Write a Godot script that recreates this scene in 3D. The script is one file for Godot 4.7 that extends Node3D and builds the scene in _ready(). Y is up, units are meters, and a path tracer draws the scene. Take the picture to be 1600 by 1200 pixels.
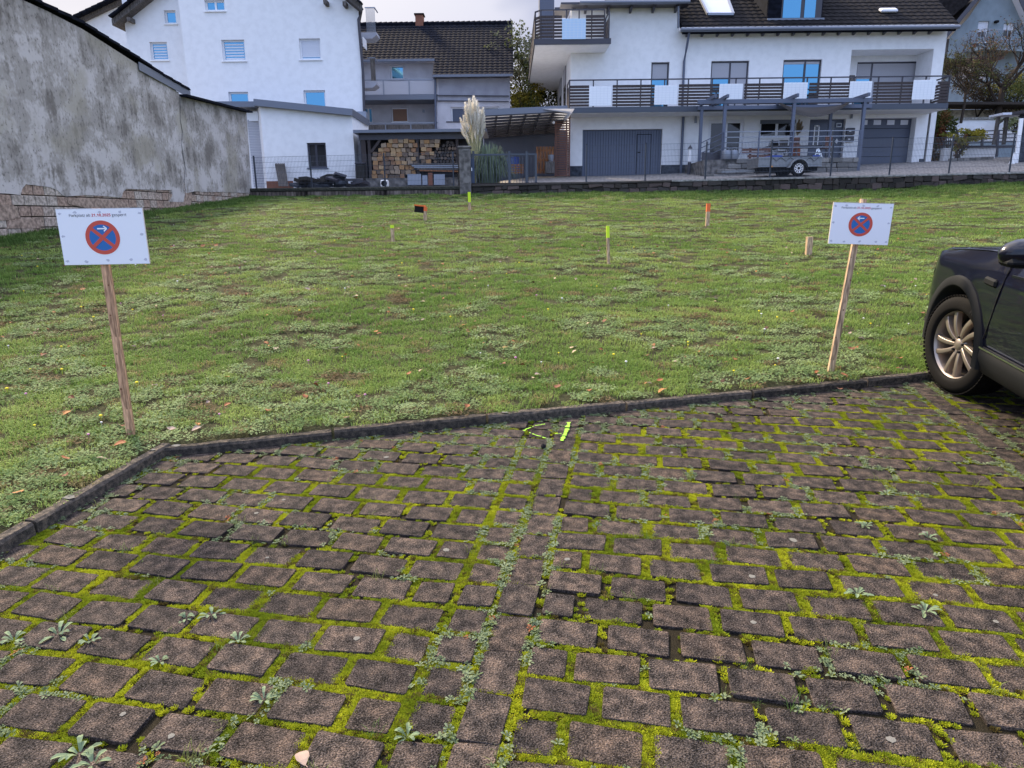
extends Node3D
# A mossy parking area in front of a sloping lawn, houses behind a fence. y up, metres, the camera looks along -z.

const F := 1075.0                      # focal length in pixels of the 1600 x 1200 photograph
const EYE := Vector3(0, 1.6, 0)
const PSLOPE := 0.05424                # how the parking area rises away from the camera
var cam_basis: Basis
var M := {}
var used := {}
var rng := RandomNumberGenerator.new()
var pave: Transform3D                  # x along the rows, y up from the paving, -z along the bays

# ---------------------------------------------------------------- mesh builder
class MB:
	var v := PackedVector3Array()
	var ix := PackedInt32Array()
	var uv := PackedVector2Array()
	var cl := PackedColorArray()
	func vert(p: Vector3) -> int:
		v.append(p); return v.size() - 1
	func tri(a: Vector3, b: Vector3, c: Vector3) -> void:
		var n := v.size()
		v.append(a); v.append(b); v.append(c)
		ix.append(n); ix.append(n + 1); ix.append(n + 2)
	func quad(a: Vector3, b: Vector3, c: Vector3, d: Vector3) -> void:
		var n := v.size()
		v.append(a); v.append(b); v.append(c); v.append(d)
		for k in [0, 1, 2, 0, 2, 3]: ix.append(n + k)
	func box(a: Vector3, b: Vector3) -> MB:
		return boxt(Transform3D(Basis(), (a + b) / 2), (b - a).abs())
	func boxt(t: Transform3D, s: Vector3, bev := 0.0) -> MB:
		var h := s / 2
		if bev > 0.0:
			var e := Vector3(minf(bev, h.x * 0.9), minf(bev, h.y * 0.9), minf(bev, h.z * 0.9))
			for ax in 3:
				for sg in [-1.0, 1.0]:
					var q := []
					for c in [[-1, -1], [1, -1], [1, 1], [-1, 1]]:
						var p := Vector3.ZERO
						p[ax] = sg * h[ax]
						p[(ax + 1) % 3] = c[0] * (h[(ax + 1) % 3] - e[(ax + 1) % 3])
						p[(ax + 2) % 3] = c[1] * (h[(ax + 2) % 3] - e[(ax + 2) % 3])
						q.append(t * p)
					quad(q[0], q[1], q[2], q[3])
			for ax in 3:
				var a1 := (ax + 1) % 3
				var a2 := (ax + 2) % 3
				for s1 in [-1.0, 1.0]:
					for s2 in [-1.0, 1.0]:
						var q := []
						for c in [[-1, 0], [1, 0], [1, 1], [-1, 1]]:
							var p := Vector3.ZERO
							p[ax] = c[0] * (h[ax] - e[ax])
							p[a1] = s1 * (h[a1] - (e[a1] if c[1] == 1 else 0.0))
							p[a2] = s2 * (h[a2] - (0.0 if c[1] == 1 else e[a2]))
							q.append(t * p)
						quad(q[0], q[1], q[2], q[3])
			for sx in [-1.0, 1.0]:
				for sy in [-1.0, 1.0]:
					for sz in [-1.0, 1.0]:
						tri(t * Vector3(sx * h.x, sy * (h.y - e.y), sz * (h.z - e.z)), t * Vector3(sx * (h.x - e.x), sy * h.y, sz * (h.z - e.z)), t * Vector3(sx * (h.x - e.x), sy * (h.y - e.y), sz * h.z))
			return self
		var p := []
		for k in 8: p.append(t * Vector3(h.x if k & 1 else -h.x, h.y if k & 2 else -h.y, h.z if k & 4 else -h.z))
		for f in [[0, 1, 3, 2], [5, 4, 6, 7], [4, 0, 2, 6], [1, 5, 7, 3], [2, 3, 7, 6], [4, 5, 1, 0]]: quad(p[f[0]], p[f[1]], p[f[2]], p[f[3]])
		return self
	func bar(a: Vector3, b: Vector3, w: float, h: float, upv := Vector3.UP) -> MB:
		var d := (b - a)
		var l := d.length()
		d = d / l
		var u := upv if absf(d.dot(upv)) < 0.98 else Vector3.RIGHT
		var x := u.cross(d).normalized()
		return boxt(Transform3D(Basis(x, d.cross(x), d), (a + b) / 2), Vector3(w, h, l))
	func tube(pts: Array, r0: float, r1: float, n := 8, caps := true) -> MB:
		var rings := []
		for i in pts.size():
			var d: Vector3 = (pts[mini(i + 1, pts.size() - 1)] - pts[maxi(i - 1, 0)]).normalized()
			var u := Vector3.UP if absf(d.y) < 0.95 else Vector3.RIGHT
			var x := u.cross(d).normalized()
			var y := d.cross(x)
			var r := lerpf(r0, r1, float(i) / maxf(1.0, pts.size() - 1))
			var ring := []
			for k in n: ring.append(vert(pts[i] + (x * cos(TAU * k / n) + y * sin(TAU * k / n)) * r))
			rings.append(ring)
		for i in rings.size() - 1:
			for k in n:
				var q := [rings[i][k], rings[i][(k + 1) % n], rings[i + 1][(k + 1) % n], rings[i + 1][k]]
				for j in [0, 1, 2, 0, 2, 3]: ix.append(q[j])
		if caps:
			for e in [0, rings.size() - 1]:
				var c := vert(pts[e])
				for k in n:
					ix.append(c); ix.append(vert(v[rings[e][k]])); ix.append(vert(v[rings[e][(k + 1) % n]]))
		return self
	func lathe(t: Transform3D, prof: Array, n := 24, closed := false) -> MB:   # profile of Vector2(radius, along y)
		var s := v.size()
		var m := prof.size()
		for k in n:
			for p in prof: v.append(t * Vector3(p.x * cos(TAU * k / n), p.y, p.x * sin(TAU * k / n)))
		for k in n:
			for i in (m if closed else m - 1):
				var i2 := (i + 1) % m
				var q := [s + k * m + i, s + k * m + i2, s + ((k + 1) % n) * m + i2, s + ((k + 1) % n) * m + i]
				for j in [0, 1, 2, 0, 2, 3]: ix.append(q[j])
		return self
	func grid(pts: Array) -> MB:                                              # rows of points, shared vertices
		var s := v.size()
		var w: int = pts[0].size()
		for r in pts:
			for p in r: v.append(p)
		for i in pts.size() - 1:
			for k in w - 1:
				var q := [s + i * w + k, s + i * w + k + 1, s + (i + 1) * w + k + 1, s + (i + 1) * w + k]
				for j in [0, 1, 2, 0, 2, 3]: ix.append(q[j])
		return self
	func prism(poly: PackedVector2Array, t: Transform3D, z0: float, z1: float) -> MB:   # polygon in local xy, extruded along local z
		var tr := Geometry2D.triangulate_polygon(poly)
		for z in [z0, z1]:
			var s := v.size()
			for p in poly: v.append(t * Vector3(p.x, p.y, z))
			for k in tr: ix.append(s + k)
		for i in poly.size():
			var a := poly[i]
			var b := poly[(i + 1) % poly.size()]
			quad(t * Vector3(a.x, a.y, z0), t * Vector3(b.x, b.y, z0), t * Vector3(b.x, b.y, z1), t * Vector3(a.x, a.y, z1))
		return self
	func shift(o: Vector3) -> MB:
		for i in v.size(): v[i] -= o
		return self
	func mesh(smooth := false) -> ArrayMesh:
		var arr := []
		arr.resize(Mesh.ARRAY_MAX)
		arr[Mesh.ARRAY_VERTEX] = v
		arr[Mesh.ARRAY_INDEX] = ix
		if uv.size() == v.size(): arr[Mesh.ARRAY_TEX_UV] = uv
		if cl.size() == v.size(): arr[Mesh.ARRAY_COLOR] = cl
		if smooth:
			var nn := PackedVector3Array()
			nn.resize(v.size())
			for i in range(0, ix.size(), 3):
				var a := v[ix[i]]
				var fn := (v[ix[i + 2]] - a).cross(v[ix[i + 1]] - a)
				for k in 3: nn[ix[i + k]] += fn
			for i in nn.size(): nn[i] = nn[i].normalized() if nn[i].length() > 1e-12 else Vector3.UP
			arr[Mesh.ARRAY_NORMAL] = nn
		var am := ArrayMesh.new()
		am.add_surface_from_arrays(Mesh.PRIMITIVE_TRIANGLES, arr)
		return am

# ---------------------------------------------------------------- nodes
func numbered(called: String) -> String:
	used[called] = used.get(called, -1) + 1
	return called if used[called] == 0 else "%s_%03d" % [called, used[called]]
func tag(o: Node3D, label: String, category: String, group := "", kind := "") -> Node3D:
	if label: o.set_meta("label", label)
	if category: o.set_meta("category", category)
	if group: o.set_meta("group", group)
	if kind: o.set_meta("kind", kind)
	return o
func thing(called: String, label: String, category: String, at_: Vector3, group := "") -> Node3D:
	var o := Node3D.new()
	o.name = numbered(called)
	add_child(o)
	o.position = at_
	return tag(o, label, category, group)
func part(parent: Node3D, called: String, b: MB, m: Material, smooth := false, local := false) -> MeshInstance3D:
	var o := MeshInstance3D.new()
	o.name = called
	if not local and parent != self: b.shift(parent.position if parent.get_parent() == self else parent.get_parent().position)
	o.mesh = b.mesh(smooth)
	o.material_override = m
	if parent == self: o.name = numbered(called)
	parent.add_child(o, true)
	return o
func place(parent: Node3D, called: String, mesh: Mesh, m: Material, t: Transform3D) -> MeshInstance3D:
	var o := MeshInstance3D.new()
	o.name = called if parent != self else numbered(called)
	o.mesh = mesh
	o.material_override = m
	o.transform = t
	parent.add_child(o, true)
	return o
func structure(o: Node3D) -> Node3D:
	o.set_meta("kind", "structure"); return o
func scatter(parent: Node3D, called: String, mesh: Mesh, m: Material, ts: Array, cs: Array) -> MultiMeshInstance3D:
	var mm := MultiMesh.new()
	mm.transform_format = MultiMesh.TRANSFORM_3D
	mm.use_colors = true
	mm.mesh = mesh
	mm.instance_count = ts.size()
	for i in ts.size():
		mm.set_instance_transform(i, ts[i])
		mm.set_instance_color(i, cs[i])
	var o := MultiMeshInstance3D.new()
	o.name = called if parent != self else numbered(called)
	o.multimesh = mm
	o.material_override = m
	o.set_meta("kind", "stuff")
	parent.add_child(o, true)
	return o

# ---------------------------------------------------------------- from the photograph's pixels to directions
func ray(px: float, py: float) -> Vector3:
	return cam_basis * Vector3((px - 800.0) / F, -(py - 600.0) / F, -1.0)
func at(px: float, py: float, d: float) -> Vector3:      # the point d metres in front of the camera, along z
	var r := ray(px, py)
	return EYE + r * (d / -r.z)
func on_x(px: float, py: float, x: float) -> Vector3:    # on the plane x = const
	var r := ray(px, py)
	return EYE + r * (x / r.x)
func fr(x0: float, y0: float, x1: float, y1: float, d: float) -> Array:   # rectangle on the plane z = -d: [left, bottom, right, top]
	var ym := (y0 + y1) / 2
	var xm := (x0 + x1) / 2
	return [at(x0, ym, d).x, at(xm, y1, d).y, at(x1, ym, d).x, at(xm, y0, d).y]
func seen(p: Vector3) -> Vector2:
	var q := cam_basis.inverse() * (p - EYE)
	return Vector2(800 + q.x / -q.z * F, 600 - q.y / -q.z * F) if q.z < -0.1 else Vector2(-9999, -9999)
func uvw(u: float, v: float, h := 0.0) -> Vector3: return pave * Vector3(u, h, -v)
func lawn_noise() -> FastNoiseLite:
	var n := FastNoiseLite.new()
	n.seed = 5; n.frequency = 0.35; n.fractal_octaves = 3
	return n
var ln := lawn_noise()
const BACK_D := 25.75
func lawn_h(x: float, d: float) -> float:
	var d0 := 3.98 + 0.258 * maxf(0.0, x + 2.13)
	var near := PSLOPE * d + 0.054
	var bump := ln.get_noise_2d(x, d) * 0.05
	if d <= d0: return near + bump * 0.3
	var h0 := PSLOPE * d0 + 0.054
	var t := (d - d0) / (BACK_D - d0)
	var h1 := 2.31 + 0.2 * smoothstep(12.0, 19.0, x)
	return lerpf(h0, h1, t) + 0.16 * sin(t * PI) * clampf((3.0 - x) / 9.0, 0.0, 1.0) + bump * clampf((d - d0) * 0.7, 0.3, 1.0)
func on_lawn(px: float, py: float) -> Vector3:
	var lo := 2.5
	var hi := 30.0
	var d := 3.0
	var prev := at(px, py, d)
	while d < 26.0:
		var p := at(px, py, d)
		if p.y <= lawn_h(p.x, d): return Vector3(p.x, lawn_h(p.x, d), -d)
		d += 0.02
	return at(px, py, 25.5)

# ---------------------------------------------------------------- textures and materials
func noise_img(size: int, freq: float, oct: int, sd: int, lo: float, hi: float, kind := FastNoiseLite.TYPE_SIMPLEX_SMOOTH, frac := FastNoiseLite.FRACTAL_FBM) -> Image:
	var n := FastNoiseLite.new()
	n.seed = sd; n.frequency = freq; n.fractal_octaves = oct; n.noise_type = kind; n.fractal_type = frac
	var im := n.get_seamless_image(size, size)
	im.convert(Image.FORMAT_RGB8)
	var data := im.get_data()
	for i in data.size(): data[i] = int(clampf(lerpf(lo, hi, data[i] / 255.0), 0.0, 1.0) * 255.0)
	return Image.create_from_data(size, size, false, Image.FORMAT_RGB8, data)
func tex(im: Image) -> ImageTexture: return ImageTexture.create_from_image(im)
func mat(c: Color, rough := 0.8, o := {}) -> StandardMaterial3D:   # c is a linear, real-world base colour
	var m := StandardMaterial3D.new()
	m.albedo_color = c.linear_to_srgb()
	m.roughness = rough
	m.metallic = o.get("metal", 0.0)
	m.metallic_specular = o.get("spec", 0.5 if rough < 0.7 else 0.2)
	if o.has("tex"):
		m.albedo_texture = o.tex
		m.uv1_triplanar = not o.get("uv", false)
		m.uv1_world_triplanar = not o.get("uv", false) and o.get("world", true)
		m.uv1_scale = Vector3.ONE * o.get("scale", 1.0)
	if o.has("bump"):
		m.heightmap_enabled = true
		m.heightmap_texture = o.bump
		m.heightmap_scale = o.get("depth", 0.3)
		m.uv1_triplanar = not o.get("uv", false)
		m.uv1_world_triplanar = not o.get("uv", false) and o.get("world", true)
		m.uv1_scale = Vector3.ONE * o.get("scale", 1.0)
	if o.has("coat"):
		m.clearcoat_enabled = true; m.clearcoat = o.coat; m.clearcoat_roughness = 0.03
	if o.has("back"):
		m.backlight_enabled = true; m.backlight = Color(o.back, o.back, o.back).linear_to_srgb()
	if o.get("vc", false): m.vertex_color_use_as_albedo = true
	return m
func rgb(r: int, g: int, b: int) -> Color: return Color8(r, g, b).srgb_to_linear()
const SUN_AT := Vector3(-0.55, 0.75, -0.75)
func _ready() -> void:
	rng.seed = 20251021
	# camera
	var pitch := atan(265.0 / F)
	cam_basis = Basis(Vector3.RIGHT, -pitch) * Basis(Vector3.BACK, deg_to_rad(-0.66))
	var cam := Camera3D.new()
	cam.name = "camera"
	cam.transform = Transform3D(cam_basis, EYE)
	cam.fov = rad_to_deg(2.0 * atan(600.0 / F))
	cam.near = 0.05
	cam.far = 600.0
	add_child(cam)
	cam.current = true
	# sky, exposure, sun
	var env := Environment.new()
	env.background_mode = Environment.BG_SKY
	var sky := Sky.new()
	sky.sky_material = make_sky()
	env.sky = sky
	env.background_energy_multiplier = 1.0
	env.tonemap_mode = Environment.TONE_MAPPER_LINEAR
	env.tonemap_exposure = 2.15
	env.sdfgi_enabled = true
	env.ssao_enabled = true
	env.ssil_enabled = true
	var we := WorldEnvironment.new()
	we.name = "world_environment"
	we.environment = env
	add_child(we)
	var sun := DirectionalLight3D.new()
	sun.name = "sun"
	sun.light_energy = 1.5
	sun.light_angular_distance = 10.0
	sun.light_color = Color(1.0, 0.92, 0.80)
	sun.shadow_enabled = true
	add_child(sun)
	sun.look_at_from_position(SUN_AT * 50.0, Vector3.ZERO)
	# the paving's own axes
	var up := Vector3(0, 1, PSLOPE).normalized()
	var v := Vector3(0.17842, 0, -0.98251)
	v = (v - up * v.dot(up)).normalized()
	var u := v.cross(up).normalized()
	pave = Transform3D(Basis(u, up, -v), Vector3.ZERO)
	make_materials()
	build_paving()
	build_lawn()
	build_yard()
	build_barn_wall()
	build_right_house()
	build_left_houses()
	build_middle_house()
	build_blue_house()
	build_woodshed()
	build_pampas()
	build_carport()
	build_terrace()
	build_trailer()
	build_plants()
	build_signs()
	build_stakes()
	build_car()
	build_litter()
func make_materials() -> void:
	var soft := tex(noise_img(512, 0.012, 5, 11, 0.62, 1.12))
	var even := tex(noise_img(512, 0.010, 4, 15, 0.91, 1.03))
	var fine := tex(noise_img(512, 0.09, 3, 12, 0.55, 1.15))
	var cloudy := tex(noise_img(512, 0.006, 4, 13, 0.55, 1.2))
	M.soft = soft; M.fine = fine; M.cloudy = cloudy
	var grain_h := tex(noise_img(512, 0.16, 3, 14, 0.0, 1.0))
	M.grain_h = grain_h
	# wood grain: stretched noise
	var g := FastNoiseLite.new()
	g.seed = 21; g.frequency = 0.02; g.fractal_octaves = 4
	var wi := Image.create(256, 256, false, Image.FORMAT_RGB8)
	for y in 256:
		for x in 256:
			var k := 0.78 + 0.3 * g.get_noise_2d(x * 6.0, y * 0.35) + 0.1 * sin(x * 0.25 + 6.0 * g.get_noise_2d(x, y * 0.3))
			wi.set_pixel(x, y, Color(k, k, k))
	M.grain = tex(wi)
	# concrete with aggregate for the pavers
	var sp := noise_img(1024, 0.22, 2, 31, 0.0, 1.0)
	var sp2 := noise_img(1024, 0.02, 4, 32, 0.0, 1.0)
	var dots := noise_img(1024, 0.13, 1, 33, 0.0, 1.0, FastNoiseLite.TYPE_CELLULAR, FastNoiseLite.FRACTAL_NONE)
	var a := sp.get_data()
	var b := sp2.get_data()
	var c := dots.get_data()
	var r := RandomNumberGenerator.new()
	r.seed = 3
	var speck := 0.0
	var hd := PackedByteArray()
	hd.resize(a.size())
	for i in range(0, a.size(), 3):
		var k := 0.50 + 0.60 * (a[i] / 255.0 - 0.5) + 0.46 * (b[i] / 255.0 - 0.5)
		var w := 0.0
		if c[i] < 24: w = 0.34 * (b[(i * 7) % b.size()] / 255.0)
		if i % 6 == 0: speck = r.randf_range(-0.24, 0.24)
		k = clampf(k + w + speck + r.randf_range(-0.08, 0.08), 0.05, 1.0)
		var warm := (b[i] / 255.0 - 0.5) * 0.10
		hd[i] = int(clampf(a[i] * 0.6 + 90 * w, 0, 255)); hd[i + 1] = hd[i]; hd[i + 2] = hd[i]
		a[i] = int(clampf(k * (1.0 + warm), 0, 1) * 255); a[i + 1] = int(k * 0.965 * 255); a[i + 2] = int(clampf(k * (0.94 - warm), 0, 1) * 255)
	M.paver_tex = tex(Image.create_from_data(1024, 1024, false, Image.FORMAT_RGB8, a))
	M.paver_h = tex(Image.create_from_data(1024, 1024, false, Image.FORMAT_RGB8, hd))
	M.pavers = []
	for k in [[0.196, 0.172, 0.161], [0.172, 0.154, 0.148], [0.222, 0.194, 0.180], [0.148, 0.134, 0.130], [0.206, 0.176, 0.159], [0.186, 0.167, 0.159]]:
		M.pavers.append(mat(Color(k[0], k[1], k[2]), 0.85, {"tex": M.paver_tex, "scale": 0.62, "bump": M.paver_h, "depth": 0.8, "spec": 0.15}))
	M.kerb = mat(Color(0.31, 0.288, 0.255), 0.9, {"tex": M.paver_tex, "scale": 1.3, "bump": M.paver_h, "depth": 0.4})
	M.kerb_dark = mat(Color(0.22, 0.204, 0.18), 0.9, {"tex": M.paver_tex, "scale": 1.1, "bump": M.paver_h, "depth": 0.4})
	M.lichen = mat(Color(0.21, 0.205, 0.185), 0.95, {"tex": fine, "scale": 9.0})
	M.joint_soil = mat(Color(0.042, 0.035, 0.022), 0.95, {"tex": fine, "scale": 4.0, "bump": grain_h, "depth": 1.0})
	M.moss = mat(Color(1, 1, 1), 0.9, {"vc": true, "back": 0.5, "spec": 0.1})
	M.leafy = mat(Color(1, 1, 1), 0.7, {"vc": true, "back": 0.5, "spec": 0.2})
	M.litter = mat(Color(1, 1, 1), 0.75, {"vc": true, "back": 0.15, "spec": 0.3})
	M.soil = mat(Color(0.066, 0.066, 0.032), 0.95, {"tex": soft, "scale": 1.1, "bump": grain_h, "depth": 1.5})
	M.white = mat(Color(0.80, 0.80, 0.80), 0.9, {"tex": tex(noise_img(512, 0.02, 4, 41, 0.965, 1.02)), "scale": 0.25})
	M.white_clean = mat(Color(0.82, 0.82, 0.82), 0.5)
	M.lavender = mat(Color(0.56, 0.55, 0.58), 0.9, {"tex": even, "scale": 0.25})
	M.grey_wall = mat(Color(0.36, 0.37, 0.42), 0.9, {"tex": even, "scale": 0.25})
	M.blue_wall = mat(Color(0.215, 0.265, 0.30), 0.9, {"tex": even, "scale": 0.25})
	M.plinth = mat(Color(0.075, 0.085, 0.105), 0.85, {"tex": soft, "scale": 0.6})
	M.anthracite = mat(Color(0.068, 0.082, 0.122), 0.5)
	M.anthracite_b = mat(Color(0.088, 0.106, 0.155), 0.5)
	M.steel_dark = mat(Color(0.055, 0.065, 0.085), 0.45, {"metal": 0.2})
	M.frame_dark = mat(Color(0.035, 0.033, 0.045), 0.4)
	M.frame_white = mat(Color(0.72, 0.73, 0.76), 0.4)
	M.dark = mat(Color(0.012, 0.012, 0.014), 0.9)
	M.pane = mat(Color(0.095, 0.25, 0.375), 0.06, {"metal": 1.0})       # coated double glazing
	M.pane_clear = mat(Color(0.022, 0.022, 0.025), 0.05, {"spec": 0.5})
	M.blind = mat(Color(0.40, 0.40, 0.43), 0.55)
	M.blind_white = mat(Color(0.62, 0.64, 0.70), 0.6)
	M.blind_brown = mat(Color(0.30, 0.17, 0.11), 0.6)
	M.solar_sky_white = mat(Color(0.74, 0.77, 0.80), 0.25, {"spec": 0.6})  # the white is reflected sky, put into the base colour
	M.solar_blue = mat(Color(0.42, 0.58, 0.74), 0.2, {"spec": 0.6})
	M.solar_line = mat(Color(0.58, 0.62, 0.66), 0.4)
	M.brown_slat = mat(Color(0.055, 0.036, 0.032), 0.6, {"tex": M.grain, "scale": 1.5})
	M.screen_slat = mat(Color(0.27, 0.12, 0.085), 0.6, {"tex": M.grain, "scale": 1.5})
	M.tile = mat(Color(0.011, 0.013, 0.021), 0.95, {"tex": soft, "scale": 0.5})
	M.tile_brown = mat(Color(0.021, 0.020, 0.022), 0.95, {"tex": soft, "scale": 0.5})
	M.gutter = mat(Color(0.14, 0.155, 0.19), 0.4, {"metal": 0.3})
	M.zinc = mat(Color(0.24, 0.26, 0.30), 0.45, {"metal": 0.5})
	M.brick_red = mat(Color(0.33, 0.15, 0.10), 0.9, {"tex": fine, "scale": 1.0})
	M.concrete = mat(Color(0.22, 0.205, 0.19), 0.9, {"tex": M.cloudy, "scale": 0.9, "bump": grain_h, "depth": 0.6})
	M.coping = mat(Color(0.34, 0.33, 0.30), 0.9, {"tex": soft, "scale": 0.8, "bump": grain_h, "depth": 0.4})
	M.render_old = mat(Color(0.27, 0.235, 0.215), 0.95, {"tex": stained_wall(), "scale": 0.35, "bump": grain_h, "depth": 0.5})
	M.yard = mat(Color(0.30, 0.28, 0.26), 0.9, {"tex": soft, "scale": 0.7})
	M.rubble = []
	for k in [[0.13, 0.105, 0.095], [0.085, 0.072, 0.062], [0.055, 0.050, 0.044], [0.17, 0.13, 0.115], [0.10, 0.09, 0.08]]:
		M.rubble.append(mat(Color(k[0], k[1], k[2]), 0.95, {"tex": fine, "scale": 1.1, "bump": grain_h, "depth": 1.0}))
	M.terrace_stone = []
	for k in [[0.33, 0.32, 0.30], [0.26, 0.25, 0.235], [0.38, 0.365, 0.34], [0.21, 0.205, 0.19]]:
		M.terrace_stone.append(mat(Color(k[0], k[1], k[2]), 0.95, {"tex": fine, "scale": 0.8, "bump": grain_h, "depth": 0.8}))
	M.logs = []
	for k in [[0.56, 0.32, 0.15], [0.62, 0.42, 0.23], [0.44, 0.25, 0.14], [0.48, 0.36, 0.25], [0.26, 0.19, 0.14]]:
		M.logs.append(mat(Color(k[0], k[1], k[2]), 0.85, {"tex": fine, "scale": 2.5}))
	M.log_grey = mat(Color(0.10, 0.085, 0.075), 0.9, {"tex": fine, "scale": 2.5})
	M.pine = mat(Color(0.80, 0.47, 0.28), 0.7, {"tex": M.grain, "scale": 2.2})
	M.pine_pale = mat(Color(0.74, 0.52, 0.33), 0.7, {"tex": M.grain, "scale": 2.2})
	M.knot = mat(Color(0.16, 0.075, 0.04), 0.7)
	M.orange_wood = mat(Color(0.40, 0.19, 0.095), 0.7, {"tex": M.grain, "scale": 1.5})
	M.grey_wood = mat(Color(0.20, 0.18, 0.165), 0.8, {"tex": M.grain, "scale": 1.5})
	M.paint_yellow = mat(Color(0.60, 0.80, 0.02), 0.6)
	M.paint_orange = mat(Color(0.70, 0.14, 0.03), 0.6)
	M.paint_green = mat(Color(0.24, 0.48, 0.05), 0.9)
	M.paper = mat(Color(0.80, 0.80, 0.83), 0.55)
	M.board = mat(Color(0.62, 0.55, 0.46), 0.8)
	M.sign_red = mat(Color(0.55, 0.075, 0.045), 0.6)
	M.sign_blue = mat(Color(0.015, 0.13, 0.38), 0.6)
	M.ink = mat(Color(0.06, 0.055, 0.06), 0.7)
	M.ink_red = mat(Color(0.55, 0.06, 0.07), 0.7)
	M.smudge = mat(Color(0.50, 0.50, 0.56), 0.4)
	M.carpaint = mat(Color(0.0025, 0.003, 0.010), 0.3, {"coat": 0.75, "spec": 0.2})
	M.car_plastic = mat(Color(0.012, 0.013, 0.0145), 0.7)
	M.tyre = mat(Color(0.009, 0.0085, 0.0085), 0.8)
	M.tyre_text = mat(Color(0.03, 0.029, 0.029), 0.7)
	M.alloy = mat(Color(0.34, 0.29, 0.25), 0.38, {"metal": 0.75})
	M.chrome = mat(Color(0.62, 0.63, 0.65), 0.18, {"metal": 1.0})
	M.galv = mat(Color(0.26, 0.27, 0.28), 0.45, {"metal": 0.6, "tex": even, "scale": 1.0})
	M.tarp_blue = mat(Color(0.03, 0.07, 0.32), 0.6)
	M.tarp_grey = mat(Color(0.055, 0.053, 0.053), 0.7)
	M.bark = mat(Color(0.075, 0.060, 0.048), 0.95, {"tex": fine, "scale": 2.0})
	M.amber = mat(Color(0.70, 0.28, 0.03), 0.3)
	M.terracotta = mat(Color(0.38, 0.14, 0.08), 0.8)
	M.cream = mat(Color(0.60, 0.53, 0.40), 0.9, {"tex": soft, "scale": 0.5})
	M.asphalt = mat(Color(0.09, 0.085, 0.08), 0.9, {"tex": fine, "scale": 1.0})

func stained_wall() -> ImageTexture:
	var n1 := FastNoiseLite.new(); n1.seed = 61; n1.frequency = 0.008; n1.fractal_octaves = 5
	var n2 := FastNoiseLite.new(); n2.seed = 62; n2.frequency = 0.03; n2.fractal_octaves = 4
	var im := Image.create(512, 256, false, Image.FORMAT_RGB8)
	for y in 256:
		for x in 512:
			var a := n1.get_noise_2d(x, y * 1.6) * 0.8 + n2.get_noise_2d(x * 1.6, y * 0.3) * 0.55
			var k := clampf(0.66 + a * 0.6, 0.2, 1.0)
			im.set_pixel(x, y, Color(k, k * 0.97, k * 0.94))
	return tex(im)

func barn_plaster() -> ImageTexture:                        # weathered lime plaster: pale skin, worn grey patches, runs, lichen
	var n1 := FastNoiseLite.new(); n1.seed = 71; n1.frequency = 0.009; n1.fractal_octaves = 5
	var n2 := FastNoiseLite.new(); n2.seed = 72; n2.frequency = 0.02; n2.fractal_octaves = 5; n2.fractal_gain = 0.6
	var n3 := FastNoiseLite.new(); n3.seed = 73; n3.frequency = 0.12; n3.fractal_octaves = 3; n3.fractal_gain = 0.7
	var n4 := FastNoiseLite.new(); n4.seed = 74; n4.frequency = 0.004; n4.fractal_octaves = 3
	var im := Image.create(1536, 640, false, Image.FORMAT_RGB8)       # 18 m by 7.5 m
	var pale := Color(0.755, 0.73, 0.71)
	var worn := Color(0.625, 0.60, 0.57)
	var dark := Color(0.46, 0.435, 0.405)
	var ochre := Color(0.60, 0.57, 0.50)
	for y in 640:
		for x in 1536:
			var low := n1.get_noise_2d(x, y * 1.3)
			var run := n2.get_noise_2d(x * 1.7, y * 0.22)
			var mid := n2.get_noise_2d(x + 900.0, y)
			var f := n3.get_noise_2d(x, y * 0.7)
			var s := low * 1.25 + run * 0.45 + mid * 0.8 + f * 0.6 + 0.35 * smoothstep(330.0, 520.0, y + 60.0 * mid) - 0.12
			var c := worn.lerp(pale, smoothstep(-0.25, 0.55, s))
			c = c.lerp(dark, smoothstep(0.05, 0.75, -low * 0.9 - run * 0.7 - f * 0.35))
			c = c.lerp(ochre, 0.6 * smoothstep(0.10, 0.50, n4.get_noise_2d(x, y * 1.4) + mid * 0.3))
			if f < -0.42 and mid < 0.1: c = c.darkened(0.22)
			im.set_pixel(x, y, c)
	return tex(im)

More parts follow.
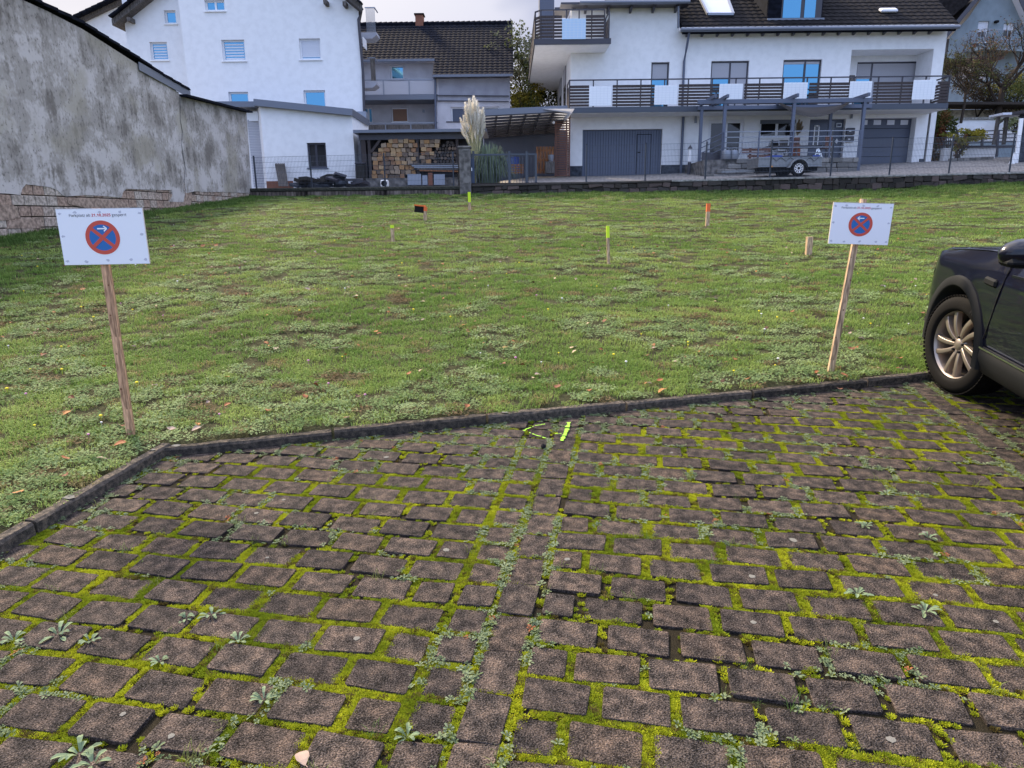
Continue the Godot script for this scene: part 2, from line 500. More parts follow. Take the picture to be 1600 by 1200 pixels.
func make_sky() -> PanoramaSkyMaterial:
	var w := 1024
	var h := 512
	var im := Image.create(w, h, false, Image.FORMAT_RGBF)
	var n := FastNoiseLite.new(); n.seed = 8; n.frequency = 0.9; n.fractal_octaves = 6; n.fractal_gain = 0.55
	var n2 := FastNoiseLite.new(); n2.seed = 9; n2.frequency = 0.5; n2.fractal_octaves = 5
	var sun := SUN_AT.normalized()
	for j in h:
		var el := PI * (0.5 - (j + 0.5) / h)
		for i in w:
			var az := TAU * (i + 0.5) / w            # the left edge of the picture lies straight ahead
			var d := Vector3(sin(az) * cos(el), sin(el), -cos(az) * cos(el))
			var c: Color
			var y := maxf(d.y, 0.0)
			var lift := lerpf(1.0, 3.4, smoothstep(0.24, 0.90, y))      # an overcast sky is brighter overhead
			var blue := Color(0.475, 0.60, 0.90).lerp(Color(0.34, 0.48, 0.85), smoothstep(0.0, 0.7, y))
			var q := Vector3(d.x, 0, d.z) / (y + 0.22) + Vector3(0, y * 1.5, 0)
			var cover := n.get_noise_3dv(q) * 0.8 + 0.75 * d.dot(Vector3(-0.20, 0.62, -0.76)) + 0.16
			var k := smoothstep(-0.06, 0.38, cover)
			var shade := smoothstep(-0.30, 0.30, n2.get_noise_3dv(q * 3.4 + Vector3(3.1, 0, 0)))
			var cloud := Color(0.20, 0.225, 0.325).lerp(Color(0.325, 0.337, 0.415), shade) * lift
			cloud = cloud.lerp(Color(0.60, 0.555, 0.52) * lift, 0.7 * smoothstep(0.66, 1.0, d.dot(sun)))
			c = blue.lerp(cloud, k)
			if d.y < 0.0: c = c.lerp(Color(0.16, 0.17, 0.15), smoothstep(0.0, 0.08, -d.y))
			im.set_pixel(i, j, c)
	var m := PanoramaSkyMaterial.new()
	m.panorama = tex(im)
	return m

# ---------------------------------------------------------------- paving
var stones := []                        # [polygon in (u, v), kind]
const KERB_A := Vector2(-2.785, 3.50)
const KERB_B := Vector2(2.313, 5.844)
func kerb_v(u: float) -> float: return KERB_A.y + (u - KERB_A.x) * (KERB_B.y - KERB_A.y) / (KERB_B.x - KERB_A.x)

func stone_mesh(poly: PackedVector2Array, h: float, bev: float, o: Vector2, sd: int) -> MB:   # in (u, up, -v) about o; corners knocked off
	var r := RandomNumberGenerator.new()
	r.seed = sd
	var pts := []
	for i in poly.size():
		var p := poly[i]
		var a := (poly[(i - 1 + poly.size()) % poly.size()] - p)
		var b := (poly[(i + 1) % poly.size()] - p)
		var ka := minf(r.randf_range(0.004, 0.011), a.length() * 0.4)
		var kb := minf(r.randf_range(0.004, 0.011), b.length() * 0.4)
		pts.append(p + a.normalized() * ka - o)
		pts.append(p + b.normalized() * kb - o)
	var cen := Vector2.ZERO
	for p in pts: cen += p / pts.size()
	var m := MB.new()
	var rings := [[], [], []]
	for p in pts:
		var inn: Vector2 = p + (cen - p).normalized() * bev
		rings[0].append(m.vert(Vector3(p.x, -h, -p.y)))
		rings[1].append(m.vert(Vector3(p.x, -bev * 0.7 + r.randf_range(-0.001, 0.001), -p.y)))
		rings[2].append(m.vert(Vector3(inn.x, 0, -inn.y)))
	var n := pts.size()
	for k in 2:
		for i in n:
			var q := [rings[k][i], rings[k][(i + 1) % n], rings[k + 1][(i + 1) % n], rings[k + 1][i]]
			for j in [0, 1, 2, 0, 2, 3]: m.ix.append(q[j])
	var c := m.vert(Vector3(cen.x, 0.0008, -cen.y))
	for i in n:
		m.ix.append(c); m.ix.append(rings[2][i]); m.ix.append(rings[2][(i + 1) % n])
	return m

func lay_row(u0: float, u1: float, v0: float, v1: float, widths: Array) -> void:   # from u0 towards u1, gap included, last stone cut
	var s := signf(u1 - u0)
	var u := u0
	var i := 0
	while (u1 - u) * s > 0.05:
		var w: float = widths[mini(i, widths.size() - 1)] + rng.randf_range(-0.006, 0.006)
		var e := u + s * minf(w, (u1 - u) * s)
		add_stone(minf(u, e), v0, maxf(u, e), v1)
		u = e + s * rng.randf_range(0.031, 0.043)
		i += 1

func add_stone(a: float, v0: float, b: float, v1: float) -> void:
	var j := func() -> float: return rng.randf_range(-0.004, 0.004)
	var sk := rng.randf_range(-0.007, 0.007)
	var poly := PackedVector2Array([Vector2(a + j.call(), v0 + j.call() + sk), Vector2(b + j.call(), v0 + j.call() - sk), Vector2(b + j.call(), v1 + j.call() - sk), Vector2(a + j.call(), v1 + j.call() + sk)])
	var lim := PackedVector2Array([Vector2(-2.745, -2), Vector2(9, -2), Vector2(9, kerb_v(9) - 0.055), Vector2(-2.745, kerb_v(-2.745) - 0.055)])
	for p in Geometry2D.intersect_polygons(poly, lim):
		var ar := 0.0
		for i in p.size(): ar += p[i].cross(p[(i + 1) % p.size()]) / 2
		if absf(ar) > 0.003: stones.append(p)

func build_paving() -> void:
	var P := Node3D.new()
	P.name = "parking_area"
	add_child(P)
	P.transform = pave
	structure(P)
	# rows between the two bay lines, left of the first and right of the second
	var pitch := 0.1635
	var k := 0
	var v := 0.84
	while v < 7.6:
		var v1 := v + 0.134
		var odd := k % 2 == 1
		var sl := rng.randf_range(-0.003, 0.003)
		if v < 6.2: lay_row(-0.318, 2.06, v + sl, v1 + sl, [0.122, 0.2145] if odd else [0.2145])
		if v < 4.8:
			add_stone(-0.650, v + 0.01, -0.517, v1 + 0.01)
			lay_row(-0.690, -2.75, v + sl, v1 + sl, [0.136, 0.2145] if odd else [0.2145])
		if v > 2.4: lay_row(2.27, 5.4, v + sl, v1 + sl, [0.122, 0.2145] if odd else [0.2145])
		v += pitch
		k += 1
	for c in [[-0.418, 4.6], [2.165, 6.0]]:
		v = 0.845
		while v < c[1]:
			add_stone(c[0] - 0.068, v, c[0] + 0.068, v + 0.198)
			v += 0.2065
	# those that show largest are parts; the rest are joined
	var order := []
	for i in stones.size():
		var c := Vector2.ZERO
		for p in stones[i]: c += p / stones[i].size()
		var w := uvw(c.x, c.y)
		var s := seen(w)
		var inside := s.x > -60 and s.x < 1660 and s.y < 1260
		order.append([(0.0 if inside else 100.0) + w.distance_to(EYE), i, c])
	order.sort_custom(func(x, y): return x[0] < y[0])
	var rest := []
	for q in 6: rest.append(MB.new())
	var far := MB.new()
	for n in order.size():
		var poly: PackedVector2Array = stones[order[n][1]]
		var c: Vector2 = order[n][2]
		var mi: int = rng.randi() % 6
		var t := Transform3D(Basis.from_euler(Vector3(rng.randf_range(-0.016, 0.016), 0, rng.randf_range(-0.013, 0.013))), Vector3(c.x, 0.0005 + rng.randf_range(-0.0035, 0.004), -c.y))
		if c.y > 0 and c.x < -1.4 and rng.randf() < 0.5: t.origin.y += 0.003
		var m := stone_mesh(poly, 0.06, 0.0028, c, n)
		if n < 300:
			place(P, "paver", m.mesh(), M.pavers[mi], t)
			# pale round lichens on a few stones
			if rng.randf() < 0.045 and poly.size() == 4:
				var lm := MB.new()
				var rr := rng.randf_range(0.008, 0.020)
				var o := Vector3(rng.randf_range(-0.05, 0.05), 0.0022, rng.randf_range(-0.03, 0.03))
				var ring := []
				for q in 12: ring.append(o + Vector3(cos(TAU * q / 12), 0, sin(TAU * q / 12)) * rr * rng.randf_range(0.75, 1.1))
				for q in 12: lm.tri(o + Vector3(0, 0.0006, 0), ring[q], ring[(q + 1) % 12])
				place(P.get_child(P.get_child_count() - 1), "lichen", lm.mesh(), M.lichen, Transform3D())
		else:
			var s := far.v.size()
			var dst: MB = rest[mi]
			s = dst.v.size()
			for p in m.v: dst.v.append(t * p)
			for q in m.ix: dst.ix.append(s + q)
	for q in 6:
		if rest[q].v.size():
			var o := place(P, "paver_field", rest[q].mesh(), M.pavers[q], Transform3D())
			o.set_meta("kind", "stuff")
	var bed := MB.new()
	bed.quad(Vector3(-2.79, -0.009, 3), Vector3(9, -0.009, 3), Vector3(9, -0.009, -kerb_v(9)), Vector3(-2.79, -0.009, -kerb_v(-2.79)))
	place(P, "joint_bed", bed.mesh(), M.joint_soil, Transform3D())
	# kerb: edging stones a metre long
	var K := Node3D.new()
	K.name = "kerb"
	add_child(K)
	K.transform = pave
	structure(K)
	var dir := (KERB_B - KERB_A).normalized()
	var nrm := Vector2(-dir.y, dir.x)
	for i in 9:
		var a := KERB_A + dir * (i * 1.0 + (0.01 if i else -0.02)) + nrm * rng.randf_range(-0.008, 0.008)
		var b := KERB_A + dir * (i * 1.0 + 0.992) + nrm * rng.randf_range(-0.008, 0.008)
		kerb_stone(K, a, b, 0.056 + rng.randf_range(-0.006, 0.006))
	for i in 5:
		var a := Vector2(KERB_A.x - 0.002 * i, KERB_A.y + 0.045 - i * 1.0 - 0.008) + Vector2(rng.randf_range(-0.006, 0.006), 0)
		var b := Vector2(KERB_A.x - 0.002 * i, KERB_A.y + 0.045 - i * 1.0 - 0.992) + Vector2(rng.randf_range(-0.006, 0.006), 0)
		kerb_stone(K, a, b, 0.056 + rng.randf_range(-0.006, 0.006))
	build_joint_plants()

func kerb_stone(K: Node3D, a: Vector2, b: Vector2, h: float) -> void:
	var m := MB.new()
	var d := (b - a).normalized()
	var n := Vector2(-d.y, d.x)
	var rows := []
	for i in 13:
		var c := a.lerp(b, i / 12.0)
		var w := 0.036
		var row := []
		for q in [[-w, -0.10], [-w, h - 0.013], [-w + 0.011, h], [w - 0.011, h], [w, h - 0.013], [w, -0.1]]:
			var e := 0.0 if q[1] < 0 else 1.0
			var p: Vector2 = c + n * (q[0] + rng.randf_range(-0.003, 0.003) * e)
			row.append(Vector3(p.x, q[1] + rng.randf_range(-0.0035, 0.0035) * e, -p.y))
		rows.append(row)
	m.grid(rows)
	for e in [0, 12]:
		m.quad(rows[e][0], rows[e][1], rows[e][4], rows[e][5])
		m.quad(rows[e][1], rows[e][2], rows[e][3], rows[e][4])
	var o := place(K, "kerb_stone", m.mesh(), M.kerb if rng.randf() < 0.7 else M.kerb_dark, Transform3D())
	for q in 2:
		if rng.randf() < 0.4:
			var lm := MB.new()
			var c := a.lerp(b, rng.randf_range(0.1, 0.9))
			var rr := rng.randf_range(0.012, 0.032)
			var ring := []
			for k in 12: ring.append(Vector3(c.x, h + 0.005, -c.y) + Vector3(cos(TAU * k / 12) * rr * 1.1, 0, sin(TAU * k / 12) * rr * 0.8) * rng.randf_range(0.7, 1.1))
			for k in 12: lm.tri(Vector3(c.x, h + 0.006, -c.y), ring[k], ring[(k + 1) % 12])
			place(o, "lichen", lm.mesh(), M.lichen, Transform3D())

func moss_mesh(sd: int) -> ArrayMesh:                       # a cushion of tiny shoots, about 3 cm across
	var r := RandomNumberGenerator.new(); r.seed = sd
	var m := MB.new()
	for i in 46:
		var a := r.randf() * TAU
		var q := sqrt(r.randf()) * 0.014
		var base := Vector3(cos(a) * q, -0.004, sin(a) * q)
		var hgt := (0.011 - 0.30 * q) * r.randf_range(0.7, 1.25)
		var lean := Vector3(cos(a), 0, sin(a)) * q * 0.5 + Vector3(r.randf_range(-1, 1), 0, r.randf_range(-1, 1)) * 0.004
		var side := Vector3(cos(a + 1.6), 0, sin(a + 1.6)) * r.randf_range(0.0022, 0.0038)
		var k := r.randf_range(0.72, 1.2)
		var c := Color(k, k, k)
		for p in [base - side, base + side, base + lean + Vector3(0, hgt, 0)]:
			m.v.append(p); m.ix.append(m.v.size() - 1); m.cl.append(c)
		for p in [base - side.rotated(Vector3.UP, 1.4), base + side.rotated(Vector3.UP, 1.4), base + lean + Vector3(0, hgt * 0.9, 0)]:
			m.v.append(p); m.ix.append(m.v.size() - 1); m.cl.append(c * 0.92)
	return m.mesh()

func rosette(sd: int, n: int, l: float, w: float, lift: float) -> ArrayMesh:   # flat rosette of oval leaves
	var r := RandomNumberGenerator.new(); r.seed = sd
	var m := MB.new()
	for i in n:
		var a := TAU * i / n + r.randf_range(-0.4, 0.4)
		var d := Vector3(cos(a), 0, sin(a))
		var s := Vector3(-sin(a), 0, cos(a))
		var ll := l * r.randf_range(0.6, 1.15)
		var up := lift * r.randf_range(0.4, 1.4)
		var k := r.randf_range(0.75, 1.15)
		var st := m.v.size()
		for q in [[0.08, 0.12], [0.45, 0.6], [0.75, 1.0], [0.94, 0.6], [1.0, 0.05]]:
			var hh: float = up * sin(q[0] * 2.1)
			var ww: float = w * 0.5 * q[1]
			m.v.append(d * ll * q[0] + s * ww + Vector3(0, hh + ww * 0.35, 0)); m.v.append(d * ll * q[0] + Vector3(0, hh, 0)); m.v.append(d * ll * q[0] - s * ww + Vector3(0, hh + ww * 0.35, 0))
			for z in 3: m.cl.append(Color(k, k, k) * (0.9 if z == 1 else 1.0))
		for z in 4:
			for e in 2:
				var b := st + z * 3 + e
				for j in [b, b + 1, b + 4, b, b + 4, b + 3]: m.ix.append(j)
	return m.mesh()

func build_joint_plants() -> void:
	# cells of one centimetre that no stone covers
	var U0 := -2.76
	var V0 := 0.95
	var nu := 830
	var nv := 640
	var taken := PackedByteArray()
	taken.resize(nu * nv)
	for poly in stones:
		var lo: Vector2 = poly[0]
		var hi: Vector2 = poly[0]
		for p in poly:
			lo = lo.min(p); hi = hi.max(p)
		var plain: bool = poly.size() == 4
		for j in range(maxi(0, int((lo.y - V0) * 100) + 1), mini(nv, int((hi.y - V0) * 100))):
			for i in range(maxi(0, int((lo.x - U0) * 100) + 1), mini(nu, int((hi.x - U0) * 100))):
				if plain or Geometry2D.is_point_in_polygon(Vector2(U0 + (i + 0.5) / 100, V0 + (j + 0.5) / 100), poly): taken[j * nu + i] = 1
	var nm := FastNoiseLite.new(); nm.seed = 51; nm.frequency = 1.1; nm.fractal_octaves = 3
	var nw := FastNoiseLite.new(); nw.seed = 52; nw.frequency = 1.7; nw.fractal_octaves = 3
	var nh := FastNoiseLite.new(); nh.seed = 53; nh.frequency = 9.0; nh.fractal_octaves = 2
	var mt := [[], [], []]
	var mc := [[], [], []]
	var wt := [[], [], []]
	var wc := [[], [], []]
	var gt := []
	var gc := []
	for j in nv:
		var v := V0 + (j + 0.5) / 100
		for i in nu:
			if taken[j * nu + i]: continue
			var u := U0 + (i + 0.5) / 100
			var kv := kerb_v(u) - 0.05
			if v > kv: continue
			var w := uvw(u, v)
			var s := seen(w)
			if s.x < -420 or s.x > 2020 or s.y > 1600: continue
			var near_kerb := smoothstep(0.55, 0.05, minf((kv - v) * 0.9, (u + 2.76) * 1.6))
			var col := smoothstep(0.10, 0.03, absf(absf(u + 0.418) - 0.085)) + smoothstep(0.10, 0.03, absf(absf(u - 2.165) - 0.085))
			var weedy := nw.get_noise_2d(u, v) + 0.42 * near_kerb + 0.36 * col + 0.18 * smoothstep(3.0, 4.2, v) - 0.05
			var bare := nh.get_noise_2d(u, v)
			var mossy := 0.62 + nm.get_noise_2d(u, v) * 1.3 - 0.45 * near_kerb
			if bare > 0.40 + 0.3 * mossy and rng.randf() < 0.85: continue
			if rng.randf() < clampf(mossy, 0.06, 0.97):
				var k: int = rng.randi() % 3
				var sc := rng.randf_range(0.6, 1.0)
				mt[k].append(pave * Transform3D(Basis(Vector3.UP, rng.randf() * TAU).scaled(Vector3(sc, sc * rng.randf_range(0.6, 1.15), sc)), Vector3(u, -0.0030 + rng.randf_range(-0.003, 0.002), -v)))
				var g := clampf(0.5 + nm.get_noise_2d(u * 2.3 + 40, v * 2.3) + rng.randf_range(-0.2, 0.2), 0.0, 1.0)
				mc[k].append(Color(0.195, 0.255, 0.018).lerp(Color(0.47, 0.49, 0.030), g) if rng.randf() > 0.16 else Color(0.14, 0.11, 0.035) * rng.randf_range(0.6, 1.4))
			if rng.randf() < smoothstep(0.06, 0.60, weedy) * 0.30:
				var k: int = rng.randi() % 3
				var sc := rng.randf_range(0.5, 1.25)
				wt[k].append(pave * Transform3D(Basis.from_euler(Vector3(rng.randf_range(-0.3, 0.3), rng.randf() * TAU, rng.randf_range(-0.3, 0.3))).scaled(Vector3.ONE * sc), Vector3(u, -0.006 + rng.randf_range(0, 0.008), -v)))
				var g := rng.randf()
				wc[k].append(Color(0.110, 0.155, 0.070).lerp(Color(0.220, 0.265, 0.155), g) if rng.randf() > 0.012 else Color(0.30, 0.12, 0.06))
			elif rng.randf() < 0.0035:
				gt.append(pave * Transform3D(Basis(Vector3.UP, rng.randf() * TAU).scaled(Vector3.ONE * rng.randf_range(0.25, 0.6)), Vector3(u, -0.012, -v)))
				gc.append(Color(0.10, 0.17, 0.045).lerp(Color(0.20, 0.22, 0.07), rng.randf()))
	var mo := Node3D.new()
	mo.name = "moss"
	add_child(mo)
	tag(mo, "yellow green moss cushions filling the joints between pavers", "moss", "", "stuff")
	for k in 3: scatter(mo, "moss_cushions", moss_mesh(80 + k), M.moss, mt[k], mc[k])
	var we := Node3D.new()
	we.name = "joint_weeds"
	add_child(we)
	tag(we, "small grey green weeds growing in the paving joints", "weeds", "", "stuff")
	for k in 3: scatter(we, "weed_rosettes", rosette(90 + k, 6 + k, 0.0185, 0.0072, 0.006), M.leafy, wt[k], wc[k])
	scatter(we, "joint_grass", tuft_mesh(7, 26, 0.05, 0.10, 0.004, 1.0), M.leafy, gt, gc)
	# the larger rosettes that can be told apart
	var big := [[22, 1000, 1.5], [92, 993, 1.7], [141, 1003, 1.2], [331, 962, 1.3], [372, 1001, 1.2], [290, 966, 1.1], [124, 1178, 1.7], [145, 1194, 1.5], [412, 1094, 1.2], [636, 1150, 1.2], [1340, 928, 1.5], [1446, 955, 1.4], [250, 1033, 1.1], [1352, 822, 1.2], [1450, 840, 1.2], [746, 662, 1.2], [1385, 772, 1.2]]
	for i in big.size():
		var p := on_pave(big[i][0], big[i][1])
		var o := place(self, "weed_plant", rosette(300 + i, 9, 0.036, 0.010, 0.014), M.weed_one if M.has("weed_one") else weed_one(), Transform3D(pave.basis * Basis(Vector3.UP, i * 1.3).scaled(Vector3.ONE * big[i][2]), p + pave.basis.y * -0.006))
		tag(o, "rosette of long pale green leaves rooted in a paving joint", "weed", "leaf rosettes in the paving joints")
func weed_one() -> Material:
	M.weed_one = mat(Color(0.165, 0.225, 0.125), 0.7, {"vc": true, "back": 0.3, "spec": 0.3})
	return M.weed_one
func on_pave(px: float, py: float) -> Vector3:
	var r := ray(px, py)
	var n := pave.basis.y
	return EYE + r * (n.dot(-EYE) / n.dot(r))

func tuft_mesh(sd: int, n: int, rad: float, len_: float, w: float, lean: float) -> ArrayMesh:   # grass blades round a root patch
	var r := RandomNumberGenerator.new(); r.seed = sd
	var m := MB.new()
	for i in n:
		var a := r.randf() * TAU
		var q := sqrt(r.randf()) * rad
		var b := Vector3(cos(a) * q, -0.008, sin(a) * q)
		var e := r.randf() * TAU
		var d := Vector3(cos(e), 0, sin(e))
		var l := len_ * r.randf_range(0.5, 1.15)
		var s := Vector3(-sin(e), 0, cos(e)) * w * 0.5 * r.randf_range(0.7, 1.3)
		var k := r.randf_range(0.65, 1.25)
		var tilt := lean * r.randf_range(0.25, 1.0)
		var mid := b + Vector3(0, l * 0.55, 0) + d * l * 0.3 * tilt
		var tip := b + Vector3(0, l * (1.0 - 0.45 * tilt), 0) + d * l * 0.85 * tilt
		var st := m.v.size()
		for p in [b - s, b + s, mid + s * 0.8, mid - s * 0.8, tip]:
			m.v.append(p); m.cl.append(Color(k, k, k * 0.95))
		for j in [0, 1, 2, 0, 2, 3, 3, 2, 4]: m.ix.append(st + j)
	return m.mesh()

func clover_mesh(sd: int, n: int, rad: float, size: float) -> ArrayMesh:       # low three-lobed leaves on short stalks
	var r := RandomNumberGenerator.new(); r.seed = sd
	var m := MB.new()
	for i in n:
		var a := r.randf() * TAU
		var q := sqrt(r.randf()) * rad
		var c := Vector3(cos(a) * q, r.randf_range(0.006, 0.032), sin(a) * q)
		var t := Basis.from_euler(Vector3(r.randf_range(-0.6, 0.6), r.randf() * TAU, r.randf_range(-0.6, 0.6)))
		var k := r.randf_range(0.7, 1.25)
		for z in 3:
			var e := TAU * z / 3
			var st := m.v.size()
			var l := size * r.randf_range(0.7, 1.2)
			var d := Vector3(cos(e), 0.12, sin(e))
			var s := Vector3(-sin(e), 0, cos(e))
			for p in [Vector3.ZERO, d * l * 0.6 + s * l * 0.42, d * l, d * l * 0.6 - s * l * 0.42]:
				m.v.append(c + t * p); m.cl.append(Color(k, k, k))
			for j in [0, 1, 2, 0, 2, 3]: m.ix.append(st + j)
	return m.mesh()

# ---------------------------------------------------------------- lawn
func build_lawn() -> void:
	var m := MB.new()
	var rows := []
	for j in 121:
		var d := -6.0 + 32.3 * j / 120.0
		var row := []
		for i in 131:
			var x := -10.5 + 34.0 * i / 130.0
			# under the paving the sheet drops out of sight
			var l: Vector3 = pave.affine_inverse() * Vector3(x, PSLOPE * d, -d)
			var over: bool = l.x > KERB_A.x + 0.02 and -l.z < kerb_v(l.x) - 0.02
			row.append(Vector3(x, (PSLOPE * d - 0.12) if over else lawn_h(x, d) - 0.004, -d))
		rows.append(row)
	m.grid(rows)
	structure(part(self, "lawn", m, M.soil, true))
	var g := MB.new()
	g.quad(Vector3(-250, -0.35, 60), Vector3(250, -0.35, 60), Vector3(250, -0.35, -5), Vector3(-250, -0.35, -5))
	g.quad(Vector3(-250, -0.35, -5), Vector3(250, -0.35, -5), Vector3(250, 1.9, -28), Vector3(-250, 1.9, -28))
	g.quad(Vector3(-250, 1.9, -28), Vector3(250, 1.9, -28), Vector3(250, 7.0, -150), Vector3(-250, 7.0, -150))
	structure(part(self, "ground", g, M.soil))
	var n1 := FastNoiseLite.new(); n1.seed = 101; n1.frequency = 0.30; n1.fractal_octaves = 4
	var n2 := FastNoiseLite.new(); n2.seed = 102; n2.frequency = 0.8; n2.fractal_octaves = 3
	var n3 := FastNoiseLite.new(); n3.seed = 103; n3.frequency = 2.2; n3.fractal_octaves = 2
	var n4 := FastNoiseLite.new(); n4.seed = 104; n4.frequency = 4.0; n4.fractal_octaves = 2
	var ts := []
	var cs := []
	for q in 8:
		ts.append([]); cs.append([])
	var d := 0.6
	while d < BACK_D - 0.05:
		var step := lerpf(0.072, 0.24, clampf((d - 4.0) / 14.0, 0.0, 1.0))
		var xl := -9.45
		var xr := minf(0.86 * d + 2.6, 22.0)
		var x := maxf(xl, -0.86 * d - 2.6)
		while x < xr:
			var jx := x + rng.randf_range(-0.5, 0.5) * step
			var jd := d + rng.randf_range(-0.5, 0.5) * step
			x += step
			var l: Vector3 = pave.affine_inverse() * Vector3(jx, PSLOPE * jd, -jd)
			if l.x > KERB_A.x - 0.05 and -l.z < kerb_v(l.x) + 0.05: continue
			if jx < -9.36 or jd > BACK_D - 0.03: continue
			var a := n1.get_noise_2d(jx, jd)
			var b := n2.get_noise_2d(jx, jd)
			var c := n3.get_noise_2d(jx, jd)
			var poor := b + c * 0.8 < -0.70
			if poor and rng.randf() < 0.35: continue
			if n4.get_noise_2d(jx, jd) > 0.31 - b * 0.2: continue         # worm casts and small holes                     # bare soil
			var sc := step / 0.085 * 0.55 + 0.45
			sc = minf(sc, 1.9)
			var weedy := b * 0.9 + a * 0.5 + 0.10 * smoothstep(12.0, 4.0, jd)
			var shaded_lush := smoothstep(21.0, 24.5, jd) * (0.4 + 0.6 * smoothstep(-2.0, 10.0, jx)) + smoothstep(-7.6, -9.2, jx) * smoothstep(8.0, 14.0, jd)  # taller grass along the walls, whose shade is put into its colour
			var kind := 0
			if poor: kind = 2 + rng.randi() % 2
			elif shaded_lush > 0.45 + c * 0.5: kind = 4
			elif weedy > 0.12 and rng.randf() < 0.75: kind = 2 + rng.randi() % 2
			else: kind = rng.randi() % 2
			var basis := Basis(Vector3.UP, rng.randf() * TAU).scaled(Vector3(sc, rng.randf_range(0.75, 1.25) * minf(sc, 1.25), sc))
			ts[kind].append(Transform3D(basis, Vector3(jx, lawn_h(jx, jd), -jd)))
			var col := Color(0.165, 0.205, 0.042)
			if kind < 2:
				col = Color(0.155, 0.255, 0.054).lerp(Color(0.305, 0.390, 0.110), clampf(0.45 + a * 1.0 + c * 0.5 + rng.randf_range(-0.15, 0.15), 0, 1))
				if rng.randf() < 0.05: col = Color(0.30, 0.25, 0.11)
			elif kind < 4:
				col = Color(0.152, 0.230, 0.078).lerp(Color(0.280, 0.355, 0.158), clampf(0.4 + c * 0.9 + rng.randf_range(-0.3, 0.3), 0, 1))
				if rng.randf() < (0.55 if poor else 0.08): col = Color(0.17, 0.12, 0.06) * rng.randf_range(0.5, 1.3)
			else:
				col = Color(0.070, 0.135, 0.032).lerp(Color(0.135, 0.205, 0.055), rng.randf())  # darker green carries the shade of the walls
			cs[kind].append(col)
		d += step
	var gr := Node3D.new()
	gr.name = "grass"
	add_child(gr)
	tag(gr, "short patchy grass and clover covering the sloping lawn", "grass", "", "stuff")
	scatter(gr, "grass_patch", tuft_mesh(201, 80, 0.085, 0.040, 0.0048, 1.2), M.leafy, ts[0], cs[0])
	scatter(gr, "grass_patch", tuft_mesh(202, 70, 0.085, 0.050, 0.0042, 1.4), M.leafy, ts[1], cs[1])
	scatter(gr, "clover_patch", clover_mesh(203, 80, 0.085, 0.0085), M.leafy, ts[2], cs[2])
	scatter(gr, "clover_patch", clover_mesh(204, 60, 0.085, 0.011), M.leafy, ts[3], cs[3])
	scatter(gr, "shaded_lush_grass", tuft_mesh(205, 60, 0.10, 0.085, 0.0062, 0.9), M.leafy, ts[4], cs[4])

func leaf_mesh(sd: int) -> ArrayMesh:                       # one dry, curled leaf 6 cm long
	var r := RandomNumberGenerator.new(); r.seed = sd
	var rows := []
	var curl := r.randf_range(6.0, 16.0)
	var bend := r.randf_range(-6.0, 8.0)
	for i in 7:
		var t := i / 6.0
		var w := 0.021 * sin(pow(t, 0.8) * PI) * r.randf_range(0.85, 1.1) + 0.0012
		var row := []
		for k in [-1.0, -0.5, 0.0, 0.5, 1.0]:
			var x: float = k * w
			row.append(Vector3(x, 0.004 + curl * x * x + bend * (t - 0.5) * (t - 0.5) * 0.004 + r.randf_range(0, 0.0015), (t - 0.5) * 0.06))
		rows.append(row)
	var m := MB.new()
	m.grid(rows)
	m.bar(Vector3(0, 0.004, 0.028), Vector3(0.004, 0.007, 0.048), 0.0014, 0.0014)
	for i in m.v.size(): m.cl.append(Color.WHITE)
	return m.mesh()

